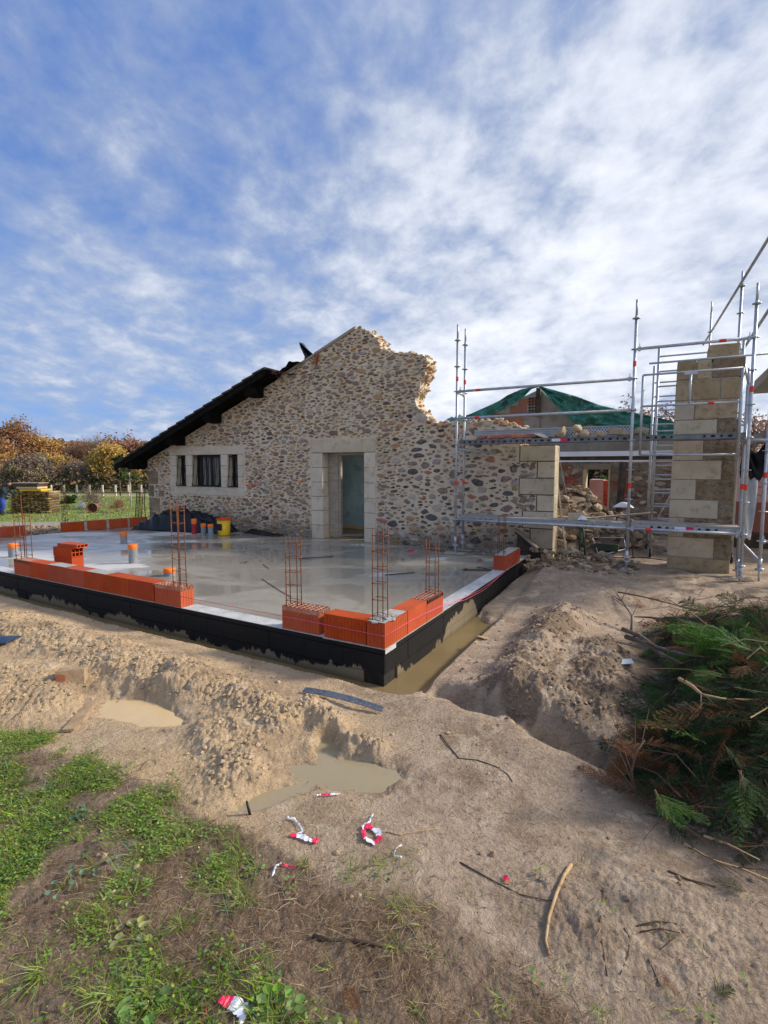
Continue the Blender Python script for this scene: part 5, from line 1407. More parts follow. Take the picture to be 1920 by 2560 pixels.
# ------------------------------------------------------------------ rubble heaps
heap = thing('rubble_heap', 'large heap of brown broken wall stones inside the opening', 'rubble heap', (.7, 8.4, 0))
hc = gr(1400, 1376, -.05)
def heap_h(u, v):
    return max(0, 1.12 * math.exp(-((u - .45) / .68) ** 2 - ((v - 9.0) / .95) ** 2)) + max(0, .55 * math.exp(-((u - 1.45) / .5) ** 2 - ((v - 8.6) / .8) ** 2)) + .62 * math.exp(-((u - .1) / .6) ** 2 - ((v - 8.0) / .8) ** 2)
mb = MB(); n_ = 26; V_ = [(-.6 + 3.0 * i / n_, 6.9 + 3.5 * j / n_, heap_h(-.6 + 3.0 * i / n_, 6.9 + 3.5 * j / n_) - .10 + .05 * rnd.random()) for j in range(n_ + 1) for i in range(n_ + 1)]
mb.add(V_, [(j * (n_ + 1) + i, j * (n_ + 1) + i + 1, (j + 1) * (n_ + 1) + i + 1, (j + 1) * (n_ + 1) + i) for j in range(n_) for i in range(n_)]); mb.build('rubble_fill', m_limed, heap)
cnt = 0
while cnt < 290:
    u = rnd.uniform(-.4, 2.2); v = rnd.uniform(7.1, 9.6); hh_ = heap_h(u, v)
    if hh_ < .07 or (rnd.random() > .35 + hh_): continue
    s_ = rnd.uniform(.12, .34) * (1.4 if rnd.random() < .1 else 1)
    link('stone', rnd.choice(ROCK), Matrix.Translation((u, v, hh_ + rnd.uniform(-.06, .03))) @ rotm() @ Matrix.Diagonal((s_, s_ * rnd.uniform(.6, .9), s_ * .8, 1)), heap); cnt += 1
heap2 = thing('rubble_ridge', 'low ridge of dark muddy wall stones between the slab and the middle scaffold foot', 'rubble heap', (.9, 5.9, -.1))
cnt = 0
while cnt < 230:
    u = rnd.uniform(.02, 1.95); v = rnd.uniform(5.0, 6.75)
    c_ = 5.95 - .08 * u; d_ = abs(v - c_)
    if d_ > .72: continue
    hh_ = .20 * math.exp(-(d_ / .42) ** 2) * (1 if u < 1.5 else .5); s_ = rnd.uniform(.06, .19)
    link('stone', rnd.choice(ROCK), Matrix.Translation((u, v, -.07 + hh_ + rnd.uniform(-.03, .03))) @ rotm() @ Matrix.Diagonal((s_, s_ * rnd.uniform(.6, .9), s_ * .75, 1)), heap2); cnt += 1
for (x, y, s_, lb) in ((1432, 1385, .34, 'grey slab shaped stone standing upright on the low rubble ridge'), (1508, 1392, .36, 'big pale stone lying at the right end of the low rubble ridge')):
    u, v = gr(x, y, .05); o = link('loose_stone', rock_mesh(77, m_lime if s_ > .35 else m_render, .5, 2), Matrix.Translation((u, v, .10)) @ Matrix.Rotation(.9 if s_ < .35 else .1, 4, 'X') @ Matrix.Rotation(.4, 4, 'Y') @ Matrix.Diagonal((s_, s_ * .75, s_ * .7, 1))); setp(o, lb, 'stone')
# things lying on the scaffold decks
def deckrock(x, w_, h_, label, lift=0, name='loose_stone', mat=None, v=5.72, z=2.276, y=None):
    u = on(v, x, 1088)[0]; me = rock_mesh(int(x), mat or m_cuttan, 1.0, 2)
    o = link(name, me, Matrix.Translation((u, v, z + lift + h_ * .42)) @ Matrix.Rotation(rnd.uniform(-.25, .25), 4, 'Y') @ Matrix.Diagonal((w_ * 1.45, .3, h_ * 1.5, 1))); setp(o, label, 'stone'); return o


ochre = M('ochre_loose_stone', [(.34, .25, .15), (.46, .36, .24), (.22, .15, .09)], 8, .9, .7, 40, bdist=.01)
deckrock(1382, .14, .08, 'small brown stone at the left end of the stone row on the upper deck', mat=ochre)
deckrock(1405, .20, .19, 'tall leaning ochre stone on the upper deck', mat=ochre)
deckrock(1437, .13, .08, 'small round stone low between the bigger stones on the upper deck', mat=ochre)
deckrock(1443, .16, .12, 'pale stone stacked highest on the upper deck', .12, mat=m_cuttan)
deckrock(1458, .17, .15, 'round ochre stone right of the stacked pale stone on the upper deck', mat=ochre)
deckrock(1497, .26, .09, 'flat pale stone on the upper deck before the perforated plank', mat=m_cuttan)
deckrock(1555, .36, .15, 'long broad ochre stone against the middle scaffold pole', mat=ochre)
deckrock(1608, .26, .14, 'pale stone just right of the middle scaffold pole on the upper deck', mat=m_cuttan)
deckrock(1352, .32, .09, 'flat grey slate like stone on the upper deck', mat=m_render)
u, z = on(5.72, 1180, 1090); mb = MB(); mb.obox(Matrix.Translation((u, 5.72, 2.276 + .045)) @ Matrix.Rotation(.3, 4, 'Z'), .24, .2, .09); o = mb.build('cut_block', m_cut); setp(o, 'small squared cream stone at the left end of the upper deck', 'stone')
for k, (x, w_, lb) in enumerate(((1206, .16, 'dark red roof tile fragment beside the cream stone on the upper deck'), (1232, .2, 'pale red tile fragment on the upper deck'), (1262, .32, 'largest curved red roof tile on the upper deck'), (1292, .24, 'light red roof tile lying right of the largest one'), (1318, .2, 'flat brown tile fragment near the middle of the upper deck'), (1333, .12, 'small dark tile bit near the grey flat stone'))):
    u = on(5.68, x, 1090)[0]; mb = MB(); n_ = 6
    V_ = [(u + w_ * (i - .5), 5.60 + .15 * (j / n_), 2.285 + .055 * math.sin(PI * j / n_) + .02 * i + dz) for dz in (0, .014) for i in (0, 1) for j in range(n_ + 1)]
    m1 = n_ + 1; F_ = []
    for L_ in (0, 2 * m1): F_ += [(L_ + j, L_ + j + 1, L_ + m1 + j + 1, L_ + m1 + j) for j in range(n_)]
    F_ += [(j, m1 + j, 3 * m1 + j, 2 * m1 + j) for j in (0, n_)] + [(i * m1 + j, i * m1 + j + 1, (i + 2) * m1 + j + 1, (i + 2) * m1 + j) for i in (0, 1) for j in range(n_)]
    mb.add(V_, F_); o = mb.build('tile_fragment', m_clay); setp(o, lb, 'tile')
mb = MB(); u = on(5.7, 1440, 1290)[0]; mb.obox(Matrix.Translation((u, 5.72, .785 + .06)) @ Matrix.Rotation(.1, 4, 'Z'), .27, .2, .12); o = mb.build('cut_block', m_cut); setp(o, 'squared cream stone block on the lower deck board', 'stone')
drape('plastic_bag', lambda a, b_: (on(5.6, 1455, 1300)[0] - .08 + .17 * a, 5.55 + .12 * b_, .79 + .09 * math.sin(PI * a) * math.sin(PI * b_) * (.5 + f1(a * 9, b_ * 9, 1, 3)) + .02 * f1(a * 20, b_ * 20, 1, 5)), 10, 8, m_white, 'crumpled white plastic bag beside the cream block on the lower deck', 'bag')
for x, lb in ((1483, 'small grey tin lying on the lower deck board'), (1542, 'short white batten offcut on the lower deck near the middle pole')):
    u = on(5.6, x, 1305)[0]; mb = MB(); mb.obox(Matrix.Translation((u, 5.56, .795)), .10 if x < 1500 else .17, .07, .03 if x < 1500 else .02, 0, .003); o = mb.build('offcut', m_whitepaint if x > 1500 else m_galv); setp(o, lb, 'offcut')
mb = MB(); mb.tube([(.55, 5.6, 2.1), (.62, 5.6, 1.7), (.70, 5.6, 1.35), (.78, 5.62, 1.0), (.85, 5.62, .8)], .004, 4); mb.tube([(.32, 5.6, 2.16), (.36, 5.6, 1.9), (.55, 5.62, 1.5)], .004, 4) if False else None
o = mb.build('rope', m_cut); setp(o, 'thin pale cord hanging down from the upper deck in the opening', 'rope')
# leaning lath, planks and trestles inside
def pole3(name, a, b_, w_, label, mat, cat='timber', d_=.02):
    A_v, B_v = Vector(a), Vector(b_); d = B_v - A_v; mb = MB(); q = d.to_track_quat('Z', 'Y').to_matrix().to_4x4()
    mb.obox(Matrix.Translation((A_v + B_v) / 2) @ q, w_, d_, d.length, 0, .002); o = mb.build(name, mat); setp(o, label, cat); return o


va = 6.75
a = on(va, 1389, 1170); b2 = on(va, 1419, 1376); pole3('lath', (a[0], va, a[1]), (b2[0], va - .2, b2[1]), .045, 'pale lath leaning against the right face of the left jamb', m_wood)
a = gr(1398, 1300, .62); b2 = gr(1460, 1296, .62); pole3('board', (-.3, 7.6, .66), (1.1, 7.5, .66), .10, 'orange edged plank lying across the rubble behind the lower deck', m_newwood, d_=.03)
pole3('plank', (.55, 7.4, .62), (2.15, 7.9, .80), .17, 'long grey plank resting on the trestle above the rubble', m_wood, d_=.03)
tr = thing('trestle', 'dark green steel trestle standing before the rubble heap', 'trestle', (.85, 6.9, 0))
for (x0_, x1_) in ((1452, 1449), (1456, 1464)):
    a = on(6.95, x0_, 1318); b2 = on(6.8, x1_, 1378); mb = MB(); mb.tube([(a[0], 6.95, .66), (b2[0], 6.75, -.04)], .018, 6); mb.build('leg', M('green_steel', [(.01, .05, .035), (.02, .08, .05)], 8, .5, .1), tr)
mb = MB(); mb.tube([(.72, 6.95, .66), (1.0, 6.95, .66)], .02, 6); mb.build('cross_bar', m_iron, tr)
tr = thing('trestle', 'thin black trestle legs behind the middle scaffold pole', 'trestle', (1.95, 7.0, 0))
for (x1_, y1_) in ((1583, 1396), (1586, 1372)):
    a = on(7.2, 1573, 1322); b2 = gr(x1_, y1_, -.05); mb = MB(); mb.tube([(a[0], 7.2, .62), (b2[0], b2[1], -.05)], .010, 5); mb.build('leg', m_iron, tr)
mb = MB(); mb.tube([(1.84, 7.2, .62), (2.0, 7.25, .62)], .01, 5); mb.build('cross_bar', m_iron, tr)
# stool-like frame and hoses on the floor
fr_ = thing('wheelbarrow', 'low green wheelbarrow like tray with pale tube frame before the rubble heap', 'barrow', (1.3, 6.9, 0))
a = gr(1495, 1384, -.04); mb = MB(); au, av_ = a
mb.tube([(au - .15, av_ + .3, .25), (au + .45, av_ + .4, .27), (au + .5, av_ + .3, .05), (au + .2, av_, -.02), (au, av_ - .02, -.02), (au - .15, av_ + .28, .24)], .014, 6); mb.build('tube_frame', m_galv, fr_)
mb = MB(); mb.obox(Matrix.Translation((au + .15, av_ + .2, .08)), .45, .25, .12, 0, .02); mb.build('tray', M('dark_green_tray', [(.03, .05, .03), (.05, .07, .045)], 8, .7, .2), fr_)
for k, (pts_, lb) in enumerate((([(1493, 1330), (1508, 1345), (1500, 1372), (1510, 1386), (1545, 1392), (1600, 1391), (1665, 1398)], 'thin dark cable on the interior floor left of the pillar'), ([(1630, 1360), (1650, 1372), (1666, 1376)], 'short hose end beside the ladder tower'))):
    P_ = []
    for (x, y) in pts_:
        u, v = gr(x, y, -.03); X_, Y_ = wxy(u, v); P_.append((u, v, hz_at(X_, Y_) + .012))
    mb = MB(); mb.tube(P_, .009, 5); o = mb.build('cable', m_iron); setp(o, lb, 'cable')
u, v = 1.5, 8.05; drape('cement_bag', lambda a, b_: (u - .2 + .42 * a, v + .2 * b_, .86 + .12 * math.sin(PI * a) * math.sin(PI * b_) + .02 * f1(a * 9, b_ * 9, 1, 3)), 10, 8, m_white, 'crumpled white cement bag lying on the rubble heap', 'bag')
# plank leaning under the lower deck by the jamb
pole3('board', (-.32, HV - .12, .52), (.18, HV - .30, .18), .09, 'short board leaning down against the jamb below the lower deck', m_wood, d_=.03)
mb = MB(); mb.add([(-.28, HV - .04, .45), (.20, HV - .16, .14), (.20, HV - .06, -.1), (-.28, HV - .03, -.1)], [(0, 1, 2, 3)]); o = mb.build('panel', m_darkwood); md = o.modifiers.new('s', 'SOLIDIFY'); md.thickness = .02; setp(o, 'dark board propped on the jamb foot under the leaning short board', 'board')

# ------------------------------------------------------------------ pink string line
mb = MB(); zc_ = .13
P_ = [(-2.92, VL(-2.9) - .004, .155), (-2.1, VL(-2.1) - .004, .15), (-1.31, VL(-1.3) - .004, .15), (-.72, VL(-.7) - .004, .145), (.006, -.008, .14), (.010, .5, .145), (.010, 1.48, .10), (.014, 2.2, .02), (.016, 2.9, -.02), (.014, 3.6, -.012), (.010, 4.27, .03), (.008, 5.25, .235)]
mb.tube(P_, .0034, 5); o = mb.build('string_line', m_pinkline); setp(o, 'pink mason string stretched round the near corner along both brick rows', 'string')
mb = MB(); mb.tube([(.005, .5, .148), (.014, 1.5, .085), (.022, 2.2, -.01), (.022, 3.0, -.05), (.014, 4.2, .02)], .0034, 5); o = mb.build('string_line', m_pinkline); setp(o, 'second pink string sagging lower along the right slab edge', 'string')

# rods and scraps on the slab
def rod_px(x0, y0, x1, y1, r, label, mat=m_iron, name='steel_rod', cat='rod'):
    a = gr(x0, y0, .008 + r); b2 = gr(x1, y1, .008 + r); mb = MB(); mb.tube([(a[0], a[1], .006 + r), (b2[0], b2[1], .006 + r)], r, 6); o = mb.build(name, mat); setp(o, label, cat)


rod_px(747, 1396, 833, 1391, .008, 'thin dark rod lying on the wet slab right of the paired rebar')
rod_px(962, 1437, 1037, 1431, .008, 'thin dark rod lying behind the tallest rebar cage')
rod_px(1072, 1374, 1112, 1377, .007, 'thin dark rod with pink tip lying at the wall foot')
a = gr(1035, 1377, .02); mb = MB(); mb.tube([(a[0] - .14, a[1], .02), (a[0] - .02, a[1] + .02, .025)], [.012, .02], 7); o = mb.build('marker_spray_tip', m_redtape); setp(o, 'bright pink rod end lying near the wall foot right of the door', 'marker')
rod_px(1157, 1424, 1228, 1425, .012, 'dark stick lying before the far right bricks', m_darkwood, 'stick', 'stick')
rod_px(1192, 1417, 1222, 1423, .008, 'shorter dark stick lying beside the red tape', m_darkwood, 'stick', 'stick')
for (x, y, s_, lb, mt) in ((1166, 1422, .10, 'orange brown stone chip on the slab near the far right bricks', m_clay), (1200, 1402, .13, 'brown brick chip lying behind the dark stick', m_clay), (900, 1363, .10, 'small grey stone on the slab below the door sill', m_lime), (1002, 1396, .04, 'tiny pale stone on the slab right of the tallest cage', m_lime), (1207, 1385, .12, 'rounded brown stone between the pad and the far right bricks', m_lime)):
    u, v = gr(x, y, .02); o = link('stone_chip', rock_mesh(int(x), mt, .6), Matrix.Translation((u, v, s_ * .25)) @ Matrix.Diagonal((s_, s_ * .7, s_ * .7, 1))); setp(o, lb, 'stone')
mb = MB()
for k in range(14):
    x = 445 + k * 21 + rnd.uniform(-4, 4); y = 1408 - k * 3.4; u, v = gr(x, y, 0); mb.tube([(u, v, 0), (u + .005, v, rnd.uniform(.04, .09))], .005, 5)
o = mb.build('fabric_loop', m_cement); setp(o, 'row of small wire ends sticking up across the middle of the slab', 'wire ends'); o['kind'] = 'stuff'
for pts_, lb in (([(600, 1408), (618, 1403), (612, 1410)], 'short rusty wire scrap on the slab'), ([(657, 1411), (672, 1421)], 'dark leaf shaped scrap on the slab'), ([(655, 1447), (700, 1477), (728, 1492)], 'long thin straight wire on the slab behind the paired rebar')):
    mb = MB(); mb.tube([(*gr(x, y, .006), .008) for x, y in pts_], .005, 5); o = mb.build('wire_scrap', m_rust); setp(o, lb, 'wire')

# ------------------------------------------------------------------ foreground: clods, pebbles, litter, grass
def scatter_h(X, Y): return hterrain(np.asarray(X, float), np.asarray(Y, float))[0]


def stuff(name, V_, F_, mats, mi, label, smooth=False):
    me = np_mesh(name, V_, F_, mats, mi, smooth); o = link(name, me, Matrix.Identity(4), None, IDF); setp(o, label, None, None, 'stuff'); return o


def rand_pts(n, x0, x1, y0, y1, seed):
    r_ = np.random.RandomState(seed); return r_.uniform(x0, x1, n), r_.uniform(y0, y1, n), r_


def fan_ok(x, y, m=.08): return (np.abs(x) < .80 * y + m) & (y > 1.1)


# clods on the heaps
x, y, r_ = rand_pts(60000, -5, 3.2, 2.2, 7.5, 3)
h, so_, gr_m, rg_, T_, spm, u_, v_ = hterrain(x, y)
keep = fan_ok(x, y) & (T_ < .05) & (spm < .1) & ((r_.rand(len(x)) < .30 * rg_ ** 1.5) | (r_.rand(len(x)) < .008)) & ~((h < -.27) & (y < 4.6))
x, y, h = x[keep], y[keep], h[keep]; n = len(x)
ico = rock_mesh(200, m_lime, .8, 1); co = np.array([v_.co for v_ in ico.vertices]); tf = np.array([p.vertices[:] for p in ico.polygons])
m_clod = M('sand_clod', [(.46, .34, .205), (.38, .285, .18), (.27, .19, .12)], 5, .95, .8, 60, island=.18, bdist=.008)


def blobs(x, y, h, s_, seed):
    r_ = np.random.RandomState(seed); n = len(x); a = r_.uniform(0, 6.28, n)
    C_ = co[None] * (1 + .35 * (r_.rand(n, len(co), 1) - .5)); C_ = C_ * s_[:, None, None] * np.array([1, .8, .75])
    ca, sa = np.cos(a)[:, None], np.sin(a)[:, None]
    X = C_[..., 0] * ca - C_[..., 1] * sa + x[:, None]; Y = C_[..., 0] * sa + C_[..., 1] * ca + y[:, None]; Z = C_[..., 2] + h[:, None]
    V_ = np.stack([X, Y, Z], -1).reshape(-1, 3); F_ = (tf[None] + (np.arange(n) * len(co))[:, None, None]).reshape(-1, 3); return V_, F_


s_ = .012 + .055 * r_.rand(n) ** 3
V_, F_ = blobs(x, y, h, s_, 5); print('clods', n)
m_clod2 = M('dark_sand_clod', [(.30, .21, .14), (.22, .15, .10), (.12, .08, .055)], 5, .95, .8, 60, island=.25, bdist=.008)
stuff('sand_clods', V_, F_, [m_clod, m_clod2], np.repeat(((x > .5) & (r_.rand(n) < .8)).astype(int), len(tf)), 'lumps of wet sand scattered over the heaps')
x, y, r_ = rand_pts(4200, -4, 5, 1.2, 10, 9)
h, so_, gm_, rg_, T_, spm, u_, v_ = hterrain(x, y); keep = fan_ok(x, y) & (T_ < .05) & (spm < .05) & ~((h < -.27) & (y > 2.8) & (y < 4.6)); x, y, h = x[keep], y[keep], h[keep]
V_, F_ = blobs(x, y, h, .005 + .016 * r_.rand(len(x)) ** 3 * np.clip(y / 3, .6, 2), 6)
stuff('pebbles', V_, F_, [m_limed], np.zeros(len(F_)), 'small stones and crumbs strewn over the ground')


def ribbons(x, y, h, ln, wd, az, lift, bend, seg, seed, cup=0.0, side=None):
    """thin tapering blades / stems as strips: arrays per blade"""
    n = len(x); t_ = np.linspace(0, 1, seg + 1)[None]; dx, dy = np.cos(az)[:, None], np.sin(az)[:, None]
    hor = ln[:, None] * (t_ * np.cos(lift)[:, None] + bend[:, None] * t_ ** 2 * .55); ver = ln[:, None] * (t_ * np.sin(lift)[:, None] - bend[:, None] * t_ ** 2 * .55 * np.sin(lift)[:, None])
    w_ = wd[:, None] * (1 - t_ ** 2.2 * .95) * .5
    curl = (side if side is not None else np.zeros(n))[:, None] * ln[:, None] * t_ ** 2
    cx_ = x[:, None] + dx * hor - dy * curl; cy_ = y[:, None] + dy * hor + dx * curl; cz = h[:, None] + ver
    A1 = np.stack([cx_ - dy * w_, cy_ + dx * w_, cz], -1); B1_ = np.stack([cx_ + dy * w_, cy_ - dx * w_, cz + cup * w_], -1)
    V_ = np.stack([A1, B1_], 2).reshape(-1, 3); base = (np.arange(n) * 2 * (seg + 1))[:, None, None]
    q = np.array([[2 * i, 2 * i + 1, 2 * i + 3, 2 * i + 2] for i in range(seg)])[None]; F_ = (q + base).reshape(-1, 4); return V_, F_


# living grass
def grass_points(n, seed, tuft=10, spread=.05, thr=.42):
    x, y, r_ = rand_pts(n, -3.4, 1.4, 1.15, 3.7, seed)
    so_, gm_ = masks(x, y)
    extra = (.09 * (x < .15) + .012) * sst(fbm(x, y, 3.1, 3, 55), .60, .68) * (y < 2.5)
    keep = fan_ok(x, y, .3) & (r_.rand(n) < np.maximum(gm_ * sst(fbm(x, y, 6, 3, 56), .36, .54), extra))
    x, y = x[keep], y[keep]
    x = np.repeat(x, tuft) + r_.normal(0, spread, len(x) * tuft); y = np.repeat(y, tuft) + r_.normal(0, spread, len(y) * tuft)
    return x, y, r_


x, y, r_ = grass_points(26000, 21, 9, .025); n = len(x); h = scatter_h(x, y)
V_, F_ = ribbons(x, y, h - .004, r_.uniform(.022, .075, n), r_.uniform(.0018, .0038, n), r_.uniform(0, 6.28, n), r_.uniform(.35, 1.35, n), r_.uniform(.1, .75, n), 3, 1, .6, r_.normal(0, .15, n))
mi = np.repeat((r_.rand(n) < .33).astype(int), 3); print('grass', n)
stuff('grass', V_, F_, [g_blade, g_blade2], mi, 'short green grass growing in the muddy left foreground')
x, y, r_ = grass_points(500, 23, 22, .03); n = len(x); h = scatter_h(x, y)
V_, F_ = ribbons(x, y, h - .004, r_.uniform(.06, .13, n), r_.uniform(.003, .005, n), r_.uniform(0, 6.28, n), r_.uniform(.5, 1.3, n), r_.uniform(.4, .9, n), 5, 1, .6, r_.normal(0, .2, n))
stuff('grass_tufts', V_, F_, [g_blade, g_blade2, g_grey], np.repeat(r_.choice(3, n, p=[.55, .2, .25]), 5), 'longer arching grass tufts in the left foreground')
# small round weed leaves
def leaves(x, y, h, s_, az, tilt, seed, k=6):
    n = len(x); a = np.linspace(0, 2 * np.pi, k, endpoint=False)[None]
    rr = s_[:, None] * (1 + .12 * np.cos(a * 2))
    lx = rr * np.cos(a); ly = rr * np.sin(a) * .85; lz = ly * np.sin(tilt)[:, None] + .15 * (lx ** 2 + ly ** 2) / s_[:, None]; ly = ly * np.cos(tilt)[:, None]
    ca, sa = np.cos(az)[:, None], np.sin(az)[:, None]
    V_ = np.stack([x[:, None] + lx * ca - ly * sa, y[:, None] + lx * sa + ly * ca, h[:, None] + lz], -1).reshape(-1, 3)
    return V_, (np.arange(n)[:, None] * k + np.arange(k)[None])


x, y, r_ = grass_points(15000, 25, 7, .022); n = len(x); h = scatter_h(x, y) + r_.uniform(.004, .035, n)
V_, F_ = leaves(x, y, h, r_.uniform(.0035, .0095, n), r_.uniform(0, 6.28, n), r_.normal(.0, .45, n), 3)
stuff('weed_leaves', V_, F_, [g_clover, g_blade2, g_blade], r_.choice(3, n, p=[.6, .15, .25]), 'small leaved creeping weeds among the grass')
# dry straw and dead brown grass over the soil
x, y, r_ = rand_pts(90000, -3.4, 2.6, 1.15, 3.9, 31); so_, gm_ = masks(x, y)
keep = fan_ok(x, y, .2) & (r_.rand(len(x)) < np.clip(so_ * sst(fbm(x, y, 2.6, 3, 61), .36, .62) * .75 + .02, 0, 1)); x, y = x[keep], y[keep]; n = len(x); h = scatter_h(x, y)
V_, F_ = ribbons(x, y, h + r_.uniform(.001, .012, n), r_.uniform(.025, .11, n), r_.uniform(.0012, .0028, n), r_.uniform(0, 6.28, n), r_.uniform(-.03, .28, n), r_.uniform(0, .25, n), 3, 2, .5, r_.normal(0, .25, n)); print('straw', n)
stuff('dry_straw', V_, F_, [g_straw, g_straw2], np.repeat(r_.choice(2, n, p=[.38, .62]), 3), 'dead brown grass and straw lying on the soil')
# tiny roots and twigs over the sand
x, y, r_ = rand_pts(26000, -4, 4.5, 1.2, 8, 33); h, so_, gm_, rg_, T_, spm, u_, v_ = hterrain(x, y)
keep = fan_ok(x, y, .2) & (T_ < .05) & ~((h < -.272) & (y > 2.8)) & (r_.rand(len(x)) < .25 + .5 * (x > -.6)); x, y, h = x[keep], y[keep], h[keep]; n = len(x)
V_, F_ = ribbons(x, y, h + .003, r_.uniform(.008, .05, n), r_.uniform(.0012, .0034, n), r_.uniform(0, 6.28, n), r_.uniform(-.05, .15, n), r_.uniform(0, .2, n), 3, 2, .7, r_.normal(0, .4, n))
stuff('twig_litter', V_, F_, [m_twig, g_straw2, g_straw], np.repeat(r_.choice(3, n, p=[.45, .35, .2]), 3), 'bits of root, bark and twig strewn over the sand')


# individual plants
def leafy(name, px_, py_, z, label, cat, nl, ls, ln_, mat, seed, group=None, wide=.5, up=.6):
    X0, Y0 = gw(px_, py_, z); z0 = hz_at(X0, Y0); r_ = random.Random(seed)
    t_ = thing(name, label, cat, (X0, Y0, z0), group, IDF)
    lf = MB(); stm = MB()
    for k in range(nl):
        a = r_.uniform(0, 2 * PI); L_ = ln_ * r_.uniform(.5, 1); el_ = r_.uniform(.15, up); P_ = [Vector((X0, Y0, z0)) + Vector((math.cos(a) * math.cos(el_), math.sin(a) * math.cos(el_), math.sin(el_))) * L_ * q for q in (0, .5, 1)]
        stm.tube(P_, .0016, 4, cap=False)
        d = Vector((math.cos(a), math.sin(a), .1 - r_.random() * .3)).normalized(); s_ = d.cross(Vector((0, 0, 1))).normalized(); c0 = P_[-1]; w_ = ls * wide
        V_ = [c0 - d * ls * .2, c0 + s_ * w_ + d * ls * .2 + Vector((0, 0, .004)), c0 + s_ * w_ * .8 + d * ls * .7 + Vector((0, 0, .002)), c0 + d * ls, c0 - s_ * w_ * .8 + d * ls * .7 + Vector((0, 0, .002)), c0 - s_ * w_ + d * ls * .2 + Vector((0, 0, .004)), c0 + d * ls * .4 - Vector((0, 0, ls * .12))]
        lf.add(V_, [(0, 1, 6), (1, 2, 6), (2, 3, 6), (3, 4, 6), (4, 5, 6), (5, 0, 6)])
    lf.build('leaf', mat, t_, IDF)['kind'] = 'stuff'; stm.build('stem', g_blade, t_, IDF)


for i, (x, y, lb, m_, n_, ls, ln_, wd) in enumerate((
        (170, 2030, 'cluster of round blue green leaves at the upper left of the grass', g_grey, 12, .028, .09, .5), (235, 2150, 'spray of pale grey green round leaves in the middle of the left grass', g_grey, 14, .026, .11, .5),
        (150, 2210, 'pair of grey green round leaves low at the left', g_grey, 7, .028, .08, .55), (360, 2500, 'broad leaved bright green weed at the bottom left', g_clover, 11, .04, .07, .5),
        (690, 2530, 'leafy green rosette at the bottom edge right of the white tape', g_clover, 22, .038, .09, .3), (90, 2110, 'bright green creeping patch of small leaves at the left', g_clover, 26, .016, .10, .5),
        (380, 2060, 'low green leafy weed at the upper right of the grass', g_clover, 20, .022, .08, .45), (640, 1965 + 190, 'small green weed beside the white and red tape piece', g_clover, 16, .018, .06, .4),
        (330, 2330, 'pale green plantain like weed in the grass centre', g_blade2, 14, .034, .07, .35), (330, 2230, 'green clump of small leaves near the grass middle', g_clover, 24, .018, .09, .5))):
    leafy('weed_plant', x, y, -.22, lb, 'weed', n_, ls, ln_, m_, 40 + i, 'broad leaved weeds in the foreground')


def tuft(px_, py_, label, n_, ln_, seed, mats=(g_blade, g_blade2), dark=False):
    X0, Y0 = gw(px_, py_, -.22); z0 = hz_at(X0, Y0); r_ = np.random.RandomState(seed)
    x = X0 + r_.normal(0, .012, n_); y = Y0 + r_.normal(0, .012, n_)
    V_, F_ = ribbons(x, y, np.full(n_, z0 - .005), r_.uniform(.4, 1, n_) * ln_ * .75, r_.uniform(.002, .0042, n_), r_.uniform(0, 6.28, n_), r_.uniform(.25, 1.2, n_), r_.uniform(.3, .9, n_), 5, 1, .6, r_.normal(0, .2, n_))
    me = np_mesh('grass_tuft', V_, F_, list(mats), np.repeat(r_.choice(len(mats), n_), 5)); o = link('grass_tuft', me, Matrix.Identity(4), None, IDF); setp(o, label, 'grass tuft', 'single grass tufts')


for i, a in enumerate(((990, 2350, 'spiky green grass tuft over the right end of the dark stick', 34, .15), (1000, 2270, 'yellowing grass tuft above the spiky tuft in the middle', 26, .11), (610, 2230, 'dark arching grass tuft at the right side of the grass', 44, .17),
                       (590, 2140, 'yellow green grass tuft near the white tape tip', 30, .11), (760, 2150, 'small grass tuft right of the red and white tape strip', 34, .10), (1250, 2480, 'narrow bright tuft at the lower right by the pale mud', 22, .11), (1500, 2510, 'small pale green tuft near the bottom right', 22, .09),
                       (1040, 2500, 'small bright blade tuft at the bottom middle', 14, .10), (820, 2400, 'short tuft left of the spiky tuft', 16, .08), (420, 2030, 'green tuft at the upper right corner of the grass', 30, .12), (100, 2420, 'long pale tuft at the bottom left corner', 50, .2), (250, 2490, 'long bending tuft at the bottom left middle', 44, .19), (450, 2300, 'dense bright tuft in the right half of the grass', 50, .12), (380, 2200, 'dense green tuft in the grass centre', 50, .13), (560, 2440, 'thin tuft above the white tape at the bottom', 24, .10))):
    tuft(*a, 70 + i)

# ------------------------------------------------------------------ barrier tape scraps, sticks, sheet, brick and board
m_tape = bpy.data.materials.new('striped_barrier_tape'); m_tape.use_nodes = True; t = m_tape.node_tree; b = t.nodes['Principled BSDF']
at = N(t, 'ShaderNodeAttribute'); at.attribute_name = 'along'; fr0 = math_n(t, 'FRACT', at.outputs['Fac']); L(t, mixc(t, math_n(t, 'GREATER_THAN', fr0, .5), (.78, .80, .85), (.80, .02, .10)), b.inputs['Base Color']); b.inputs['Roughness'].default_value = .4


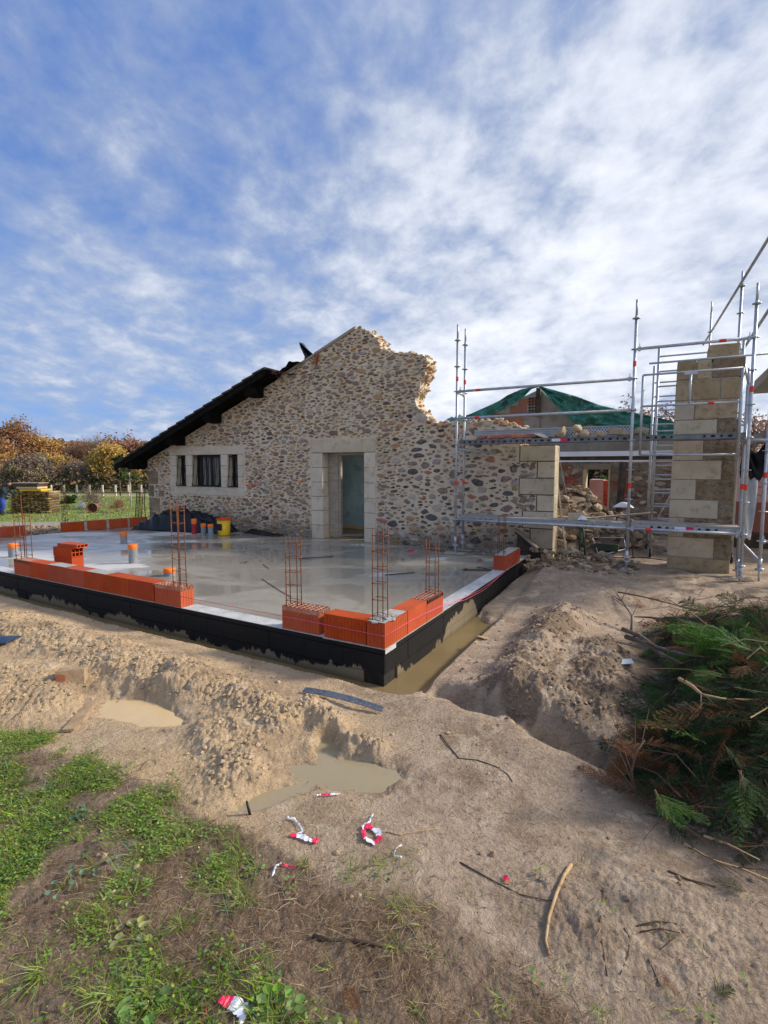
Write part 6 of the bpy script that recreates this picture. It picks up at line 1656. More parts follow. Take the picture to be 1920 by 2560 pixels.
def tape(pts, wd, label, phase=.0, per=.16, zl=.012):
    """flat ribbon through picture points on the ground, crumpled a little"""
    P_ = []
    for (x, y, *w) in pts:
        X, Y = gw(x, y, -.24); P_.append((X, Y, w[0] if w else 1))
    V_ = []; al = []; n = len(P_); s_ = phase; sub = 5; Q = []
    for i in range(n - 1):
        for k in range(sub):
            f_ = k / sub; Q.append(tuple(P_[i][j] * (1 - f_) + P_[i + 1][j] * f_ for j in range(3)))
    Q.append(P_[-1])
    for i, (X, Y, w) in enumerate(Q):
        a = Q[max(i - 1, 0)]; b_ = Q[min(i + 1, len(Q) - 1)]; d = Vector((b_[0] - a[0], b_[1] - a[1], 0)).normalized(); s2 = Vector((-d.y, d.x, 0)); ww = wd * w * rnd.uniform(.4, .7) / 2
        z = hz_at(X, Y) + zl * .7 + rnd.uniform(0, .004)
        if i: s_ += math.hypot(X - Q[i - 1][0], Y - Q[i - 1][1]) / per
        for sg, dz in ((-1, rnd.uniform(-.003, .002)), (0, rnd.uniform(.0, .006)), (1, rnd.uniform(-.003, .009))): V_.append((X + s2.x * ww * sg, Y + s2.y * ww * sg, z + dz)); al.append(s_)
    F_ = []
    for i in range(len(Q) - 1): F_ += [(3 * i, 3 * i + 1, 3 * i + 4, 3 * i + 3), (3 * i + 1, 3 * i + 2, 3 * i + 5, 3 * i + 4)]
    mb = MB(); mb.add(V_, F_, 0, False); o = mb.build('barrier_tape', m_tape, None, IDF); at_ = o.data.attributes.new('along', 'FLOAT', 'POINT'); at_.data.foreach_set('value', al)
    md = o.modifiers.new('s', 'SOLIDIFY'); md.thickness = .0008; setp(o, label, 'barrier tape', 'torn barrier tape scraps'); return o


tape([(716, 2044, .5), (735, 2047, .8), (748, 2062, .5), (757, 2080, .6), (740, 2084, .3)], .030, 'white curled tape scrap lying above the white and red strip', 0, 9)
tape([(724, 2088, .8), (750, 2090, 1), (770, 2100, .9), (790, 2104, .8), (796, 2096, .2)], .050, 'white strip of tape with a red patch at its left end', .80, .2)
tape([(932, 2036, .8), (924, 2055, .5), (905, 2070, .9)], .035, 'white twisted tape tail above the red and white loop', 0, 9)
tape([(905, 2072, .9), (922, 2068, 1), (945, 2082, 1), (950, 2100, .9), (935, 2110, .8), (912, 2098, .7), (908, 2078, .8)], .055, 'red and white tape loop in the middle of the foreground', .45, .13)
tape([(1006, 2110, .4), (990, 2122, .3), (984, 2138, .3), (1005, 2142, .4)], .030, 'thin white tape scrap right of the loop', 0, 9)
tape([(703, 2157, .4), (690, 2168, .9), (680, 2190, .3)], .035, 'white pointed tape scrap lower left of the loop', 0, 9)
tape([(705, 2160, .5), (722, 2162, .7), (737, 2170, .4)], .026, 'short red tape scrap beside the white pointed one', .55, 9)
tape([(792, 1988, .4), (806, 1987, .8), (830, 1988, .8), (852, 1985, .2)], .030, 'red and white tape scrap at the near edge of the puddle', .3, .12)
tape([(1262, 2190, 1.), (1267, 2205, 1.)], .045, 'tiny crumpled red tape on a thin twig at the right', .6, 9)
tape([(548, 2500, .9), (575, 2505, 1.6), (600, 2520, 1.9), (608, 2540, 1.3), (600, 2565, .2)], .050, 'biggest white tape piece with a red tip at the bottom edge', .86, .34, .02)
tape([(512, 2505, .3), (516, 2530, .3), (500, 2556, .3)], .02, 'faded pink tape shred at the bottom left of the big white piece', .6, 9)


def stick(pts, r, label, mat=m_twig, z=-.24, lift=.0, name='stick', cat='stick', taper=.4, fr=IDF, abs_h=None):
    P_ = []; n = len(pts)
    for i, p_ in enumerate(pts):
        X, Y = gw(p_[0], p_[1], z if len(p_) < 3 else hz_mid(p_)); P_.append((X, Y, (hz_at(X, Y) if len(p_) < 3 else z + p_[2]) + r * .7 + lift))
    mb = MB(); mb.tube(P_, [r * (1 - taper * i / (n - 1)) for i in range(n)], 7); o = mb.build(name, mat, None, IDF); setp(o, label, cat); return o


def hz_mid(p_): return -.24 + p_[2]


stick([(1100, 1840), (1125, 1872), (1148, 1897), (1195, 1902), (1240, 1918), (1270, 1938), (1281, 1955)], .0042, 'long thin dark root bent like an elbow on the smooth sand', m_darkwood, z=-.25)
stick([(1428, 2165), (1410, 2200), (1390, 2250), (1372, 2300), (1364, 2350), (1372, 2385)], .0095, 'thick peeled pale bark strip lying on the sand at the right', m_pale_twig, name='bark_strip')
stick([(1508, 2230), (1506, 2270), (1500, 2320), (1505, 2370), (1518, 2440)], .004, 'long thin brown twig right of the peeled bark strip')
stick([(782, 2340), (830, 2348), (890, 2352), (958, 2362)], .010, 'thick short black stick lying in the foreground grass', m_darkwood, taper=.2)
stick([(1150, 2150), (1230, 2195), (1300, 2235), (1380, 2262)], .0035, 'thin olive twig carrying the tiny red tape')
stick([(620, 1988), (622, 2010), (628, 2036)], .008, 'short black peg standing in the mud by the left tip of the puddle', m_iron, z=-.25) if False else None
X, Y = gw(627, 2038, -.25); mb = MB(); mb.tube([(X, Y, hz_at(X, Y) - .02), (X - .025, Y + .01, hz_at(X, Y) + .075)], [.009, .007], 6); o = mb.build('peg', m_iron, None, IDF); setp(o, 'short black peg standing in the mud at the left tip of the puddle', 'peg')
stick([(470, 1733), (500, 1744), (530, 1752), (550, 1748)], .004, 'thin dark root on top of the sand heap right of the left puddle', m_darkwood)
stick([(1095, 2065), (1060, 2070), (1000, 2085), (965, 2080)][::-1], .0035, 'thin pale brown twig touching the tape loop', m_pale_twig)
stick([(1560, 2330), (1575, 2360), (1570, 2400), (1550, 2440)], .0032, 'forked brown root lying on the sand lower right')
stick([(1590, 2325), (1640, 2318), (1690, 2320), (1710, 2345), (1670, 2365)], .0032, 'curled brown root bundle at the lower right')
stick([(1600, 2340), (1650, 2335), (1700, 2350), (1650, 2385)], .003, 'second curled brown root inside the bundle at the lower right')
stick([(1620, 2410), (1640, 2450), (1650, 2470)], .004, 'short reddish dead twig near the bottom right', m_twig)
stick([(1670, 2175), (1720, 2195), (1790, 2215)], .006, 'dark forked twig sticking out below the branch pile')
# beige string loop at the grass edge
P_ = []
for (x, y) in ((258, 1915), (265, 1935), (300, 1945), (345, 1930), (390, 1905), (392, 1895), (370, 1893), (340, 1925), (300, 1940), (275, 1925), (262, 1908), (290, 1912), (330, 1938), (380, 1940)):
    X, Y = gw(x, y, -.22); P_.append((X, Y, hz_at(X, Y) + .006))
mb = MB(); mb.tube(P_, .0025, 5); o = mb.build('string_loop', g_straw, None, IDF); setp(o, 'thin beige string loop lying at the edge of the soil', 'string')
# metal sheet strip
a = gw(760, 1728, -.235); b2 = gw(957, 1784, -.255); P0 = Vector((a[0], a[1], hz_at(*a) + .015)); P1 = Vector((b2[0], b2[1], hz_at(*b2) + .02)); mb = MB(); V_ = []; n_ = 10
d = (P1 - P0); s2 = Vector((-d.y, d.x, 0)).normalized()
for i in range(n_ + 1):
    f_ = i / n_; w_ = .036 * (1 - .55 * abs(f_ - .45)) * rnd.uniform(.85, 1.1); c0 = P0 + d * f_ + Vector((0, 0, .02 * math.sin(PI * f_))); V_ += [c0 - s2 * w_, c0 + Vector((0, 0, .008)), c0 + s2 * w_ + Vector((0, 0, .018))]
F_ = []
for i in range(n_): F_ += [(3 * i, 3 * i + 1, 3 * i + 4, 3 * i + 3), (3 * i + 1, 3 * i + 2, 3 * i + 5, 3 * i + 4)]
mb.add(V_, F_); o = mb.build('metal_strip', m_slate, None, IDF); md = o.modifiers.new('s', 'SOLIDIFY'); md.thickness = .006; setp(o, 'torn blue grey metal strip lying on the sand before the slab corner', 'metal strip')
# half buried brick fragment
a = gw(180, 1702, -.2); z0 = hz_at(*a); bf = thing('brick_fragment', 'half buried red brick with a white painted corner in the left sand', 'brick', (a[0], a[1], z0), None, IDF)
Mx = Matrix.Translation((a[0], a[1], z0 + .035)) @ Matrix.Rotation(.35, 4, 'Z') @ Matrix.Rotation(-.15, 4, 'X')
mb = MB(); mb.obox(Mx, .22, .17, .13, 0, .008); mb.build('body', m_mud, bf, IDF); mb = MB(); mb.obox(Mx @ Matrix.Translation((.035, -.055, .058)), .12, .05, .022, 0, .004); mb.build('white_patch', m_white, bf, IDF)
mb = MB(); mb.obox(Mx @ Matrix.Translation((-.07, -.05, -.01)), .07, .08, .11, 0, .006); mb.build('red_corner', m_clay, bf, IDF)
# board in the mud
a = gw(170, 1832, -.24); b2 = gw(228, 1765, -.26); P0 = Vector((a[0], a[1], hz_at(*a) + .02)); P1 = Vector((b2[0], b2[1], hz_at(*b2) + .012)); d = P1 - P0
mb = MB(); mb.obox(Matrix.Translation((P0 + P1) / 2) @ d.to_track_quat('Y', 'Z').to_matrix().to_4x4(), .075, d.length, .024, 0, .004); o = mb.build('board', m_mud, None, IDF); setp(o, 'short muddy board lying beside the left puddle', 'board')
# blue sheet at the left edge
a = gw(5, 1605, -.2); drape('blue_sheet', lambda p_, q_: (a[0] - .25 + .38 * p_, a[1] - .12 + .26 * q_, hz_at(a[0], a[1]) + .03 + .07 * math.sin(PI * q_) * (1 - p_) + .02 * f1(p_ * 9, q_ * 9, 1, 3)), 10, 8, M('dark_blue_sheet', [(.02, .035, .07), (.03, .05, .10)], 6, .35, .3, 20), 'dark blue plastic sheet poking in at the left edge', 'sheet', IDF)
# ochre wood splinters beside the trench
for k, (x, y, x2, y2, lb) in enumerate(((1195, 1594, 1220, 1602, 'orange brown splintered wood chip on the path beside the trench'), (1150, 1598, 1190, 1606, 'paler splintered wood flakes left of the orange chip'))):
    a = gw(x, y, -.24); b2 = gw(x2, y2, -.24); P0 = Vector((a[0], a[1], hz_at(*a) + .01)); P1 = Vector((b2[0], b2[1], hz_at(*b2) + .015)); d = P1 - P0; mb = MB()
    for q in range(3): mb.obox(Matrix.Translation((P0 + P1) / 2 + Vector((rnd.uniform(-.02, .02), rnd.uniform(-.03, .03), .005 * q))) @ d.to_track_quat('Y', 'Z').to_matrix().to_4x4() @ Matrix.Rotation(rnd.uniform(-.2, .2), 4, 'Z'), .03, d.length * rnd.uniform(.6, 1), .010, 0, .004)
    o = mb.build('wood_chip', m_newwood, None, IDF); setp(o, lb, 'wood chip')
a = gw(1565, 1675, -.2); mb = MB(); z0 = hz_at(*a) + .02
mb.add([(a[0] - .07, a[1] - .04, z0 - .005), (a[0] + .06, a[1] - .03, z0), (a[0] + .07, a[1] + .04, z0 + .02), (a[0] - .01, a[1] + .06, z0 + .01)], [(0, 1, 2, 3)]); o = mb.build('plastic_shard', m_pkwrap, None, IDF); md = o.modifiers.new('s', 'SOLIDIFY'); md.thickness = .003; setp(o, 'pale translucent plastic shard in the mud left of the branch pile', 'plastic')

# ------------------------------------------------------------------ pile of cut cypress branches
def frond(seed, L_=.5, W_=.22, droop=.25):
    """one flat spray: stem, side shoots, needle-like shootlets; returns V, F(quads), mi (0 leaf, 1 stem)"""
    r_ = random.Random(seed); V_ = []; F_ = []; mi = []

    def quad(p0, p1, w0, w1, k, nrm=(0, 0, 1)):
        d = (p1 - p0).normalized(); s_ = d.cross(Vector(nrm)); s_ = s_.normalized() if s_.length > 1e-6 else Vector((1, 0, 0)); b_ = len(V_)
        V_.extend([p0 - s_ * w0, p0 + s_ * w0, p1 + s_ * w1, p1 - s_ * w1]); F_.append((b_, b_ + 1, b_ + 2, b_ + 3)); mi.append(k)

    def pt(t_): return Vector((L_ * t_, .03 * math.sin(t_ * 3 + seed), -droop * L_ * t_ * t_))
    for k in range(6): quad(pt(k / 6), pt((k + 1) / 6), .004 * (1 - k / 7), .004 * (1 - (k + 1) / 7), 1)
    ns_ = 13
    for k in range(2, ns_ + 1):
        t_ = k / ns_; b0 = pt(t_ * .97)
        for sg in (-1, 1):
            l2 = W_ * (1 - t_) ** .7 * r_.uniform(.75, 1.1) + .03; ang_ = sg * r_.uniform(.55, .8); d = Vector((math.cos(ang_), math.sin(ang_), r_.uniform(-.25, .12))).normalized()
            n3 = max(3, int(l2 / .022)); quad(b0, b0 + d * l2, .0028, .0012, 0)
            for j in range(1, n3 + 1):
                q = j / n3; c0 = b0 + d * l2 * q * .96
                for s3 in (-1, 1):
                    a3 = ang_ + s3 * r_.uniform(.45, .7); l3 = (.045 * (1 - q * .6)) * r_.uniform(.7, 1.15); d3 = Vector((math.cos(a3), math.sin(a3), r_.uniform(-.25, .25))).normalized()
                    quad(c0, c0 + d3 * l3, .0034, .0012, 0)
    return np.array([tuple(p) for p in V_]), np.array(F_), np.array(mi)


FR_ = [frond(i, rnd.uniform(.42, .6), rnd.uniform(.16, .24), rnd.uniform(.1, .5)) for i in range(5)]


def place_fronds(items, name, label, mats, kind='stuff', parent=None):
    """items: (frond index, Matrix, material offset: 0 green 1 light 2 dead)"""
    VV, FF, MM = [], [], []; off = 0
    for fi, Mx, mo in items:
        v_, f_, m_ = FR_[fi]; A = np.array(Mx); VV.append(v_ @ A[:3, :3].T + A[:3, 3]); FF.append(f_ + off); MM.append(np.where(m_ == 1, 3, mo)); off += len(v_)
    me = np_mesh(name, np.concatenate(VV), np.concatenate(FF), mats, np.concatenate(MM)); o = link(name, me, Matrix.Identity(4), parent, IDF)
    if parent is None: setp(o, label, None, None, kind)
    return o


CM = [c_green, c_light, c_dead, m_twig]
items = []; tries = 0; r_ = random.Random(5)


def pile_top(X, Y):
    s1 = float(sd_pile(np.array([X]), np.array([Y]))[0]); return hz_at(X, Y), s1


while len(items) < 1250 and tries < 16000:
    tries += 1; X = r_.uniform(1.4, 5.6); Y = r_.uniform(2.2, 6.3)
    if X > .86 * Y + .5: continue
    g0, s1 = pile_top(X, Y)
    if s1 < .10: continue
    top = .08 + .28 * min(1, max(0, s1) / .6) * (.7 + .5 * f1(X, Y, 1.3, 6)); z = g0 + top * r_.uniform(.35, 1)
    # outward and rightwards sweep
    base = PI if r_.random() < .55 else -PI / 2
    if Y > 4.4: base = r_.choice([.1, .2, PI]) ; 
    if X > 2.4 and 3.6 < Y < 5.2 and r_.random() < .6: base = -.35
    az = base + r_.gauss(0, 1.1)
    dead = .12 + .35 * (Y > 5.3) + (.25 if (X < 1.9 and Y > 3.0) else 0); p_ = r_.random(); mo = 2 if p_ < dead else (1 if p_ < dead + (.5 if (X > 2.5 and 3.6 < Y < 5.2) else .08) else 0)
    if s1 < .12 and r_.random() < .3: continue
    sc_ = r_.uniform(.38, .85)
    Mx = Matrix.Translation((X, Y, z)) @ Matrix.Rotation(az, 4, 'Z') @ Matrix.Rotation(r_.gauss(.10, .30), 4, 'Y') @ Matrix.Rotation(r_.gauss(0, .55), 4, 'X') @ Matrix.Diagonal((sc_, sc_, sc_, 1))
    items.append((r_.randrange(5), Mx, mo))
o = place_fronds(items, 'branch_pile_foliage', 'dense heap of cut dark green and brown cypress sprays on the right', CM)
# bare stems in the heap
mb = MB()
for k in range(230):
    X = r_.uniform(1.6, 5.2); Y = r_.uniform(2.4, 6.25); g0, s1 = pile_top(X, Y)
    if s1 < .02 or X > .86 * Y + .5: continue
    az = r_.choice([0.1, -.3, .4, 2.8]) + r_.gauss(0, .4); l_ = r_.uniform(.2, .65); z = g0 + .06 + .35 * min(1, s1 / .5) * r_.uniform(.4, 1.05)
    P_ = [(X + math.cos(az) * l_ * q + .03 * math.sin(q * 5 + k), Y + math.sin(az) * l_ * q + .03 * math.cos(q * 6 + k), z + r_.uniform(-.03, .05) + .08 * math.sin(q * 3)) for q in (0, .33, .66, 1)]
    mb.tube(P_, [.005, .004, .0035, .002], 5, 0 if k % 5 else 1, cap=False)
o = mb.build('bare_twigs', [m_twig, m_pale_twig], None, IDF); setp(o, 'bare brown twigs sticking through the branch pile', None, None, 'stuff')


def branch(pts, r, label, mat=m_bark, fr_=(), group='single cut branches on the pile'):
    """a cut branch: picture points with heights, side twigs and sprays"""
    P_ = []
    for (x, y, hh_) in pts:
        X, Y = gw(x, y, -.25 + hh_); P_.append(Vector((X, Y, -.25 + hh_)))
    t_ = thing('cut_branch', label, 'branch', P_[0], group, IDF); n = len(P_)
    mb = MB(); mb.tube(P_, [r * (1 - .6 * i / (n - 1)) for i in range(n)], 8); mb.build('stem', mat, t_, IDF)
    mb = MB()
    for k in range(7):
        q = r_.randrange(1, n); a = P_[q - 1].lerp(P_[q], r_.random()); d = (P_[q] - P_[q - 1]).normalized(); d = (d + Vector((r_.gauss(0, .5), r_.gauss(0, .5), r_.uniform(-.1, .5)))).normalized(); l_ = r_.uniform(.12, .35)
        mb.tube([a, a + d * l_ * .5 + Vector((0, 0, .01)), a + d * l_], [r * .35, r * .25, r * .12], 5, cap=False)
    mb.build('twig', m_twig, t_, IDF)['kind'] = 'stuff'
    its = []
    for (q, mo, sc_) in fr_:
        i = min(n - 2, int(q * (n - 1))); a = P_[i].lerp(P_[i + 1], q * (n - 1) - i); d = P_[i + 1] - P_[i]; az = math.atan2(d.y, d.x) + r_.gauss(0, .5)
        its.append((r_.randrange(5), Matrix.Translation(a) @ Matrix.Rotation(az, 4, 'Z') @ Matrix.Rotation(r_.gauss(.0, .25), 4, 'Y') @ Matrix.Rotation(r_.gauss(0, .5), 4, 'X') @ Matrix.Diagonal((sc_, sc_, sc_, 1)), mo))
    if its: o = place_fronds(its, 'spray', None, CM, parent=t_); o['kind'] = 'stuff'
    return t_


FRG = [(.5, 0, .8), (.65, 0, .9), (.8, 1, .8), (.9, 0, .8), (1, 1, .8)]
branch([(1698, 1697, .50), (1730, 1715, .50), (1755, 1737, .50), (1810, 1748, .48), (1880, 1750, .46), (1925, 1745, .45)], .014, 'pale bent branch crossing the middle of the pile from its sawn end', m_pale_twig, [(.5, 2, .8), (.7, 2, .9), (.85, 2, .7)])
branch([(1925, 1552, .36), (1860, 1546, .36), (1800, 1545, .34), (1740, 1548, .30), (1640, 1550, .25)], .05, 'thickest dark trunk lying along the far edge of the pile', m_bark, [(.6, 0, .8), (.8, 2, .8)])
branch([(1558, 1573, .20), (1600, 1590, .24), (1640, 1618, .28), (1720, 1640, .3), (1800, 1650, .3)], .026, 'branch with a pale sawn left end at the upper left of the pile', m_bark, FRG)
branch([(1566, 1592, .16), (1610, 1606, .22), (1660, 1640, .26), (1720, 1665, .28)], .028, 'second sawn branch just under the first at the upper left', m_bark, [(.7, 0, .8), (.9, 0, .8)])
branch([(1578, 1578, .02), (1580, 1540, .14), (1560, 1510, .24), (1542, 1485, .34)], .014, 'bare forked twig rising at the upper left corner of the pile', m_bark)
branch([(1545, 1480, .12), (1600, 1490, .2), (1680, 1510, .26), (1760, 1530, .3)], .012, 'long brown dead branch along the top edge of the pile', m_twig, [(.05, 2, .6), (.2, 2, .8), (.4, 2, .9), (.6, 2, .9), (.8, 2, .9), (.95, 2, .9)])
branch([(1850, 1925, .50), (1852, 1945, .47), (1850, 1970, .42), (1848, 1995, .36)], .007, 'hanging green fan spray in the lower right of the pile', m_twig, [(.0, 0, .5), (.1, 0, .55), (.15, 1, .5), (.3, 0, .5), (.5, 1, .45)])
branch([(1637, 1975, .25), (1650, 2010, .22), (1680, 2050, .16), (1700, 2075, .10)], .007, 'thin light green spray pointing down at the lower left of the pile', m_twig, [(.0, 1, .5), (.3, 1, .45), (.6, 0, .4)])
branch([(1590, 1985, .04), (1578, 1930, .15), (1590, 1880, .24), (1612, 1850, .30)], .010, 'rusty brown dead branch standing at the left tip of the pile', m_twig, [(.1, 2, .7), (.3, 2, .7), (.5, 2, .7), (.7, 2, .6), (.9, 2, .6)])
branch([(1710, 2110, .14), (1780, 2150, .13), (1850, 2170, .12), (1925, 2200, .10)], .007, 'thin pale twig fan low at the right edge of the pile', m_pale_twig)
branch([(1760, 2090, .22), (1820, 2110, .24), (1900, 2150, .22)], .006, 'second thin pale twig above the lowest one', m_pale_twig)
branch([(1925, 1640, .5), (1860, 1625, .5), (1800, 1612, .48)], .014, 'bright green bough at the right edge of the pile', m_twig, [(.0, 1, 1.0), (.1, 1, 1.0), (.25, 1, 1.1), (.4, 0, 1.0), (.6, 1, 1.), (.8, 1, 1.)])
branch([(1520, 1585, .02), (1540, 1605, .03), (1580, 1615, .06)], .005, 'small green sprig lying on the sand left of the sawn branches', m_twig, [(.0, 0, .35), (.4, 0, .4), (.8, 0, .45)])
its = [(0, Matrix.Translation((*gw(1640, 2490, -.22), hz_at(*gw(1640, 2490, -.22)) + .02)) @ Matrix.Rotation(.4, 4, 'Z') @ Matrix.Diagonal((.22, .3, .3, 1)), 1)]
for (x, y, rz, s_, mo, lb) in ((1780, 2490, .3, .22, 0, 'small green cypress sprig on the sand at the bottom right'), (900, 2530, 2.2, .26, 2, 'yellow brown cypress sprig lying at the bottom middle'), (20, 1960, .5, .35, 1, 'bright green cypress spray poking in at the left edge'), (10, 1990, -.3, .33, 1, 'lower bright green cypress spray at the left edge'), (1640, 2440, -1.2, .2, 2, 'reddish dead cypress sprig at the lower right'), (1880, 2230, 2.6, .3, 0, 'green cypress sprig at the lower rim of the pile')):
    X, Y = gw(x, y, -.22); Mx = Matrix.Translation((X, Y, hz_at(X, Y) + .02)) @ Matrix.Rotation(rz, 4, 'Z') @ Matrix.Rotation(-.12, 4, 'Y') @ Matrix.Diagonal((s_, s_, s_, 1)); o = place_fronds([(rnd.randrange(5), Mx, mo)], 'cypress_sprig', None, CM); o.pop('kind', None); setp(o, lb, 'sprig')
    if 'kind' in o: del o['kind']

# ------------------------------------------------------------------ field, fence, stack, worker
fn = thing('field_fence', 'low field fence with cream posts and dark rails along the wood edge', 'fence', (-26, 44.5, -.8), None, IDF)
FP = [(415, 662), (425 + 112, 665), (643, 665), (755, 665), (857, 668), (960, 672), (1067, 672), (1168, 672)]
pts_f = []
for i in range(-1, 13):
    x = .3014 * (428 + 106.5 * i); y = 1240 + .0 * i; X, Y = gw(x, y, -.8); pts_f.append((X, Y)); z0 = hz_at(X, Y)
    mb = MB(); mb.box((X - .06, Y - .06, z0 - .1), (X + .06, Y + .06, z0 + 1.0)); mb.build('post', m_surround, fn, IDF)
for zr in (.30,):
    mb = MB(); mb.tube([(X, Y - .1, hz_at(X, Y) + zr) for X, Y in pts_f], .05, 5); mb.build('rail', m_darkwood, fn, IDF)

# stack of split timber under boards
sk = thing('timber_stack', 'stack of small split timbers under yellow beams and a board at the left', 'timber stack', (-17.4, 27.2, -.8), None, IDF)
SX0, SX1 = gw(20, 1284, -.8)[0], gw(125, 1284, -.8)[0]; SY = gw(60, 1284, -.8)[1]; m_stk = M('split_timber', [(.27, .17, .075), (.42, .30, .12), (.06, .045, .03)], 2.2, .9, .5, 8, island=.45)
mb = MB(); rws = 17; hr = 1.22 / rws; zb0 = hz_at(-17, 27)
for r__ in range(rws):
    for k in range(11):
        a = SX0 + (SX1 - SX0) * (k + .5) / 11; mb.obox(Matrix.Translation((a + rnd.uniform(-.02, .02), SY + .5 + rnd.uniform(-.05, .05), zb0 + (r__ + .5) * hr)) @ Matrix.Rotation(rnd.uniform(-.12, .12), 4, 'Y'), rnd.uniform(.13, .18), 1.0, hr * rnd.uniform(.35, .6), 0, .012)
mb.build('split_batten', m_stk, sk, IDF)['kind'] = 'stuff'
mb = MB(); mb.box((SX0 + .04, SY + .28, zb0), (SX1 - .04, SY + .95, zb0 + 1.2)); mb.build('gap_shade_core', m_darkwood, sk, IDF)  # core coloured dark for the shade in the gaps between battens
for (a, b_, z_, hgt, mt) in ((.28, .80, 1.24, .09, m_yellow), (.22, .72, 1.36, .10, m_newwood), (.18, .72, 1.48, .14, m_darkwood), (.05, .76, 1.64, .04, m_wood)):
    mb = MB(); mb.box((SX0 + (SX1 - SX0) * a, SY + .05, zb0 + z_), (SX0 + (SX1 - SX0) * b_, SY + .9, zb0 + z_ + hgt)); mb.build('beam' if hgt > .05 else 'cover_board', mt, sk, IDF)

# bending worker, half out of frame: one skinned body
def skin_body(name, joints, edges, radii, mat, parent, sub=1, root=0):
    me = bpy.data.meshes.new(name); me.from_pydata(joints, edges, []); o = bpy.data.objects.new(name, me); COL.objects.link(o); FM[o] = FM[parent].copy(); FR[o] = IDF; o.parent = parent; o.matrix_parent_inverse = IDF; o.matrix_basis = Matrix.Identity(4)
    sk_ = o.modifiers.new('skin', 'SKIN'); lay = me.skin_vertices[0] if me.skin_vertices else None
    if not me.skin_vertices: 
        import bmesh
        bm = bmesh.new(); bm.from_mesh(me); bm.verts.layers.skin.verify(); bm.to_mesh(me); bm.free()
    for i, r0 in enumerate(radii): me.skin_vertices[0].data[i].radius = (r0, r0); me.skin_vertices[0].data[i].use_root = (i == root)
    ss = o.modifiers.new('sub', 'SUBSURF'); ss.levels = sub; ss.render_levels = sub; me.materials.append(mat); return o


wx_, wy_ = gw(12, 1288, -.8); wz = hz_at(wx_, wy_)
wk = thing('person', 'worker in dark jacket and blue trousers leaning over at the left edge', 'person', (wx_, wy_, wz), None, IDF)
body = skin_body('body', [(-.10, 0, .95), (-.02, 0, 1.15), (.10, 0, 1.38), (.20, .0, 1.50), (.26, 0, 1.60), (.31, 0, 1.72),
                          (.12, -.20, 1.38), (.30, -.24, 1.15), (.50, -.18, 1.02), (.12, .20, 1.38), (.32, .22, 1.14), (.52, .16, 1.02),
                          (-.08, -.10, .88), (.10, -.13, .50), (-.10, -.14, .08), (.06, -.14, .04), (-.08, .10, .88), (-.22, .13, .48), (-.40, .14, .10), (-.26, .14, .04)],
                 [(0, 1), (1, 2), (2, 3), (3, 4), (4, 5), (2, 6), (6, 7), (7, 8), (2, 9), (9, 10), (10, 11), (0, 12), (12, 13), (13, 14), (14, 15), (0, 16), (16, 17), (17, 18), (18, 19)],
                 [.16, .16, .18, .07, .09, .10, .09, .06, .045, .09, .06, .045, .12, .085, .06, .05, .12, .085, .06, .05], M('navy_jacket', [(.02, .027, .035), (.035, .045, .055)], 4, .9, .2, 20), wk)
trs = skin_body('trousers', [(-.10, 0, .97), (-.08, -.10, .86), (.10, -.13, .50), (-.09, -.14, .16), (-.08, .10, .86), (-.22, .13, .48), (-.38, .14, .18)], [(0, 1), (1, 2), (2, 3), (0, 4), (4, 5), (5, 6)], [.19, .145, .11, .085, .145, .11, .085], M('blue_work_trousers', [(.03, .06, .28), (.05, .09, .38)], 4, .9, .2, 20), wk)
mb = MB(); mb.lathe([(.001, .0), (.085, .02), (.105, .08), (.095, .15), (.06, .19), (.001, .205)], (0, 0, 0), 14); me, _c = mb.mesh('cap', m_iron, center=False)
link('cap', me, FM[wk] @ Matrix.Translation((.30, 0, 1.68)) @ Matrix.Rotation(.35, 4, 'Y'), wk)
mb = MB(); mb.lathe([(.001, -.11), (.05, -.10), (.085, -.03), (.088, .03), (.06, .09), (.001, .1)], (0, 0, 0), 14); mb.obox(Matrix.Translation((.09, 0, -.01)), .03, .025, .035, 0, 0)
me, _c = mb.mesh('head', M('skin', [(.45, .22, .15), (.5, .26, .18)], 4, .6, 0), center=False); link('head', me, FM[wk] @ Matrix.Translation((.33, 0, 1.66)) @ Matrix.Rotation(.35, 4, 'Y'), wk)
mb = MB(); mb.box((.04, -.25, .62), (.10, -.24, .72)); mb.box((-.12, -.25, 1.0), (.02, -.19, 1.03)); o = mb.build('white_logo', m_white, wk, IDF); o.matrix_basis = Matrix.Translation((-.03, -.06, .85))
# green spirit level or bar in front of the stack
X, Y = gw(16, 1284, -.8); mb = MB(); mb.tube([(X, Y - .2, wz + .0), (X - .03, Y - .2, wz + .95)], .028, 6); o = mb.build('green_bar', M('pale_green', [(.25, .45, .2), (.3, .5, .22)], 4, .6, 0), None, IDF); setp(o, 'pale green bar leaning on the left end of the timber stack', 'bar')

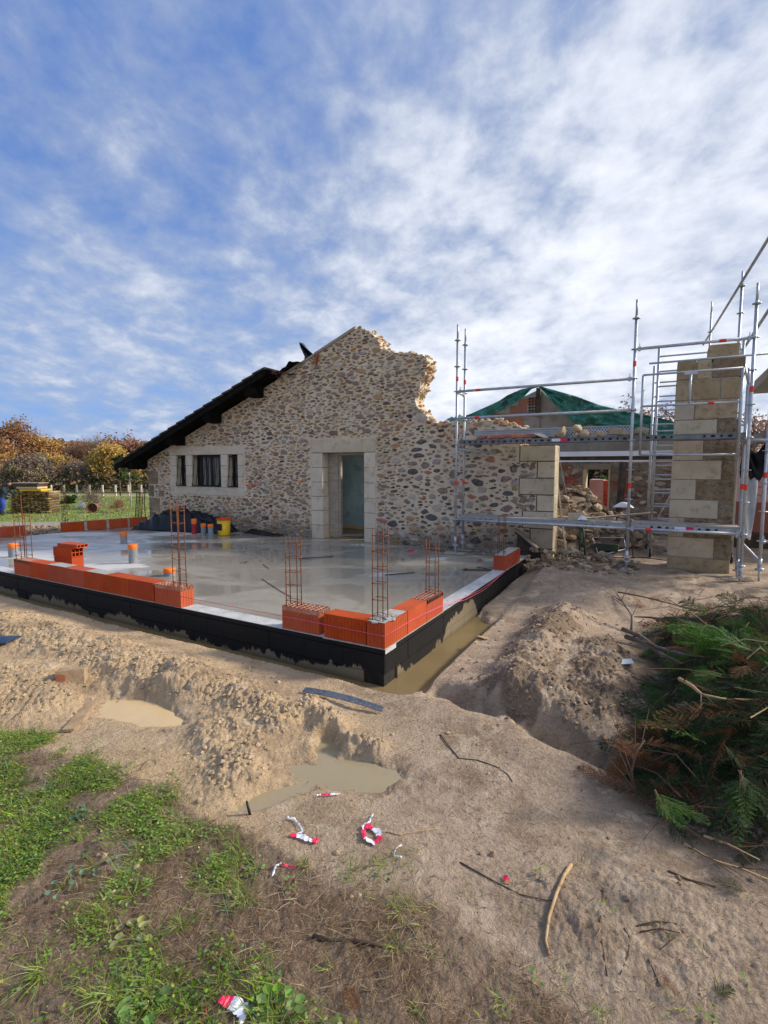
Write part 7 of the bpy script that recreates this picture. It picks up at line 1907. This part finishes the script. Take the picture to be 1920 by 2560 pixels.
# orange drum and bag on the field
X, Y = gw(231, 1280, -.75); z0 = hz_at(X, Y); dm = thing('drum', 'orange brown plastic drum lying open towards the camera on the grass', 'drum', (X, Y, z0), None, IDF)
Mx = Matrix.Translation((X, Y, z0 + .27)) @ Matrix.Rotation(.25, 4, 'Z') @ Matrix.Rotation(PI / 2, 4, 'X'); q = MB(); q.lathe([(.001, -.55), (.24, -.55), (.27, 0), (.29, .02), (.29, .05), (.25, .04), (.22, -.5), (.001, -.5)], (0, 0, 0), 20)
mb = MB(); mb.add([Mx @ Vector(p) for p in q.v], q.f, 0, True); mb.build('shell', m_clay, dm, IDF); mb = MB(); mb.tube([Mx @ Vector((.02, -.27, .05)), Mx @ Vector((.03, 0, .10)), Mx @ Vector((.02, .27, .05))], .012, 5); mb.build('handle', m_iron, dm, IDF)
X, Y = gw(204, 1272, -.78); z0 = hz_at(X, Y); drape('plastic_bag', lambda p_, q_: (X - .25 + .5 * p_, Y - .2 + .4 * q_, z0 + .02 + .42 * (math.sin(PI * p_) * math.sin(PI * q_)) ** .8 + .06 * f1(p_ * 7, q_ * 7, 1, 4)), 10, 8, m_pkwrap, 'pale plastic bag on the grass left of the orange drum', 'bag', IDF)

# ------------------------------------------------------------------ trees
def tree(X, Y, z0, H, RX, mats, nleaf, label, name='tree', cat='tree', group=None, ls=.20, bare=False, trunk_h=.28, mat_t=None, seed=0, lean=0, limbs=26, flat=1.0, clump=.16):
    r_ = np.random.RandomState(seed + 1); pr_ = random.Random(seed)
    t_ = thing(name, label, cat, (X, Y, z0), group, IDF); mt = mat_t or m_bark
    if H < 4: nleaf = int(nleaf * 1.0)
    mb = MB(); th = H * trunk_h; rt = (H * .018 + .05) if H > 5 else H * .016
    top = Vector((X + lean, Y, z0 + H * .8)); mb.tube([(X, Y, z0 - .1), (X + lean * .2, Y, z0 + th), (X + lean * .6, Y, z0 + H * .55), top], [rt, rt * .75, rt * .45, rt * .12], 7)
    tips = []
    for k in range(limbs):
        f_ = pr_.uniform(trunk_h, .8); a = pr_.uniform(0, 2 * PI); b0 = Vector((X + lean * f_, Y, z0 + H * f_)); el_ = pr_.uniform(.25, 1.1)
        l_ = RX * (1.15 - .55 * abs(f_ - .45)) * pr_.uniform(.65, 1.05); d = Vector((math.cos(a) * math.cos(el_), math.sin(a) * math.cos(el_), math.sin(el_) * 1.0))
        e1 = b0 + d * l_ * .55; e2 = e1 + (d + Vector((pr_.gauss(0, .3), pr_.gauss(0, .3), .15))).normalized() * l_ * .5; mb.tube([b0, e1, e2], [rt * .35, rt * .2, rt * .06], 4, cap=False); tips += [e1, e2, (e1 + e2) / 2]
        for q in range(3):
            e3 = e1.lerp(e2, pr_.random()) + Vector((pr_.gauss(0, .35), pr_.gauss(0, .35), pr_.gauss(.15, .3))) * l_ * .5; mb.tube([e1, e3], [rt * .12, rt * .03], 3, cap=False); tips.append(e3)
    mb.build('trunk', mt, t_, IDF)
    tp = np.array([tuple(p) for p in tips]); idx = r_.randint(0, len(tp), nleaf); c_ = tp[idx] + r_.normal(0, clump * RX, (nleaf, 3)) * np.array([1, 1, .75])
    c_[:, 2] = np.maximum(c_[:, 2], z0 + .25)
    if bare:   # fine twigs instead of leaves
        d = r_.normal(0, 1, (nleaf, 3)) + np.array([0, 0, .6]); d /= np.linalg.norm(d, axis=1)[:, None]; s_ = r_.normal(0, 1, (nleaf, 3)); s_ -= d * (s_ * d).sum(1)[:, None]; s_ /= np.linalg.norm(s_, axis=1)[:, None]
        l_ = r_.uniform(.5, 1.3, nleaf)[:, None] * ls * 3; w_ = .018 * ls / .2
        V_ = np.stack([c_ - s_ * w_, c_ + s_ * w_, c_ + d * l_ + s_ * w_ * .4, c_ + d * l_ - s_ * w_ * .4], 1).reshape(-1, 3)
    else:
        d = r_.normal(0, 1, (nleaf, 3)); d /= np.linalg.norm(d, axis=1)[:, None]; s_ = r_.normal(0, 1, (nleaf, 3)); s_ -= d * (s_ * d).sum(1)[:, None]; s_ /= np.linalg.norm(s_, axis=1)[:, None]
        q = r_.uniform(.5, 1.1, nleaf)[:, None] * ls; V_ = np.stack([c_ - d * q, c_ - s_ * q * .6, c_ + d * q, c_ + s_ * q * .6], 1).reshape(-1, 3)
    F_ = np.arange(nleaf * 4).reshape(-1, 4)
    mi = (np.floor(fbm(c_[:, 0] * 1.0, c_[:, 2] * 1.3 + c_[:, 1], .5, 2, 3) * 2.2 + r_.uniform(-.3, .3, nleaf)) % len(mats)).astype(int) if len(mats) > 1 else np.zeros(nleaf)
    me = np_mesh('crown', V_, F_, mats, np.clip(mi, 0, len(mats) - 1)); o = link('crown', me, Matrix.Identity(4), t_); return t_


def tree_px(px_, topy, basez, Yd, wpx, *a, **k):
    X = (px_ - 960) / F * Yd * 1.0; rz = ray(px_, topy); topz = CAMZ + rz[2] / rz[1] * Yd; RX = wpx / F * Yd * .5; X = rz[0] / rz[1] * Yd
    return tree(X, Yd, basez, topz - basez, RX, *a, **k)


zB = -.9
TL = [(35, 1072, 78, 130, [lf_orange, lf_brown], 5200, 'tallest rounded orange oak at the left of the wood', dict()),
      (110, 1090, 80, 90, [lf_orange, lf_yellow], 4200, 'bright orange oak right of the tallest one', {}),
      (-30, 1105, 70, 110, [lf_orange, lf_brown], 3600, 'orange brown oak cut by the left edge', {}),
      (5, 1140, 62, 70, [lf_orange, lf_yellow], 2200, 'low orange oak at the very left edge', {}),
      (175, 1098, 88, 70, [lf_brown, lf_pink], 3600, 'russet narrow oak behind the bare trees', {}),
      (215, 1100, 84, 80, [lf_greybrown, lf_brown], 3800, 'grey brown bare topped tree in the middle of the wood', dict(bare=True)),
      (262, 1098, 80, 80, [lf_greybrown, lf_brown], 3800, 'leafless greyish tree left of the yellow one', dict(bare=True)),
      (266, 1086, 56, 74, [lf_yellow], 4600, 'bright yellow leaved oak near the house roof', dict(ls=.16)),
      (300, 1088, 78, 90, [lf_pink, lf_brown], 4200, 'tall russet oak just left of the house roof', {}),
      (348, 1092, 74, 70, [lf_pink, lf_brown], 3400, 'russet oak partly hidden by the roof eave', {}),
      (150, 1130, 70, 60, [lf_yellow, lf_brown], 2600, 'yellow brown oak at the field edge', {}),
      (95, 1150, 64, 70, [lf_greybrown], 2600, 'grey leafless scrub tree right of the willow', dict(bare=True)),
      (60, 1142, 52, 84, [lf_olive, lf_greybrown], 5200, 'pale olive round willow behind the timber stack', dict(ls=.16, trunk_h=.1)),
      (195, 1150, 60, 60, [lf_greybrown, lf_brown], 1500, 'thin bare tree behind the fence', dict(bare=True)),
      (235, 1160, 56, 70, [lf_greybrown], 2200, 'leaning pale bare tree behind the fence', dict(bare=True)),
      (325, 1140, 58, 60, [lf_yellow, lf_olive], 2200, 'yellow olive shrubby tree under the roof eave', {}),
      (-60, 1090, 80, 120, [lf_brown, lf_orange], 2500, 'brown oak outside the left edge', {})]
for i, (x, y, Yd, w_, ms_, nl, lb, kw) in enumerate(TL): tree_px(x, y + 22, zB, Yd, w_ * .95, ms_, int(nl * 3.2), lb, name='oak_tree' if 'oak' in lb else 'bare_tree' if 'bare' in lb or 'leafless' in lb else 'tree', group='trees along the far field edge', seed=100 + i, ls=kw.pop('ls', .22), clump=.21, **kw)
tree_px(322, 1135, -.8, 33, 44, [lf_green, lf_olive], 900, 'small green leaved birch with pale trunk on the grass by the house', name='birch_tree', seed=150, ls=.10, mat_t=m_birch, trunk_h=.45, limbs=16, clump=.16)
tree_px(296, 1122, -.8, 46, 30, [lf_green, lf_dark], 1000, 'dark green evergreen showing between the yellow oak and the roof', name='evergreen_tree', seed=151, ls=.16)
# dark understorey along the wood, one mass
r_ = np.random.RandomState(77); n = 26000; X = r_.uniform(-75, -18, n); Yq = r_.uniform(52, 70, n); X = X + (Yq - 50) * .0; Zq = -.9 + np.abs(r_.normal(0, 1, n)) * (.75 + 1.0 * fbm(X, Yq, .12, 3, 4)); c_ = np.stack([X, Yq, Zq], 1)
d = r_.normal(0, 1, (n, 3)); d /= np.linalg.norm(d, axis=1)[:, None]; s_ = np.cross(d, r_.normal(0, 1, (n, 3))); s_ /= np.linalg.norm(s_, axis=1)[:, None]; q = r_.uniform(.1, .28, n)[:, None]
stuff('undergrowth', np.stack([c_ - d * q, c_ - s_ * q * .5, c_ + d * q, c_ + s_ * q * .5], 1).reshape(-1, 3), np.arange(n * 4).reshape(-1, 4), [lf_dark, lf_brown, lf_greybrown], r_.choice(3, n, p=[.6, .2, .2]), 'dark brambles and scrub at the foot of the wood')
n = 42000; X = r_.uniform(-110, 70, n); Yq = r_.uniform(95, 125, n); Zq = -.9 + r_.rand(n) ** .8 * (5.5 + 4.5 * fbm(X, Yq * .2, .09, 4, 8)); c_ = np.stack([X, Yq, Zq], 1)
d = r_.normal(0, 1, (n, 3)); d /= np.linalg.norm(d, axis=1)[:, None]; s_ = np.cross(d, r_.normal(0, 1, (n, 3))); s_ /= np.linalg.norm(s_, axis=1)[:, None]; q = r_.uniform(.35, .7, n)[:, None]
stuff('far_wood', np.stack([c_ - d * q, c_ - s_ * q * .6, c_ + d * q, c_ + s_ * q * .6], 1).reshape(-1, 3), np.arange(n * 4).reshape(-1, 4), [lf_brown, lf_greybrown, lf_pink], r_.choice(3, n, p=[.4, .35, .25]), 'distant brown autumn wood closing the horizon')
# trees behind the rear building
tree_px(1600, 1000, -.6, 30, 150, [lf_pink, lf_brown], 1100, 'thin leaved russet oak showing above the green tarpaulin', name='oak_tree', seed=160, ls=.10, group='trees behind the building')
tree_px(1690, 985, -.6, 33, 120, [lf_pink, lf_brown], 900, 'russet and yellow oak just left of the stone pillar', name='oak_tree', seed=161, ls=.10, group='trees behind the building')
tree_px(1890, 985, -.6, 26, 120, [lf_pink, lf_brown], 1500, 'russet oak right of the stone pillar behind the scaffold decks', name='oak_tree', seed=162, ls=.09, group='trees behind the building')
tree_px(1500, 1110, -.6, 24, 160, [lf_brown, lf_dark], 5000, 'dark autumn bush seen through the rear doorway', name='bush', cat='bush', seed=163, ls=.12, trunk_h=.08, group='trees behind the building')
tree_px(1530, 1170, -.6, 20, 60, [lf_green, lf_dark], 1500, 'green bush at the right side of the rear doorway view', name='bush', cat='bush', seed=164, ls=.10, trunk_h=.08, group='trees behind the building')
# field brush heaps
tree_px(168, 1248, -.8, 33, 34, [lf_dark, lf_green], 900, 'dark low bush on the field behind the far rebar', name='bush', cat='bush', seed=170, ls=.10, trunk_h=.05, limbs=14)
tree_px(232, 1240, -.8, 31, 44, [lf_greybrown], 160, 'bare twiggy brush pile behind the orange drum', name='brush_pile', cat='brush', seed=171, ls=.22, bare=True, trunk_h=.05, limbs=20, mat_t=m_twig)
tree_px(290, 1262, -.8, 29, 40, [lf_brown, lf_pink], 600, 'heap of brown dead leaves and twigs right of the orange drum', name='brush_pile', cat='brush', seed=172, ls=.08, bare=True, trunk_h=.05, limbs=14)
# dark scraps and mound of earth behind the slab
x, y, r_ = rand_pts(1400, -17, -8.6, 13.5, 19, 91); h, *_ = hterrain(x, y); u_, v_ = (x - CX) * ex[0] + (y - CY) * ex[1], (x - CX) * nx[0] + (y - CY) * nx[1]; keep = (u_ < -12.6); x, y, h = x[keep], y[keep], h[keep]
V_, F_ = blobs(x, y, h + .02, .05 + .22 * r_.rand(len(x)) ** 2, 8); stuff('earth_lumps', V_, F_, [m_limed], np.zeros(len(F_)), 'brown lumps of earth heaped behind the slab')
r_ = np.random.RandomState(5); n = 26000; x = r_.uniform(-40, -8, n); y = r_.uniform(23.5, 44, n); h = scatter_h(x, y)
V_, F_ = ribbons(x, y, h, r_.uniform(.06, .2, n), r_.uniform(.02, .05, n), r_.uniform(0, 6.28, n), r_.uniform(.6, 1.4, n), r_.uniform(.1, .6, n), 2, 1)
stuff('field_grass', V_, F_, [g_blade, g_blade2, g_straw2], np.repeat(r_.choice(3, n, p=[.6, .3, .1]), 2), 'green grass on the field beyond the slab')
print('objects', len(bpy.data.objects))
